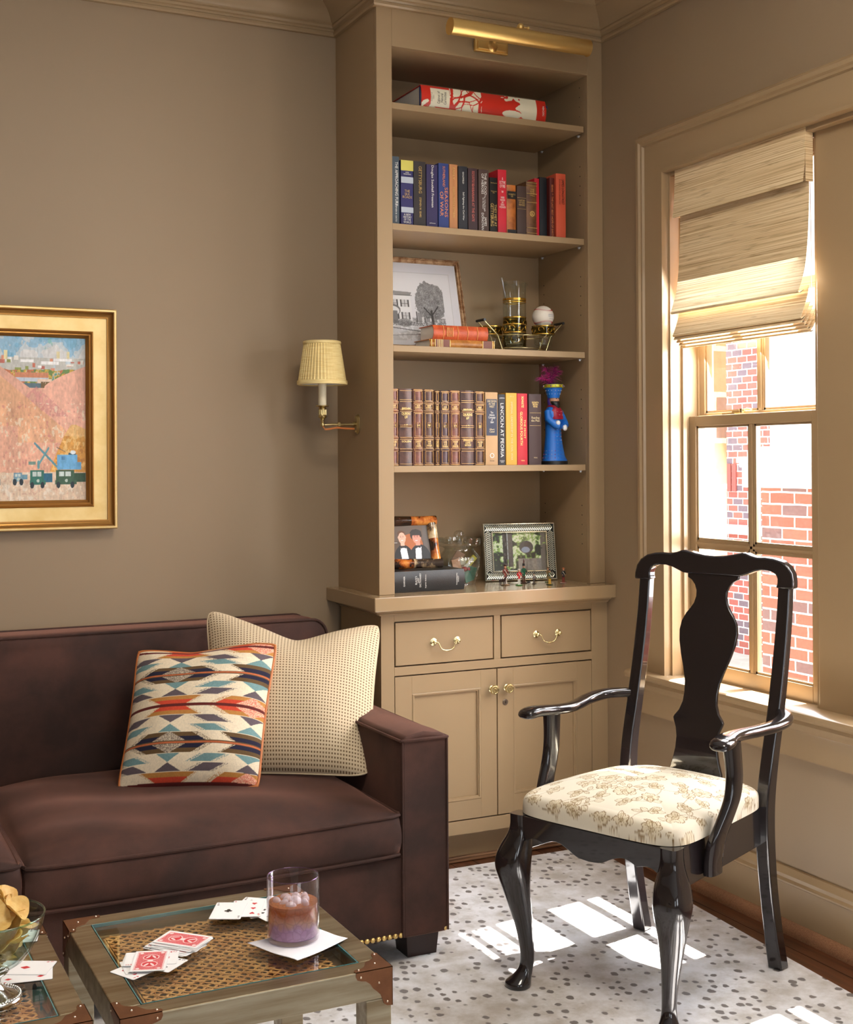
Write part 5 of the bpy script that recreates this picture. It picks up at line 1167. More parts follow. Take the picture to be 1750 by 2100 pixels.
for k in range(74):
    lay = k//15; zc = .066+.0165*lay; rb = [.024,.036,.046,.052,.050][lay]; a = k*2.39996; r = rb*math.sqrt(((k % 15)+.5)/15)*.92
    if len(ps) < 3:
        o = obj('potato_chip', protos[len(ps)], M_chip, None, local=True, smooth=80); ps.append(o); tag(o, 'curled yellow potato chips heaped in the glass bowl', 'potato chip', 'potato chips in the bowl')
    else: o = ps[k % 3].copy(); COL.objects.link(o)
    s_ = .62 if lay == 0 else .8 if lay == 1 else rnd.uniform(.85,1.15); o.scale = (s_,s_,s_)
    tl = .5 if lay < 2 else 1.0
    o.location = (bx+r*math.cos(a), by+r*math.sin(a), bz+zc+(.012 if lay == 4 else 0)); o.rotation_euler = (rnd.uniform(-1,1)*tl, rnd.uniform(-1,1)*tl, rnd.uniform(0,6))

# ================================================================== BOOKS
INK = {}
def ink(name, col, rough=.45, metal=0): return mat('ink_'+name, col, rough, metal)
def book(x0, x1, h, z0, cover, lab, depth=.16, ysp=-.315, texts=(), leather=False, squash=.35, group=None, paper=None, kind='book'):
    t = thing('book', lab, 'book', ((x0+x1)/2, ysp+depth/2, z0+.0003), group=group)
    g = .0006; x0 += g; x1 -= g; w = x1-x0; n = 8; cv = .0022 if w > .02 else .0014; b_ = .004*(squash if not leather else 1.2)
    outer_ = [(x0+w*k/n, ysp+b_-(b_)*math.sin(PI*k/n)) for k in range(n+1)]
    inner_ = [(x1-cv-(w-2*cv)*k/n, ysp+b_+cv-(b_)*math.sin(PI*k/n)) for k in range(n+1)]
    poly = [(x0,ysp+depth)]+outer_+[(x1,ysp+depth),(x1-cv,ysp+depth)]+inner_+[(x0+cv,ysp+depth)]
    z0 += .0004
    obj('cover', MB().prism(poly, lambda x,y:(x,y,z0), lambda x,y:(x,y,z0+h)), cover, t, smooth=30)
    obj('page_block', MB().box(x0+cv+.0001, ysp+b_+cv+.0005, z0+.003, x1-cv-.0001, ysp+depth-.004, z0+h-.003), paper or M_page, t, smooth=None)
    ft = lambda dx=0: ysp+b_-(b_)*math.sin(PI*max(0,min(1,.5+dx/w)))-.0005
    for tx in texts:
        # (string, centre height fraction, length m, letter height m, ink, x shift, mode)
        s, cz, ln, lh, im, *r = tx; xs_ = r[0] if r else 0; mode = r[1] if len(r) > 1 else 'down'; m = MB(); xc = (x0+x1)/2+xs_; y = ft(xs_)-(.0002 if mode == 'block' else .0009)
        if mode == 'down': add_text(m, s, (xc, y, z0+h*cz), (0,0,-1), (1,0,0), ln, lh)
        elif mode == 'flat': add_text(m, s, (xc, y, z0+h*cz), (1,0,0), (0,0,1), ln, lh)
        elif mode == 'block': m.box(xc-ln/2, y-.0002, z0+h*cz-lh/2, xc+ln/2, y+.0012, z0+h*cz+lh/2)
        obj({'block':'label_panel'}.get(mode, 'title_lettering'), m, im, t, smooth=None)
    return t
gold = mat('ink_gold', srgb(222,190,120), .35, .6); wht = ink('white', srgb(236,234,228)); orn = ink('orange', srgb(226,140,84)); pnk = ink('salmon', srgb(214,116,104)); blk = ink('black', srgb(24,22,22)); cream = ink('cream', srgb(226,206,160))
def cl(n, r, g, b, ro=.5): return mat('cloth_'+n, srgb(r,g,b), ro, bump=(500,.12))
D, F_, B_ = 'down', 'flat', 'block'
Z2 = 2.124
S2 = [
 ((-.806,-.776,.226), cl('slate',70,82,92), 'slate blue book lettered THE APPROACHING FURY, first at the left of the upper row', [('THE APPROACHING FURY',.60,.145,.0105,wht,.004),('STEPHEN B. OATES',.18,.06,.005,wht,.002)]),
 ((-.771,-.7255,.217), cl('silk',44,42,96), 'blue and silver patterned book about the silk roads, under the top shelf', [('',.92,.045,.034,cl('yellowpat',206,196,96),0,B_),('',.70,.0445,.020,cl('silverpat',176,184,196),0,B_),('',.245,.0445,.018,cl('silverpat',176,184,196),0,B_),('PETER\nFRANKOPAN',.80,.026,.010,wht,0,F_),('THE\nSILK\nROADS',.485,.034,.028,gold,0,F_),('A NEW\nHISTORY\nOF THE\nWORLD',.115,.030,.032,wht,0,F_)]),
 ((-.724,-.679,.218), cl('charcoal',48,42,42), 'charcoal book with gold GETTYSBURG lettering in the upper row', [('GETTYSBURG',.72,.090,.011,gold,.001),('STEPHEN W. SEARS',.30,.066,.007,gold,.001)]),
 ((-.677,-.635,.212), cl('purple',48,40,84), 'deep purple book with white lettering, between the charcoal and royal blue ones', [('Douglas Southall Freeman',.655,.140,.011,wht,0),('Johnson',.075,.022,.005,wht,0,F_)]),
 ((-.632,-.593,.220), cl('royal',44,62,124), 'royal blue book lettered SEASONS OF WAR in orange', [('SUTHERLAND',.80,.068,.009,orn,0),('SEASONS',.41,.10,.0115,orn,.0085),('OF WAR',.38,.082,.0125,orn,-.0085)]),
 ((-.591,-.560,.220), cl('tan',192,132,84), 'tan orange book with gold spine lettering between blue and black books', [('EARLY',.86,.04,.007,gold),('CHANCELLORSVILLE & GETTYSBURG',.42,.105,.007,gold)]),
 ((-.557,-.522,.217), cl('ink',34,36,44), 'black book lettered Still Fighting the Civil War', [('GOLDFIELD',.82,.040,.006,wht),('Still Fighting the Civil War',.38,.095,.008,wht,0)]),
 ((-.520,-.484,.214), cl('plum',62,42,46), 'plum brown book lettered BARBARIANS AT THE GATE in pink', [('BRYAN BURROUGH\nAND JOHN HELYAR',.84,.05,.011,pnk),('BARBARIANS AT THE GATE',.45,.125,.009,pnk)]),
 ((-.480,-.440,.214), cl('umber',78,58,52), 'brown book lettered THE BLOOD OF HEROES in white', [('THE BLOOD\nOF HEROES',.77,.075,.020,wht),('The 13-Day Struggle\nfor the Alamo',.46,.055,.012,wht),('JAMES\nDONOVAN',.17,.058,.020,wht)]),
 ((-.437,-.407,.190), cl('jet',22,20,20,.35), 'short glossy black book lettered THEY MET AT GETTYSBURG in gold', [('Stackpole',.90,.024,.005,gold,0,F_),('Third Anniversary\nEdition',.74,.022,.009,gold,0,F_),('THEY MET AT',.32,.075,.009,gold,.0065),('GETTYSBURG',.33,.078,.0115,gold,-.0065)]),
 ((-.405,-.371,.220), cl('crimson',200,34,52), 'bright red book lettered A SCYTHE OF FIRE among dark books', [('A\nSCYTHE\nOF FIRE',.80,.023,.036,wht,0,F_),('W',.655,.008,.008,wht,0,F_),('WARREN\nWILKINSON\nAND\nSTEVEN E.\nWOODWORTH',.49,.024,.040,wht,0,F_)]),
]
for (a, c, h), m_, lab, tx in S2: book(a, c, h, Z2, m_, lab, texts=tx, group='books standing on the second shelf')
M_lt = mat('worn_tan_leather', srgb(190,112,50), .42, noise=(30, srgb(140,76,32), .4,.65), bump=(300,.2))
M_lb = mat('brown_calf', srgb(122,82,48), .42, noise=(30, srgb(84,52,32), .4,.65), bump=(300,.2))
def bands(t, x0, x1, z0, hs, y, m_, th=.0012, extra=None):
    mb = MB()
    for hz in hs: mb.box(x0+.0012, y-.0014, z0+hz-th/2, x1-.0012, y+.004, z0+hz+th/2)
    if extra: extra(mb)
    return parts('gilt_band', mb, m_, t, smooth=None)
t = book(-.369,-.332,.171, Z2, M_lt, 'short orange-brown leather book with a black title label', leather=True, texts=[('',.795,.034,.026,blk,0,B_),('',.05,.034,.018,blk,0,B_),('ROBERT E\nLEE',.79,.026,.012,gold,0,F_)]); t['group'] = 'books standing on the second shelf'
t = book(-.330,-.293,.171, Z2, cl('cocoa',70,52,46), 'short dark cocoa book with small gold title beside the orange-brown leather one', texts=[('A HISTORY\nOF YOUR\nMEMORIES',.66,.026,.022,gold,0,F_)]); bands(t,-.330,-.293,Z2,(.092,.130),-.3155,gold,.0006)
t = book(-.291,-.249,.190, Z2, M_lb, 'brown calf book with a blind-stamped gilt emblem on its spine', leather=True, texts=[('THE\nRISE\nAND\nFALL',.80,.020,.026,gold,0,F_),('O',.41,.020,.020,gold,0,F_),('&',.41,.011,.011,gold,0,F_)]); bands(t,-.291,-.249,Z2,(.012,.030,.118,.148,.176,.186),-.3145,gold)
book(-.248,-.228,.208, Z2, cl('crimson',200,34,52), 'thin red book set back at the right of the upper row', ysp=-.295)
book(-.227,-.197,.214, Z2, cl('blueblack',18,24,32), 'blue-black book set back between the red and maroon ones', ysp=-.295)
book(-.195,-.175,.212, Z2, cl('maroon',92,30,26), 'thin maroon book lettered LAST BEST HOPE in copper', ysp=-.310, texts=[('SEARS  *  THE LAST BEST HOPE OF EARTH',.45,.185,.008,orn)])
book(-.172,-.132,.228, Z2, cl('coral',216,92,64), 'coral red book with black lettering at the right end of the row', texts=[('JAMES LONGSTREET',.72,.088,.014,blk,.006),('FROM MANASSAS TO APPOMATTOX',.72,.088,.005,blk,-.006)])
# fourth shelf: matching set, then modern bindings
Z4 = 1.333
M_s1 = mat('set_leather_dark', srgb(92,58,46), .38, noise=(26, srgb(62,38,32), .4,.65), bump=(200,.2)); M_s2 = mat('set_leather_red', srgb(128,74,60), .38, noise=(26, srgb(88,50,42), .4,.65), bump=(200,.2)); M_s3 = mat('set_leather_plum', srgb(84,56,62), .38, noise=(26, srgb(60,40,46), .4,.65), bump=(200,.2))
def setbook(x0, x1, h, m_, num, lines, lab, wide=False):
    tx = []
    w = x1-x0
    if wide: tx = [('BREHM',.74,w*.62,.008,gold,0,F_),('DJURENS\nLIV',.655,w*.66,.020,gold,0,F_),(num,.52,w*.26,.009,gold,0,F_)]+([(lines,.315,w*.7,.030 if '\n' in lines else .006,gold,0,F_)])
    else: tx = [(num,.525,w*.24,.007,gold,0,F_),(lines,.285,w*.52,.020,gold,0,F_),('BREHM\nDJURENS LIV',.765,w*.58,.012,gold,0,F_)]
    t = book(x0, x1, h, Z4, m_, lab, leather=True, texts=tx, group='matched leather set on the fourth shelf'); y = -.3163
    hs = [.006,h-.006,.048,.056,.088,.094,.128,.134,.180,.186,.212,.218] if wide else [.004,h-.004,.052,.057,.088,.094,.176,.182,.206,.211]
    def ex(mb):
        if wide: return
        for za, zb in ((.008,.048),(.061,.084),(.098,.172),(.186,.202),(.215,h-.008)):
            a, c = x0+.005, x1-.005
            for q in (a, c-.0008): mb.box(q, y-.0009, Z4+za, q+.0008, y+.003, Z4+zb)
            for q in (za, zb): mb.box(a, y-.0009, Z4+q, c, y+.003, Z4+q+.0009)
        a = (x0+x1)/2; 
        for q in (a-.0065, a+.0059): mb.box(q, y-.0009, Z4+.126, q+.0006, y+.003, Z4+.143)
        for q in (.126,.1424): mb.box(a-.0065, y-.0009, Z4+q, a+.0065, y+.003, Z4+q+.0006)
        k = x0+.004
        while k < x1-.005: mb.box(k, y-.0007, Z4+.0015, k+.0015, y+.003, Z4+.0030).box(k, y-.0007, Z4+h-.0030, k+.0015, y+.003, Z4+h-.0015); k += .003
    bands(t, x0, x1, Z4, hs, y+.0012, mat('spine_gilt', srgb(196,152,96), .35, .7), .0010, ex)
    rb = MB()
    for z in (.052,.091,.131 if wide else .179,.183 if wide else .209): rb.tube([(x0+.002,y+.0026,Z4+z),((x0+x1)/2,y-.0000,Z4+z),(x1-.002,y+.0026,Z4+z)], .0022, 8)
    parts('raised_band', rb, m_, t)
setbook(-.8165,-.783,.254, M_s2, '11', 'JORDENS\nDJUR', 'red-brown leather volume half hidden by the bookcase frame, first of the set')
setbook(-.781,-.733,.254, M_s1, '15', 'SOLEN', 'wide dark brown leather volume numbered 15', True)
setbook(-.731,-.693,.254, M_s2, '14', 'LANDETS\nOCH\nHAVETS', 'red-brown leather volume numbered 14')
setbook(-.692,-.653,.254, M_s1, '9', 'HUND\nOCH\nVARGDJUR', 'dark leather volume numbered 9')
setbook(-.6515,-.632,.250, M_s1, '', 'DET\nINRE', 'thinnest dark leather volume of the set')
setbook(-.630,-.595,.250, M_s3, '17', 'KARL\nOCH\nKINESA', 'plum leather volume numbered 17')
setbook(-.594,-.555,.252, M_s2, '19', 'MASKAR\nOCH\nINSEKTER', 'red-brown leather volume numbered 19')
setbook(-.553,-.502,.252, M_s1, '13', 'SCHIMPANSER\nAPMÄNNISKOR\n& APOR\nNATURLIV', 'wide dark brown leather volume numbered 13', True)
setbook(-.500,-.461,.251, M_s1, '22', 'VÄXTER\nOCH\nDJUR', 'dark leather volume numbered 22 at the right end of the set')
nav = ink('navy', srgb(26,36,66))
g4 = 'modern books at the right of the fourth shelf'
book(-.459,-.410,.248, Z4, cl('sand',188,150,104), 'sand-coloured book with a navy label lettered DECISION IN THE WEST', group=g4, texts=[('',.655,.041,.124,nav,0,B_),('DECISION\nIN THE\nWEST',.84,.034,.026,cream,0,F_),('The\nAtlanta\nCampaign\nof\n1864',.655,.027,.040,wht,0,F_),('Albert\nCastel',.475,.020,.014,cream,0,F_),('O',.13,.017,.017,wht,0,F_),('Kansas',.06,.016,.005,blk,0,F_)])
book(-.4085,-.381,.242, Z4, cl('ink',34,36,44), 'black book with very large white lettering running down its spine', group=g4, texts=[('LINCOLN AT PEORIA',.49,.185,.0125,wht),('LEHRMAN',.945,.020,.004,wht,0,F_),('STACKPOLE\nBOOKS',.05,.018,.008,wht,0,F_)])
book(-.3785,-.335,.247, Z4, cl('marigold',226,170,62), 'marigold yellow book about the civil war', group=g4, texts=[('IMPERIAL LEADERSHIP IN THE CIVIL WAR',.47,.200,.0075,cream),('W. J.',.95,.016,.005,cream,0,F_)])
book(-.334,-.293,.246, Z4, cl('crimson',200,34,52), 'red book lettered GLORIOUS FOURTH in gold', group=g4, texts=[('SCHULTZ',.88,.038,.008,gold),('GLORIOUS FOURTH',.51,.115,.0095,gold,-.005),('THE MOST',.50,.065,.0075,gold,.0085),('VIKING',.06,.014,.004,gold,0,F_)])
t = book(-.288,-.237,.245, Z4, cl('espresso',70,50,50), 'espresso brown book lettered Reading the Man, beside the blue figurine', group=g4, texts=[('Reading\nthe Man',.645,.033,.018,cream,0,F_),('ELIZABETH\nBROWN\nPRYOR',.85,.026,.020,gold,0,F_),('VIKING',.10,.014,.004,cream,0,F_)]); bands(t,-.285,-.240,Z4,(.136,.180),-.3148,gold,.0007)

# flat books --------------------------------------------------------------------
def flat_book(x0, x1, z0, z1, ysp, depth, cover, lab, texts=(), bow=.006, spine_cols=None, group=None, rot=0, leather=None):
    t = thing('book', lab, 'book', ((x0+x1)/2, ysp+depth/2, z0), group=group); h = z1-z0; n = 8; cv = .0025
    out = [(ysp+bow-bow*math.sin(PI*k/n), z0+h*k/n) for k in range(n+1)]; inn = [(ysp+bow+cv-bow*math.sin(PI*k/n), z0+cv+(h-2*cv)*k/n) for k in range(n, -1, -1)]
    poly = [(ysp+depth,z0)]+out+[(ysp+depth,z1),(ysp+depth,z1-cv)]+inn+[(ysp+depth,z0+cv)]
    obj('cover', MB().prism(poly, lambda y,z:(x0,y,z), lambda y,z:(x1,y,z)), cover, t, smooth=30)
    obj('page_block', MB().box(x0+.004, ysp+bow+cv+.0004, z0+cv+.0001, x1-.004, ysp+depth-.005, z1-cv-.0001), mat('white_pages', srgb(236,233,226), .8, bump=(500,.3)), t, smooth=None)
    for s, cx_, ln, lh, im, *r in texts:
        m = MB(); add_text(m, s, (cx_, ysp-.0009, (z0+z1)/2+(r[1] if len(r) > 1 else 0)), (0,0,1) if (r and r[0] == 'up') else (1,0,0), (-1,0,0) if (r and r[0] == 'up') else (0,0,1), ln, lh)
        obj('title_lettering', m, im, t, smooth=None)
    return t
t = flat_book(-.700,-.219,2.5195,2.5965,-.330,.28, mat('book_red', srgb(206,48,36), .3), 'large red and cream book lying flat on the top shelf', bow=.010, texts=[('Cabinet of\nNatural\nCuriosities',-.626,.042,.034,blk,'up'),('ALBERTUS\nSEBA',-.660,.030,.012,mat('ink_grey', srgb(150,140,120), .5),'up'),('TASCHEN',-.232,.034,.007,wht,'up')])
def coral_cols(U, V):
    x, y = U*.481/.077, V; p = Paint(x, y, srgb(236,230,206)); rd = srgb(208,48,34); n = fbm(x*1.3+2, y*2.1, 5)
    sm = fbm(x*.9, y*1.1, 17); p.put(sm > .53, rd); p.put((sm > .50)&(x > 3.6), rd); p.put(x > 5.75, rd)
    rnd = random.Random(3)
    def br(x0, y0, a, w, d):
        if d == 0 or w < .015: return
        for i in range(4):
            x1, y1 = x0+.13*math.cos(a), y0+.13*math.sin(a); p.line(x0,y0,x1,y1,w,rd); x0,y0 = x1,y1; a += rnd.uniform(-.3,.3); w *= .93
        for s in (-1,1): br(x0,y0,a+s*rnd.uniform(.4,.8),w*.72,d-1)
    for x0,y0,a,w in ((.35,1.0,-1.0,.07),(1.5,1.05,-1.7,.07),(1.5,0,1.2,.07),(2.5,1.0,-2.2,.08),(2.9,0,1.9,.08),(3.9,1.0,-2.6,.10),(.1,0,.9,.06)): br(x0,y0,a,w,4)
    for cx,cy,rx,ry in ((4.5,.2,.5,.16),(5.3,.22,.35,.17)): p.ell(cx,cy,rx,ry,srgb(236,230,206)); 
    p.put((x > .42)&(x < 1.35)&(y > .12)&(y < .9), srgb(236,230,206)); p.put(x > 5.95, rd); return p.c
grid_obj('spine_print', 300, 50, lambda U,V: np.stack([-.699+U*.479, -.330+.010-.010*np.sin(PI*V)-.0006, 2.5197+V*.0766],1), coral_cols, vcol_mat('jacket_print', .3), t)
obj('bookmark_ribbon', MB().tube([(-.216,-.30,2.585),(-.208,-.31,2.584),(-.204,-.312,2.580)],.002,6).tube([(-.216,-.30,2.583),(-.206,-.315,2.578),(-.203,-.312,2.573)],.0016,6), mat('navy_ribbon', srgb(40,50,110), .6), t)
obj('headband', MB().box(-.7006,-.318,2.523,-.699,-.312,2.592), mat('navy_ribbon'), t, smooth=None)
M_ol = mat('orange_leather', srgb(206,92,46), .45, noise=(40, srgb(178,70,34), .4,.65), bump=(250,.3))
t = flat_book(-.638,-.429,1.7595,1.8065,-.285,.115, M_ol, 'orange leather book on top of the tan one, in front of the framed drawing', bow=.009, leather=1)
mb = MB()
for k in range(5): mb.box(-.589+.0055*k,-.2868,1.768,-.5875+.0055*k,-.280,1.799)
for x in (-.60,-.545,-.508,-.47): mb.tube([(x,-.279,1.7605),(x,-.2862,1.783),(x,-.279,1.8055)],.0016,6)
obj('gilt_band', mb, mat('dull_gilt', srgb(222,150,84), .4,.4), t)
t = flat_book(-.652,-.404,1.7275,1.759,-.285,.125, mat('honey_leather', srgb(200,136,66), .42, noise=(40, srgb(160,100,46), .4,.65)), 'honey tan leather book lying at the bottom of the pair on the third shelf', bow=.008)
mb = MB().box(-.632,-.2862,1.729,-.580,-.279,1.7575).box(-.450,-.2862,1.729,-.415,-.279,1.7575); obj('label_panel', mb, mat('redbrown_label', srgb(120,58,34), .45), t, smooth=None)
mb = MB()
for x in (-.648,-.634,-.624,-.618,-.612,-.606,-.578,-.452,-.414,-.408): mb.box(x,-.2866,1.729,x+.0014,-.278,1.7578)
obj('gilt_band', mb, gold, t, smooth=None)
t = flat_book(-.816,-.5395,.9153,.984,-.312,.20, mat('black_leatherette', (.018,.018,.018), .35, bump=(400,.25)), 'thick black law dictionary lying under the horn picture frame', bow=.007, texts=[('GARNER',-.766,.034,.0055,wht,'up',.002),("BLACK'S\nLAW\nDICTIONARY",-.715,.046,.022,wht,'up',.004),('Eighth Edition',-.687,.044,.0045,wht,'up',0),('THOMSON\nWEST',-.568,.040,.010,wht,'up',.002)])
# ================================================================== FRAMED HOUSE DRAWING (third shelf)
Z3 = 1.727
hd = thing('framed_drawing', 'framed pencil drawing of a white house and big tree leaning on the shelf back', 'picture frame', (-.63,-.10,Z3))
# leans back: base at y=-.13, top at y=-.05 ; built upright then tilted about its bottom edge
def lean(M, mb): mb.v = [tuple(M @ Vector(p)) for p in mb.v]; return mb
hx1, hx0, hh = -.433, -.80, .342
Ml = Matrix.Translation((0,-.150,Z3+.0015)) @ Matrix.Rotation(R_(-14), 4, 'X')
prf = [(0,0),(0,.010),(.003,.014),(.007,.014),(.009,.010),(.014,.009),(.016,.011),(.018,.009),(.020,.002),(.020,0)]
fm = MB().loft([[(xx+sx*d, -t_, zz+sz*d) for d, t_ in prf] for xx,zz,sx,sz in ((hx0,0,1,1),(hx1,0,-1,1),(hx1,hh,-1,-1),(hx0,hh,1,-1))], closed=True)
M_cg = mat('champagne_gold', srgb(206,176,140), .38, .75, noise=(40, srgb(150,110,76), .42,.62))
obj('frame', lean(Ml, fm), M_cg, hd, smooth=30)
def house_cols(U, V):
    W = (hx1-hx0-.036); H = hh-.036; x = -(1-U)*W/H; y = V; p = Paint(x, y, srgb(226,226,232)); g = lambda v: srgb(v,v,v+2)
    inner = (x < -.10)&(y > .07)&(y < .88); p.put(inner, srgb(232,232,236)); p.put(((np.abs(x+.10) < .003)|(np.abs(y-.88) < .003))&(y < .884)&(x < -.097), g(206))
    n = fbm(x*30,y*30,3); n2 = value_noise(x*160,y*160,4); art = (x < -.20)&(y > .06)&(y < .80)
    p.put(art&(y < .34)&(n > .45), g(196), .7); p.put(art&(y < .34)&(y > .24)&(n2 > .4), g(120), .8); p.put(art&(np.abs(y-.20+.10*(x+.8)) < .006), g(120)); p.put(art&(np.abs(y-.12-.06*(x+.8)) < .004), g(150))
    # house with windows and shutters
    p.put(art&(x < -.62)&(y < .60)&(y > .28), g(238)); p.poly([(-1.3,.62),(-.62,.60),(-.60,.64),(-1.3,.67)], g(150)); p.put(art&(x < -.60)&(np.abs(y-.60) < .005), g(80))
    for xc in (-1.12,-.98,-.84,-.70):
        for yc in (.50,.35):
            if art is None: continue
            p.rect(xc-.035,yc-.04,xc+.035,yc+.045, g(214)); p.line(xc,yc-.04,xc,yc+.045,.002,g(110)); p.line(xc-.035,yc,xc+.035,yc,.002,g(110)); p.rect(xc-.055,yc-.04,xc-.037,yc+.045,g(84)); p.rect(xc+.037,yc-.04,xc+.055,yc+.045,g(84))
    for xc in (-.52,-.42,-.33): p.rect(xc-.05,.28,xc+.04,.42,g(226)); p.rect(xc-.03,.29,xc+.02,.40,g(150)); p.rect(xc-.05,.28,xc-.034,.41,g(84))
    p.ell(-.86,.42,.10,.07,g(120)); p.ell(-.86,.41,.085,.055,g(236)); p.rect(-.92,.26,-.80,.41,g(130))
    # tree crown
    cx, cy = -.37, .54; r = np.hypot((x-cx)/.20,(y-cy)/.235)+.35*(fbm(x*9,y*9,7)-.5)+.25*(fbm(x*40,y*40,6)-.5); m = (r < 1)&art
    sh = np.clip(.10+.42*fbm(x*26,y*30,8)+.25*(n2-.4),0,1); p.put(m, np.stack([sh,sh,sh*1.03],1)*.62, .92); p.put(m&(n2 > .78), g(200), .6)
    for a,b,c,d,w in ((-.36,.22,-.37,.42,.014),(-.37,.36,-.46,.46,.008),(-.36,.38,-.28,.48,.008)): p.line(a,b,c,d,w,g(60))
    p.ell(-.72,.27,.09,.05,g(120),.6); p.put(((x+.72)/.10)**2+((y-.27)/.055)**2+.5*(n2-.5) < .8, g(140), .5); p.put(art&(y < .30)&(y > .235)&(n2 > .5), g(96), .7)
    return p.c
def hpos(U,V):
    P = np.stack([hx0+.018+U*(hx1-hx0-.036), np.full_like(U,-.0045), .018+V*(hh-.036)],1); M = np.array(Ml); return P@M[:3,:3].T+M[:3,3]
grid_obj('drawing', 300, 280, hpos, house_cols, vcol_mat('pencil_paper', .6), hd, solid=.002)
obj('picture_glass', lean(Ml, MB().box(hx0+.018,-.0075,.018,hx1-.018,-.006,hh-.018)), M_pane, hd, smooth=None)
obj('easel_back', lean(Ml, MB().box(hx0+.01,-.0008,.01,hx1-.01,.003,hh-.01)), mat('frame_backing'), hd, smooth=None)

# ================================================================== PITCHER, GLASSES, CARRIER, BASEBALL
M_gg = mat('gold_scroll', srgb(206,160,66), .25, .9)
M_green = pane_mat('smoke_green_glass', (.80,.84,.70), 1.5)
cyc = -.185; ccx = -.243
cr = thing('glass_carrier', 'brass wire carrier with angled handles on the third shelf', 'carrier', (ccx, cyc, Z3))
m = MB()
def ring(z, rx, ry, r=.0016, cx=ccx, cy=cyc, n=40): m.tube([(cx+rx*math.cos(2*PI*k/n), cy+ry*math.sin(2*PI*k/n), z) for k in range(n)], r, 6, closed=True)
ring(Z3+.062, .108, .070, .002); ring(Z3+.018, .085, .055, .0018); ring(Z3+.0022, .040,.030,.0018)
for s in (-1,1):
    for dy in (-.026,.026):
        m.tube([(ccx+s*.086, cyc+dy, Z3+.002),(ccx+s*.108, cyc+dy, Z3+.062),(ccx+s*.160, cyc+dy*.85, Z3+.112)], .0022, 8)
    m.tube([(ccx+s*.086, cyc-.026, Z3+.002),(ccx+s*.086, cyc+.026, Z3+.002)], .002, 6)
for a in range(4): t_ = PI/4+PI/2*a; m.tube([(ccx+.085*math.cos(t_),cyc+.055*math.sin(t_),Z3+.018),(ccx+.040*math.cos(t_),cyc+.030*math.sin(t_),Z3+.0022)],.0016,6)
obj('wire_frame', m, M_brassl, cr, smooth=80)
m = MB()
for s in (-1,1): m.tube([(ccx+s*.161, cyc-.030, Z3+.114),(ccx+s*.161, cyc+.030, Z3+.114)], .0048, 10)
parts('grip', m, mat('black_grip', (.02,.02,.02), .4), cr)
def scrolls(cx, cy, z, r, n, h):
    m = MB()
    for k in range(n):
        a0 = 2*PI*k/n; pts = []
        for j in range(15):
            t_ = j/14; q = .46*h*(1-t_*.8); ang = 4.6*t_; dz = q*math.sin(ang); da = q*math.cos(ang)/r
            pts.append((cx+(r+.0004)*math.cos(a0+da), cy+(r+.0004)*math.sin(a0+da), z+dz*(1 if k % 2 else -1)))
        m.tube(pts, .0016, 5)
    return m
px_, py_ = -.256, -.165
pc = thing('glass_pitcher', 'tall clear cocktail pitcher with gold scroll base and glass stirrer', 'pitcher', (px_, py_, Z3+.020)); r = .041; zb = Z3+.0205
obj('glass_wall', MB().lathe([(.0001,zb),(r-.004,zb),(r,zb+.004),(r,zb+.236),(r+.0006,zb+.238),(r-.0018,zb+.238),(r-.0022,zb+.008),(.0001,zb+.008)], (px_,py_,0), n=48), M_cglass, pc, smooth=60)
m = MB()
for s in (-1,1): m.loft([[(px_+s*(r-.004),py_-.012,zb+.222),(px_+s*(r-.004),py_+.012,zb+.222),(px_+s*(r-.004),py_+.012,zb+.238),(px_+s*(r-.004),py_-.012,zb+.238)],[(px_+s*(r+.014),py_-.003,zb+.230),(px_+s*(r+.014),py_+.003,zb+.230),(px_+s*(r+.014),py_+.003,zb+.235),(px_+s*(r+.014),py_-.003,zb+.235)]])
obj('spout', m, M_cglass, pc)
m = MB()
for z0_, z1_ in ((zb+.163,zb+.166),(zb+.170,zb+.178),(zb+.108,zb+.112)): m.lathe([(r+.0004,z0_),(r+.0009,z0_),(r+.0009,z1_),(r+.0004,z1_)], (px_,py_,0), n=48, cap=False)
obj('gold_band', m, M_gg, pc, smooth=60)
obj('green_band', MB().lathe([(r+.0002,zb+.006),(r+.0002,zb+.108)], (px_,py_,0), n=48, cap=False), pane_mat('olive_glass', (.45,.40,.18), 1.5), pc, smooth=80)
m = scrolls(px_,py_,zb+.084,r+.0008,6,.046); b2 = scrolls(px_,py_,zb+.036,r+.0008,6,.052); m.add(b2.v,b2.f)
obj('gold_scrollwork', m, M_gg, pc, smooth=80)
st_ = obj('stirrer', MB().tube([(px_-.056,py_-.01,zb+.244),(px_-.004,py_+.004,zb+.05),(px_+.008,py_+.006,zb+.010)], .0026, 8).ball((px_-.057,py_-.01,zb+.247),.006,10,8), pane_mat('stirrer_glass', (.88,.90,.92), 1.9), pc, smooth=80)
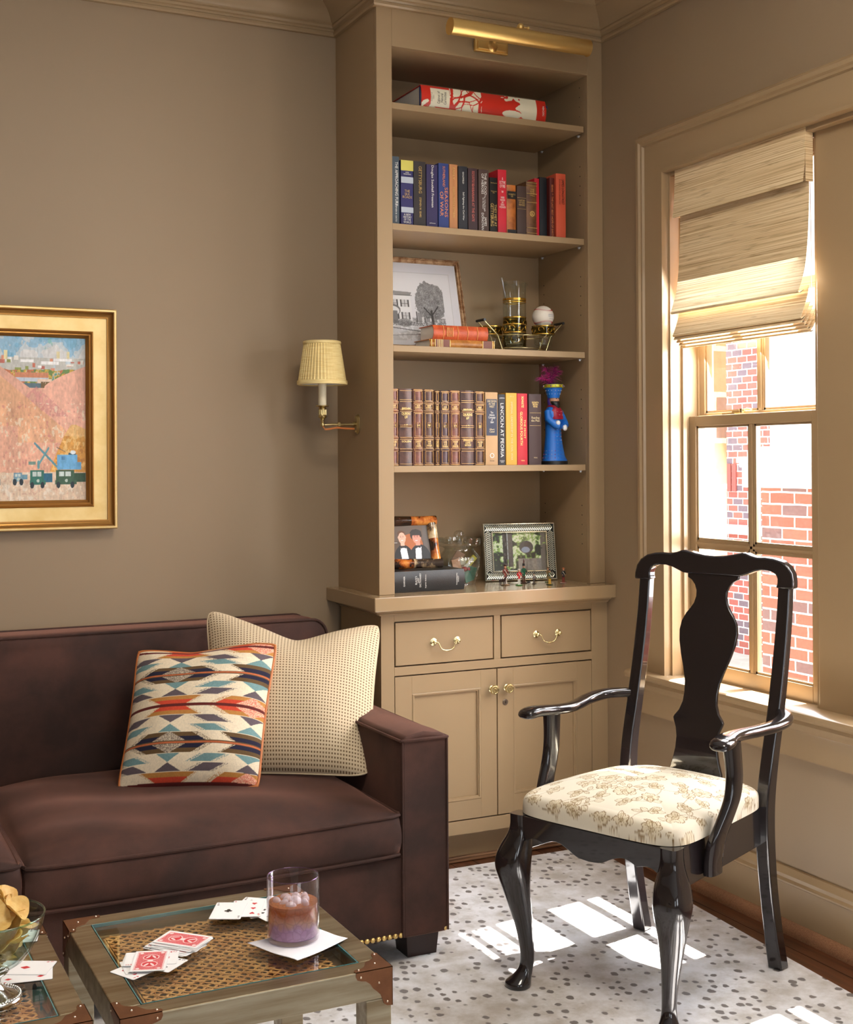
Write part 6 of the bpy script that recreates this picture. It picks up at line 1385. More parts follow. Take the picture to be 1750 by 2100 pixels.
def cup(cx, cy, lab):
    t = thing('roly_poly_glass', lab, 'glass', (cx,cy,Z3+.020), group='gold banded glasses in the carrier'); z = Z3+.0202; r = .040
    obj('glass_wall', MB().lathe([(.0001,z),(.026,z),(.031,z+.006),(.033,z+.022),(.034,z+.038),(.040,z+.046),(r,z+.078),(r-.0015,z+.0785),(r-.002,z+.048),(.030,z+.038),(.029,z+.010),(.0001,z+.007)], (cx,cy,0), n=40), M_cglass, t, smooth=60)
    obj('green_band', MB().lathe([(r+.0004,z+.048),(r+.0004,z+.076)], (cx,cy,0), n=40, cap=False), MATS['olive_glass'], t, smooth=80)
    m = scrolls(cx,cy,z+.062,r+.0008,8,.028)
    for z0_ in (.0465,.0745): m.lathe([(r+.0006,z+z0_),(r+.0011,z+z0_),(r+.0011,z+z0_+.003),(r+.0006,z+z0_+.003)], (cx,cy,0), n=40, cap=False)
    obj('gold_scrollwork', m, M_gg, t, smooth=80)
cup(-.303,-.245,'gold scroll glass front left in the carrier, beside the orange books')
cup(-.178,-.232,'gold scroll glass front right in the carrier, carrying the baseball')
cup(-.345,-.150,'gold scroll glass at the back left of the carrier')
bl = thing('baseball', 'white baseball with red stitching resting on a gold-banded glass', 'ball', (-.178,-.232,Z3+.093)); rb_ = .0385; bc_ = (-.178,-.232,Z3+.1315)
obj('leather_cover', MB().ball(bc_, rb_, 40, 28), mat('baseball_leather', srgb(232,224,210), .5, bump=(400,.1)), bl, smooth=80)
m = MB()
for s in (1,-1):
    pts = [];
    for k in range(44):
        a = 2*PI*k/44; x = math.cos(a)*.80; y = math.sin(a)*.80*1.0; z = s*(.55+.12*math.cos(2*a)); v = Vector((x, y, z)).normalized()
        pts.append(v)
    for k, v in enumerate(pts):
        w = pts[(k+1) % 44]; d = (w-v).normalized(); side_ = v.cross(d).normalized(); c0 = Vector(bc_)+v*(rb_+.0003)
        for q in (-1,1): m.tube([c0+d*.0006, c0+side_*q*.0028-d*.0022-v*.0001], .00055, 5)
obj('stitching', m, mat('red_thread', srgb(178,40,36), .6), bl)
m = MB()
for s, dz, L_, h_ in (('OFFICIAL BALL',.004,.030,.0035),('MAJOR LEAGUE',-.002,.030,.0035),('Allan H. Selig',-.010,.020,.003)):
    V_t, F_t = text_mesh(s, h_, width=L_); fr = Vector((.35,-.92,0)).normalized(); rt_ = Vector((.92,.35,0)).normalized()
    P_ = []
    for p in V_t:
        q = rt_*p[0]+Vector((0,0,1))*(p[1]+dz); P_.append(Vector(bc_)+(q+fr*math.sqrt(max(0,rb_**2-q.length_squared))).normalized()*(rb_+.0004))
    m.add(P_, F_t)
obj('ball_print', m, mat('blue_print', srgb(60,90,140), .5), bl, smooth=None)

# ================================================================== COUNTER ITEMS
ZC = .9150
# polished horn frame with a photo of two men, standing on the dictionary
hf = thing('photo_frame', 'polished horn picture frame with a photo of two men in tuxedos', 'picture frame', (-.69,-.20,.985))
Mh = Matrix.Translation((-.700,-.235,.9862)) @ Matrix.Rotation(R_(-6),4,'Z') @ Matrix.Rotation(R_(-17), 4, 'X'); fw, fh = .205, .182; r_ = .017
def horn(name, c1, c2, c3, sc):
    m = mat(name, srgb(*c1), .12, coat=.5, noise=(sc, srgb(*c2), .42,.58), stretch=(1,1,1)); cr_ = [n for n in m.node_tree.nodes if n.type == 'VALTORGB'][0].color_ramp; e_ = cr_.elements.new(.5); e_.color = (*srgb(*c3),1); return m
H1 = horn('dark_horn',(24,18,16),(60,36,22),(40,26,18),14); H2 = horn('amber_horn',(40,22,14),(214,140,66),(180,96,40),18); H3 = horn('pale_horn',(226,206,166),(60,48,40),(190,160,120),16)
def half_round(a, c, m1, m2, frac, nm):
    a, c = Vector(a), Vector(c); d = (c-a).normalized(); up = Vector((-d.z,0,d.x)); Ln = (c-a).length
    def piece(t0, t1, mt):
        secs = []
        for i in range(9):
            t_ = t0+(t1-t0)*i/8; q = a+d*Ln*t_; rr = r_*(1+.05*math.sin(t_*7)); secs.append([tuple(q+up*rr*math.cos(PI*k/8)+Vector((0,-rr*math.sin(PI*k/8)*1.0,0))) for k in range(9)])
        obj(nm, lean(Mh, MB().loft(secs)), mt, hf, smooth=50)
    piece(0, frac, m1); piece(frac+.004, 1, m2)
x0_, x1_ = -fw/2+r_, fw/2-r_
half_round((-fw/2,0,fh-r_),(fw/2,0,fh-r_),H1,H2,.55,'frame_rail'); half_round((-fw/2-.006,0,r_),(fw/2+.006,0,r_),H2,H3,.52,'frame_rail')
half_round((x1_,0,fh-r_*1.6),(x1_+.004,0,r_*1.6),H3,H2,.42,'frame_stile'); half_round((x0_,0,fh-r_*1.6),(x0_,0,r_*1.6),H2,H1,.5,'frame_stile')
obj('frame_back', lean(Mh, MB().box(-fw/2+.004,.0,.004,fw/2-.004,.004,fh-.004)), mat('frame_backing'), hf, smooth=None)
obj('easel_leg', MB().box(-.72,-.163,.9855,-.69,-.159,1.02).box(-.72,-.185,1.0,-.69,-.160,1.02), mat('frame_backing'), hf, smooth=None)
def men_cols(U,V):
    x, y = U*1.15, V; p = Paint(x,y,srgb(84,66,52)); p.put(y > .55, srgb(96,80,68)); p.ell(.63,.45,.30,.30,srgb(176,98,48)); p.rect(0,0,.12,1,srgb(70,58,56)); p.rect(.95,0,1.15,1,srgb(96,86,80)); p.rect(.02,.5,.25,.515,srgb(190,190,190))
    bk_, wh, sk, sk2 = srgb(22,22,26), srgb(226,228,236), srgb(232,178,156), srgb(236,150,130)
    # left man
    p.ell(.40,.02,.27,.42,bk_); p.poly([(.30,.36),(.48,.36),(.52,0),(.34,0)],wh); p.ell(.385,.64,.098,.165,sk); p.rect(.34,.42,.44,.52,sk); p.ell(.375,.76,.105,.085,srgb(98,66,44)); p.ell(.385,.66,.088,.13,sk); p.poly([(.33,.40),(.33,.34),(.40,.37)],bk_); p.poly([(.47,.40),(.47,.34),(.40,.37)],bk_); p.rect(.28,.30,.32,.42,bk_)
    for ex in (.35,.415): p.ell(ex,.665,.012,.008,srgb(60,50,50)); p.line(ex-.018,.69,ex+.018,.692,.004,srgb(90,60,44))
    p.ell(.384,.575,.034,.014,srgb(246,240,236)); p.line(.35,.582,.42,.582,.004,srgb(180,90,84)); p.line(.384,.66,.38,.615,.006,srgb(214,150,130)); p.ell(.287,.65,.012,.03,sk); p.ell(.483,.65,.012,.03,sk)
    # right man
    p.ell(.83,.02,.29,.43,bk_); p.poly([(.72,.36),(.88,.38),(.86,0),(.70,0)],wh); p.ell(.765,.70,.155,.155,srgb(44,32,28)); p.ell(.77,.62,.105,.155,sk2,1,.15); p.rect(.74,.42,.86,.5,sk2); p.poly([(.72,.39),(.72,.33),(.79,.365)],bk_); p.poly([(.86,.41),(.86,.345),(.79,.365)],bk_)
    n = fbm(x*22,y*22,5); p.put((((x-.765)/.165)**2+((y-.76)/.12)**2 < .9+.35*(n-.5))&(y > .70), srgb(40,30,26))
    for ex in (.725,.80): p.ell(ex,.655,.012,.008,srgb(50,40,40)); p.line(ex-.02,.68,ex+.02,.683,.005,srgb(50,36,30))
    p.ell(.765,.56,.036,.015,srgb(246,240,236)); p.line(.73,.568,.80,.568,.004,srgb(190,90,84)); p.line(.763,.655,.758,.60,.007,srgb(216,130,112)); p.ell(.885,.62,.013,.032,sk2)
    return p.c
def menpos(U,V):
    P = np.stack([x0_+r_*.5+U*(x1_-x0_-r_), np.full_like(U,-.0012), r_*1.6+V*(fh-r_*3.4)],1); M = np.array(Mh); return P@M[:3,:3].T+M[:3,3]
grid_obj('photo_print', 170, 150, menpos, men_cols, vcol_mat('photo_paper', .35), hf, solid=.0006)
# crystal jar with matchbooks and sweets
jx, jy = -.471, -.138
jr = thing('crystal_jar', 'lidded cut crystal jar holding matchbooks and wrapped sweets', 'jar', (jx,jy,ZC)); z = ZC+.0003
prof = [(.0001,z),(.052,z),(.056,z+.004),(.060,z+.020),(.066,z+.045),(.0715,z+.070),(.073,z+.088),(.070,z+.100),(.060,z+.112),(.054,z+.120),(.053,z+.126),(.058,z+.130)]
inn_ = [(.056,z+.1295),(.050,z+.125),(.051,z+.118),(.057,z+.109),(.066,z+.098),(.069,z+.088),(.0675,z+.070),(.062,z+.045),(.056,z+.022),(.052,z+.010),(.0001,z+.009)]
def facet(prof, inn_, n=72, amp=.0012, za=0, zb=9):
    secs = []
    for i, (r, zz) in enumerate(prof+inn_):
        a_ = amp if (i < len(prof) and za < zz < zb) else 0
        secs.append([(jx+(r+a_*(1 if (k % 6) < 3 else -1)*(1 if int((zz-ZC)/.016+k/6) % 2 else -1))*math.cos(2*PI*k/n), jy+(r+a_*(1 if (k % 6) < 3 else -1)*(1 if int((zz-ZC)/.016+k/6) % 2 else -1))*math.sin(2*PI*k/n), zz) for k in range(n)])
    return MB().loft(secs)
P2 = [(r,zz) for r,zz in smooth_curve(prof,3)]
M_cry = pane_mat('cut_crystal', (.93,.95,.94), 1.85)
obj('jar_body', facet(P2, inn_, za=z+.01, zb=z+.10), M_cry, jr, smooth=20)
m = MB(); lid = [(.0001,z+.129),(.050,z+.130),(.062,z+.1315),(.072,z+.138),(.0745,z+.150),(.0745,z+.160),(.069,z+.1605),(.066,z+.150),(.055,z+.143),(.030,z+.146),(.012,z+.152),(.009,z+.158),(.015,z+.163),(.019,z+.172),(.017,z+.182),(.009,z+.188),(.0001,z+.189)]
secs = [[(jx+(r*(1+(.045 if r > .06 and k % 6 < 3 else 0)))*math.cos(2*PI*k/72), jy+(r*(1+(.045 if r > .06 and k % 6 < 3 else 0)))*math.sin(2*PI*k/72), zz+(.003 if (r > .068 and zz > z+.155 and k % 6 < 3) else 0)) for k in range(72)] for r, zz in lid]
obj('lid', m.loft(secs), M_cry, jr, smooth=20)
def mbk(p, rz, rx, ry, w, h, d, col, lab, nm='matchbook', cat='matchbook'):
    o = obj(nm, MB().box(-w/2,-d/2,-h/2,w/2,d/2,h/2), mat('mb_%d_%d_%d' % col, srgb(*col), .4), None, local=True, smooth=None, bevel=.0008); o.location = p; o.rotation_euler = (rx,ry,rz); tag(o, lab, cat); return o
mbk((jx-.026,jy-.030,z+.068),.2,-.1,-.2,.036,.046,.005,(196,150,120),'pinkish brown matchbook standing at the left inside the crystal jar')
mbk((jx-.010,jy-.010,z+.094),-.1,.2,.5,.034,.044,.005,(176,140,120),'dull rose matchbook poking up under the jar lid')
mbk((jx+.030,jy-.032,z+.040),-.2,0,.3,.034,.046,.005,(30,96,78),'dark green matchbook standing at the lower right in the jar')
mbk((jx+.012,jy-.042,z+.030),.1,0,-.3,.030,.040,.005,(44,110,92),'second green matchbook at the bottom centre of the jar')
mbk((jx+.038,jy-.020,z+.082),0,.2,.7,.020,.040,.006,(222,210,90),'yellow matchbox slanting at the upper right in the jar','matchbox','matchbox')
mbk((jx+.018,jy-.030,z+.070),0,.1,.75,.012,.062,.005,(200,200,190),'long pale grey matchbox slanting across the middle of the jar','matchbox','matchbox')
mbk((jx+.002,jy-.015,z+.080),.3,.4,.1,.040,.022,.008,(226,222,206),'cream matchbox lying near the top of the jar','matchbox','matchbox')
mbk((jx-.032,jy-.020,z+.035),.3,.1,.1,.036,.044,.006,(216,208,190),'cream matchbook low at the left in the jar')
o = obj('wrapped_sweet', MB().ball((0,0,0),(.011,.009,.009),14,10).loft([[(.010,-.002,-.002),(.010,.002,-.002),(.010,.002,.002),(.010,-.002,.002)],[(.018,-.006,-.006),(.018,.006,-.005),(.018,.005,.006),(.018,-.006,.005)]]), mat('red_wrapper', srgb(150,30,36), .25), None, local=True, smooth=60); o.location = (jx-.002,jy-.046,z+.056); tag(o, 'red wrapped sweet at the front of the crystal jar', 'sweet')
o = obj('white_box', MB().box(-.452,-.070,ZC+.0003,-.385,-.040,ZC+.082), mat('pale_box', srgb(170,150,130), .6), smooth=None, bevel=.001); tag(o, 'small pale box standing behind the crystal jar', 'box')
# silver herringbone frame
sf = thing('photo_frame', 'wide silver herringbone picture frame with a green garden photo', 'picture frame', (-.21,-.135,ZC)); sw, sh_ = .272, .208
ang = math.atan2(-.185+.100, .250)
ang = R_(-12)
Ms = Matrix.Translation((-.222,-.140,ZC+.0008)) @ Matrix.Rotation(ang,4,'Z') @ Matrix.Rotation(R_(-9),4,'X')
bw_ = .038
obj('frame', lean(Ms, MB().loft([[(xx+sx*d,-t_,zz+sz*d) for d,t_ in [(0,0),(0,.010),(.002,.012),(.005,.012),(.006,.009),(.030,.009),(.031,.012),(.035,.012),(.0375,.008),(.038,.002),(.038,0)]] for xx,zz,sx,sz in ((-sw/2,0,1,1),(sw/2,0,-1,1),(sw/2,sh_,-1,-1),(-sw/2,sh_,1,-1))], closed=True)), mat('silver_plate', (.74,.76,.66), .14, 1), sf, smooth=30)
ring_ = MB()
for a_,c_,e_,g_ in ((-sw/2+.006,.006,sw/2-.006,.030),(-sw/2+.006,sh_-.030,sw/2-.006,sh_-.006),(-sw/2+.006,.030,-sw/2+.030,sh_-.030),(sw/2-.030,.030,sw/2-.006,sh_-.030)): ring_.box(a_,-.0096,c_,e_,-.0088,g_)
obj('dark_channel', lean(Ms, ring_), mat('dark_metal', (.03,.03,.025), .4, .8), sf, smooth=None)  # dark strips beneath the herringbone ribs, so the relief stands out
m = MB(); pit = .0072
def chev(x, zc_, horiz, flip):
    for q in (-1,1):
        if horiz: a = (x+flip*.0045, -.0104, zc_); c = (x-flip*.0045, -.0104, zc_+q*.0105)
        else: a = (zc_, -.0104, x+flip*.0045); c = (zc_+q*.0105, -.0104, x-flip*.0045)
        m.tube([a,c], .0017, 5)
n_ = int((sw-.02)/pit)
for i in range(n_):
    x = -sw/2+.012+i*pit
    for zc_ in (.018, sh_-.018): chev(x, zc_, True, 1)
for i in range(int((sh_-.07)/pit)+1):
    zz = .036+i*pit
    for xc in (-sw/2+.018, sw/2-.018): chev(zz, xc, False, 1)
obj('herringbone_relief', lean(Ms, m), mat('silver_relief', (.80,.82,.72), .3, .55), sf, smooth=60)
def garden(U,V):
    x,y = U*1.5,V; n = fbm(x*7,y*7,3); n2 = fbm(x*22,y*22,9); p = Paint(x,y,srgb(92,126,66)); p.put(n > .47, srgb(166,204,112)); p.put((n > .52)&(n2 > .42), srgb(236,250,216)); p.put(n < .4, srgb(44,52,40)); p.put((y < .32)&(x > .7), np.array(srgb(150,146,140))[None]*(.6+.8*n2)[:,None])
    p.rect(.28,.12,.40,1,srgb(50,46,44)); p.rect(.42,.1,.56,1,srgb(90,86,84)); p.rect(.40,.3,.43,1,srgb(190,200,204)); p.put((n2 > .55)&(x > .3)&(x < .56), srgb(110,104,100),.6); p.ell(.95,.62,.20,.17,srgb(60,66,70)); p.ell(.98,.70,.09,.09,srgb(40,42,48)); p.ell(.93,.55,.12,.08,srgb(150,170,200)); p.put((x > 1.36)&(n2 > .3), srgb(120,114,106)); return p.c
def gpos(U,V):
    P = np.stack([-sw/2+.037+U*(sw-.074), np.full_like(U,-.003), .037+V*(sh_-.074)],1); M = np.array(Ms); return P@M[:3,:3].T+M[:3,3]
grid_obj('photo_print', 160, 110, gpos, garden, MATS['photo_paper'], sf, solid=.001)
obj('picture_glass', lean(Ms, MB().box(-sw/2+.037,-.0065,.037,sw/2-.037,-.005,sh_-.037)), M_pane, sf, smooth=None)
obj('easel_back', lean(Ms, MB().box(-sw/2+.006,-.0005,.006,sw/2-.006,.003,sh_-.006)), mat('frame_backing'), sf, smooth=None)
obj('easel_leg', MB().box(-.235,-.075,ZC+.0006,-.205,-.071,ZC+.10).box(-.235,-.118,ZC+.088,-.205,-.0712,ZC+.098), mat('frame_backing'), sf, smooth=None)

# painted metal soldiers
SKIN = srgb(214,160,128)
def pm(n_, c, r=.35): return mat('enamel_'+n_, srgb(*c), r)
def soldier(x, y, H, coat, legs, base, hat, lab, rz=0, kneel=False, hatk='shako', plume=None, scale=1, belt=True, gun=None, pack=None):
    t = thing('toy_soldier', lab, 'toy soldier', (x,y,ZC+.0003), rz, 'painted metal soldiers on the counter'); s = H/.075
    q = lambda m: MB().add([(p[0]*s,p[1]*s,p[2]*s) for p in m.v], m.f)
    obj('base', q(MB().lathe([(.0001,0),(.0135,0),(.0145,.001),(.013,.0026),(.0001,.003)], n=20)), pm(*base), t, local=True, smooth=50)
    m = MB()
    for sx in (-1,1): m.tube([(sx*.0035,0,.003),(sx*.0034,.0,.016),(sx*.003,.0,.031)],[.0024,.0022,.0032],8).ball((sx*.0038,-.002,.0040),(.0022,.004,.0018),8,5)
    obj('legs', q(m), pm(*legs), t, local=True, smooth=80)
    m = MB().loft([rsec(0,0,zz,w,d,n=14,e=2.2) for zz,w,d in ((.026,.0125,.009),(.031,.0105,.008),(.036,.0095,.0072),(.044,.0125,.0085),(.049,.0135,.0085),(.0525,.0070,.006))])
    for sx in (-1,1): m.tube([(sx*.0060,0,.0495),(sx*.0090,-.001,.042),(sx*.0078,-.006,.036)],[.0026,.0023,.0019],8)
    obj('coat', q(m), pm(*coat), t, local=True, smooth=80)
    m = MB().ball((0,0,.0570),(.0040,.0042,.0052),12,8).ball((0,-.0042,.0565),(.0009,.0012,.0012),6,4).tube([(0,0,.050),(0,0,.055)],.0020,8)
    for sx in (-1,1): m.ball((sx*.0074,-.0075,.0350),.0018,8,5)
    obj('head_and_hands', q(m), mat('enamel_skin', SKIN, .4), t, local=True, smooth=80)
    m = MB()
    if hatk == 'shako': m.lathe([(.0046,.0600),(.0052,.0602),(.0045,.0608),(.0042,.066),(.0047,.0685),(.0001,.069)], n=16)
    elif hatk == 'tricorn': m.loft([[(.0105*math.cos(a)*(.75+.25*math.cos(3*a+PI/2)),.0105*math.sin(a)*(.75+.25*math.cos(3*a+PI/2)),.0605+.0028*abs(math.sin(1.5*a))) for a in [2*PI*k/18 for k in range(18)]],[(.0044*math.cos(a),.0044*math.sin(a),.0615) for a in [2*PI*k/18 for k in range(18)]],[(.0036*math.cos(a),.0036*math.sin(a),.0655) for a in [2*PI*k/18 for k in range(18)]]])
    elif hatk == 'cap': m.lathe([(.0046,.0600),(.0058,.0625),(.0060,.0645),(.0001,.0655)], n=16)
    obj('hat', q(m), pm(*hat), t, local=True, smooth=50)
    if plume: obj('plume', q(MB().tube([(0,.0,.068),(.0008,0,.076),(.0,0,.084)],[.0014,.0022,.0010],8)), pm(*plume), t, local=True)
    if belt: obj('cross_belt', q(MB().tube([(-.0058,-.0046,.0490),(0,-.0050,.0420),(.0050,-.0046,.0340)],.0009,6)), pm('white',(232,228,220)), t, local=True)
    if gun: obj('musket', q(MB().tube([(.0085,-.008,.028),(.0100,-.007,.074)],[.0011,.0006],6)), pm('musket',(60,40,30)), t, local=True)
    return t
soldier(-.349,-.251,.082,('russet',(120,50,36)),('pale',(206,196,186)),('tan',(150,120,90)),('brownhat',(70,44,36)),'soldier in a russet coat at the left end, beside a fallen horse',hatk='cap',gun=1,plume=('black',(24,20,20)))
soldier(-.313,-.284,.066,('scarlet',(196,30,36)),('white',(232,228,220)),('green',(50,130,50)),('whitehat',(220,214,204)),'soldier in a scarlet coat and white trousers on a green base',hatk='cap')
soldier(-.258,-.222,.076,('forest',(20,90,60)),('brown',(96,56,40)),('brownbase',(60,40,32)),('black',(24,20,20)),'soldier in a dark green coat with tall plumed hat, behind the scarlet one',plume=('redplume',(90,30,24)),gun=1,belt=False)
soldier(-.212,-.322,.062,('olive',(72,76,44)),('yellow',(226,176,66)),('darkgreen',(30,60,36)),('black',(24,20,20)),'soldier in yellow breeches and black tricorn at the right',hatk='tricorn',gun=1)
soldier(-.166,-.235,.062,('bronze',(120,96,56)),('khaki',(140,116,76)),('green2',(70,96,50)),('bronzehat',(110,84,50)),'khaki and bronze soldier standing behind the yellow-breeched one',hatk='cap',belt=False)
soldier(-.135,-.288,.062,('jet',(26,24,28)),('crimsonleg',(130,36,30)),('clearbase',(150,120,110)),('orange',(196,110,60)),'black-coated figure in red stockings and orange tricorn, last at the right',hatk='tricorn')
# horse, dog and a kneeling figure
def beast(x, y, L, H, col, lab, cat, rz, nm):
    t = thing(nm, lab, cat, (x,y,ZC+.0003), rz); m = MB()
    m.loft([rsec(-L*.42+L*.84*i/8, 0, 0, 1, 1) for i in range(2)]) if False else None
    body = [(-L*.45,H*.62,.10),(-L*.30,H*.66,.17),(0,H*.62,.145),(L*.25,H*.66,.17),(L*.38,H*.74,.12),(L*.46,H*.92,.075),(L*.50,H*.98,.06),(L*.62,H*.90,.035)]
    m.tube([(a,0,b_) for a,b_,c in body],[c*H for a,b_,c in body],10)
    for sx in (-.34,.26):
        for sy in (-1,1): m.tube([(L*sx,sy*H*.09,H*.60),(L*(sx+.02),sy*H*.10,H*.34),(L*(sx-.03),sy*H*.10,H*.16),(L*(sx+.01),sy*H*.10,.001)],[H*.075,H*.05,H*.035,H*.04],7)
    m.tube([(-L*.45,0,H*.66),(-L*.56,0,H*.50),(-L*.57,0,H*.34)],[.03*H,.035*H,.015*H],6)
    for sy in (-1,1): m.tube([(L*.50,sy*H*.03,H*1.0),(L*.50,sy*H*.04,H*1.08)],[.025*H,.008*H],5)
    obj('body', m, pm(*col), t, local=True, smooth=80); return t
beast(-.372,-.272,.034,.030,('darkbay',(46,28,24)),'small dark metal horse at the left end of the soldiers','toy horse',.3,'toy_horse')
beast(-.283,-.300,.020,.018,('coal',(22,22,24)),'tiny black metal dog in front of the silver frame','toy dog',.5,'toy_dog')
soldier(-.240,-.262,.043,('ash',(110,100,98)),('ashleg',(80,70,68)),('brownbase',(60,40,32)),('greyhat',(60,56,58)),'short grey crouching soldier beside the tiny black dog',hatk='cap',gun=1)

# ================================================================== BLUE FIGURINE (fourth shelf)
fx, fy = -.148, -.250
fg = thing('king_figurine', 'blue robed bearded king figurine with jewelled dots and magenta feathers', 'figurine', (fx,fy,Z4), R_(20)); Mg = lambda mb: mb
BL_ = mat('figurine_blue', srgb(34,112,206), .4); z = .0005
obj('base', MB().lathe([(.0001,z),(.050,z),(.050,.012),(.046,.013),(.0001,.013)], n=40), mat('figurine_black', (.012,.011,.012), .4), fg, local=True, smooth=40)
m = MB().loft([rsec(o_,0,zz,w,d,n=28,e=2.1) for zz,w,d,o_ in ((.0135,.106,.076,.006),(.030,.090,.066,.002),(.060,.078,.058,0),(.100,.066,.050,-.002),(.125,.064,.050,-.002),(.150,.068,.054,0),(.172,.078,.056,0),(.188,.076,.052,0),(.200,.056,.044,0),(.208,.034,.032,0))])
obj('robe', m, BL_, fg, local=True, smooth=70)
m = MB()
for s in (-1,1): m.tube([(s*.033,0,.188),(s*.041,-.010,.160),(s*.030,-.030,.140),(s*.012-.006,-.040,.134)],[.013,.014,.0125,.010],12)
obj('sleeve', m, BL_, fg, local=True, smooth=80)
m = MB().ball((-.026,-.040,.147),(.010,.008,.009),12,8).ball((.006,-.046,.130),(.010,.008,.011),12,8)
obj('glove', m, mat('figurine_white', (.8,.8,.82), .4), fg, local=True, smooth=80)
obj('collar', MB().loft([rsec(0,0,zz,w,d,n=28,e=2.6) for zz,w,d in ((.160,.058,.064),(.163,.062,.066),(.190,.064,.056),(.203,.044,.044),(.210,.036,.036))]), mat('figurine_crimson', srgb(160,24,50), .4), fg, local=True, smooth=50)
obj('face', MB().ball((0,-.002,.228),(.0175,.0185,.024),20,14).ball((0,-.021,.229),(.003,.0035,.005),8,6), mat('figurine_face', srgb(190,140,112), .45), fg, local=True, smooth=80)
m = MB().loft([rsec(0,y_,zz,w,d,n=20,e=2) for zz,w,d,y_ in ((.196,.006,.006,-.020),(.204,.022,.018,-.016),(.214,.033,.030,-.009),(.223,.036,.034,-.005),(.226,.032,.030,-.002))])
obj('beard', m, mat('figurine_black'), fg, local=True, smooth=70)
m = MB()
for s in (-1,1): m.ball((s*.0065,-.0185,.2335),(.0028,.0015,.0018),8,6).tube([(s*.003,-.0195,.2375),(s*.010,-.0175,.2385)],.0008,5)
obj('eyes', m, mat('figurine_black'), fg, local=True)
obj('veil', MB().loft([rsec(.004,.006,zz,w,w,n=20,e=2) for zz,w in ((.205,.036),(.225,.041),(.240,.039))]), mat('figurine_purple', srgb(92,60,160), .5), fg, local=True, smooth=70)
obj('hat', MB().lathe([(.0205,.236),(.022,.240),(.026,.256),(.032,.272),(.036,.280),(.035,.284),(.0001,.286)], n=36), BL_, fg, local=True, smooth=50)
obj('hat_band', MB().lathe([(.0345,.272),(.0368,.2735),(.0375,.280),(.0358,.2835),(.034,.283)], n=36, cap=False), mat('figurine_gold', srgb(186,186,50), .35, .4), fg, local=True, smooth=50)
gm = {0:mat('gem_silver', (.85,.85,.9), .15, .6), 1:mat('gem_red', srgb(190,30,50), .2), 2:mat('gem_violet', srgb(120,60,170), .2)}
dots = {0:MB(),1:MB(),2:MB()}
for k in range(20):
    a = 2*PI*k/20
    for j in range(9):
        zz = .024+.0125*j; w = np.interp(zz,[.0135,.03,.06,.1,.125,.15],[.049,.045,.037,.033,.032,.034]); d = np.interp(zz,[.0135,.03,.06,.1,.125,.15],[.036,.033,.028,.025,.025,.027])
        dots[(0,1,0,2)[k % 4]].ball(((w+.0004)*math.cos(a),(d+.0004)*math.sin(a),zz),.0015,6,4)
for k in range(14):
    a = 2*PI*k/14
    for zz, rr in ((.250,.0245),(.262,.0292)): dots[0].ball((rr*math.cos(a),rr*math.sin(a),zz),.0014,6,4)
    dots[k % 3].ball((.0378*math.cos(a),.0378*math.sin(a),.278),.0024,6,5)
for k in range(12):
    a = -PI+PI*k/11
    for zz in (.166,.176,.187): dots[(k+int(zz*100)) % 2].ball((.0318*math.cos(a),.0325*math.sin(a)*.96,zz),.0014,6,4)
for k in dots: parts('gem', dots[k], gm[k], fg, local=True, smooth=80)
rnd = random.Random(21); m = MB(); m2 = MB()
for (tx, tz, n__, L_) in ((-.078,.302,150,.028),(-.045,.340,170,.030),(.006,.346,180,.028),(.022,.332,120,.030),(-.025,.322,120,.028)):
    spine_ = smooth_curve([(-.010,.004,.284),(tx*.5,.002,.284+(tz-.284)*.55+.006),(tx,-.004,tz)],8)
    (m if tz < .32 else m2).tube(spine_, .0007, 4)
    for k in range(n__):
        p = Vector(spine_[rnd.randrange(2,len(spine_))]); d = Vector((rnd.uniform(-1,1)+(-.7 if tx < 0 else .3), rnd.uniform(-1,1), rnd.uniform(-.3,1))).normalized(); ln = L_*rnd.uniform(.4,1); mid = p+d*ln*.5+Vector((0,0,-.002)); e2 = p+d*ln+Vector((0,0,-.006)); mid.z = min(mid.z,.366); e2.z = min(e2.z,.366)
        (m if rnd.random() < .5 else m2).tube([p,mid,e2],[.0005,.0004,.0002],3)
obj('feather', m, mat('feather_magenta', srgb(196,36,126), .7), fg, local=True, kind='stuff')
obj('feather', m2, mat('feather_plum', srgb(110,38,88), .7), fg, local=True, kind='stuff')

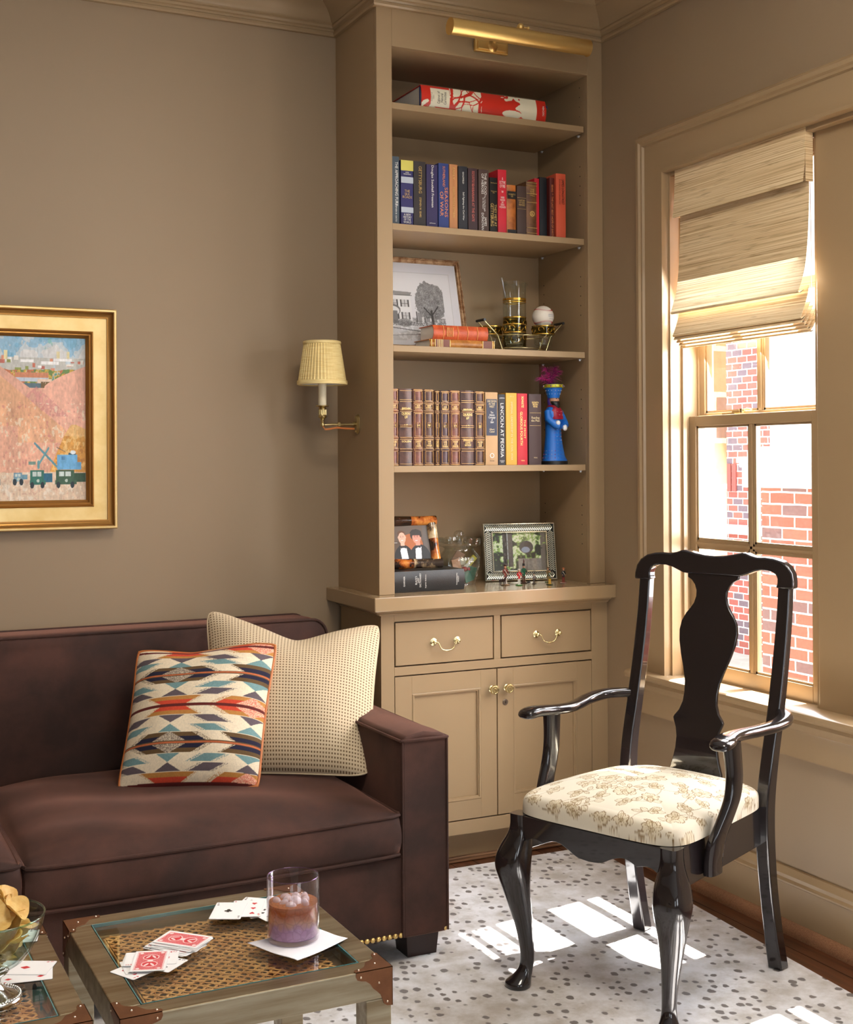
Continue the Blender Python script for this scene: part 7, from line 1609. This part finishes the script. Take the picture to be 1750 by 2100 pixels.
# ================================================================== CAMERA
cam = bpy.data.cameras.new('camera'); co = bpy.data.objects.new('camera', cam); COL.objects.link(co); SC.camera = co
co.location = (-2.554, -4.1434, 1.35)
yaw, pitch, roll = [math.radians(a) for a in (26.048, .1779, .3305)]
cy_, sy_ = math.cos(yaw), math.sin(yaw); right = Vector((cy_,-sy_,0)); fwd = Vector((sy_,cy_,0)); down = Vector((0,0,-1))
f2 = fwd*math.cos(pitch)-down*math.sin(pitch); d2 = down*math.cos(pitch)+fwd*math.sin(pitch)
r3 = right*math.cos(roll)+d2*math.sin(roll); d3 = -right*math.sin(roll)+d2*math.cos(roll)
M = Matrix((r3, -d3, -f2)).transposed(); co.rotation_euler = M.to_euler()
cam.sensor_fit = 'HORIZONTAL'; cam.sensor_width = 36; cam.lens = 2631.4/1750*36; cam.shift_y = -(1050-936.33)/1750; cam.clip_start = .05

# ================================================================== LIGHT
w = bpy.data.worlds.new('sky'); SC.world = w; w.use_nodes = True; bg = w.node_tree.nodes['Background']; bg.inputs[0].default_value = (.80,.90,1,1); bg.inputs[1].default_value = 4.2
s = bpy.data.lights.new('sun', 'SUN'); s.energy = 78; s.angle = .009; s.color = (1,.98,.94); o = bpy.data.objects.new('sun', s); COL.objects.link(o)
o.rotation_euler = Vector((-1,-.15,-2.07)).to_track_quat('-Z','Y').to_euler(); o.location = (6,1,12)
def area(name, loc, tgt, sx, sy, e, col=(1,1,1), spread=PI):
    l = bpy.data.lights.new(name, 'AREA'); l.shape = 'RECTANGLE'; l.size = sx; l.size_y = sy; l.energy = e; l.color = col; l.spread = spread
    o = bpy.data.objects.new(name, l); COL.objects.link(o); o.location = loc; o.rotation_euler = (Vector(tgt)-Vector(loc)).to_track_quat('-Z','Y').to_euler(); return o
for i, (a, c) in enumerate(RW): area('rear_window_daylight', ((a+c)/2, RY0-.12, 1.55), ((a+c)/2, 0, 1.45), c-a, 1.7, (5,18)[i], (1,.97,.93))
for y0, y1 in WY: area('side_window_daylight', (.215, (y0+y1)/2, 1.46), (-1, (y0+y1)/2-.0, .9), .56, 1.3, 44, (.92,.96,1))
# unseen area lamp added under the ceiling as fill for the right wall
area('ceiling_fill', (-1.35, -2.5, 2.92), (-1.35, -2.5, 0), .8, .8, 42, (1,.90,.76))
SC.view_settings.view_transform = 'Standard'; SC.view_settings.look = 'None'; SC.view_settings.exposure = 0; SC.view_settings.gamma = 1; SC.view_settings.use_curve_mapping = False
SC.cycles.use_denoising = True; SC.cycles.max_bounces = 10; SC.cycles.transparent_max_bounces = 24; SC.cycles.sample_clamp_indirect = 40; SC.cycles.caustics_reflective = False; SC.cycles.caustics_refractive = False
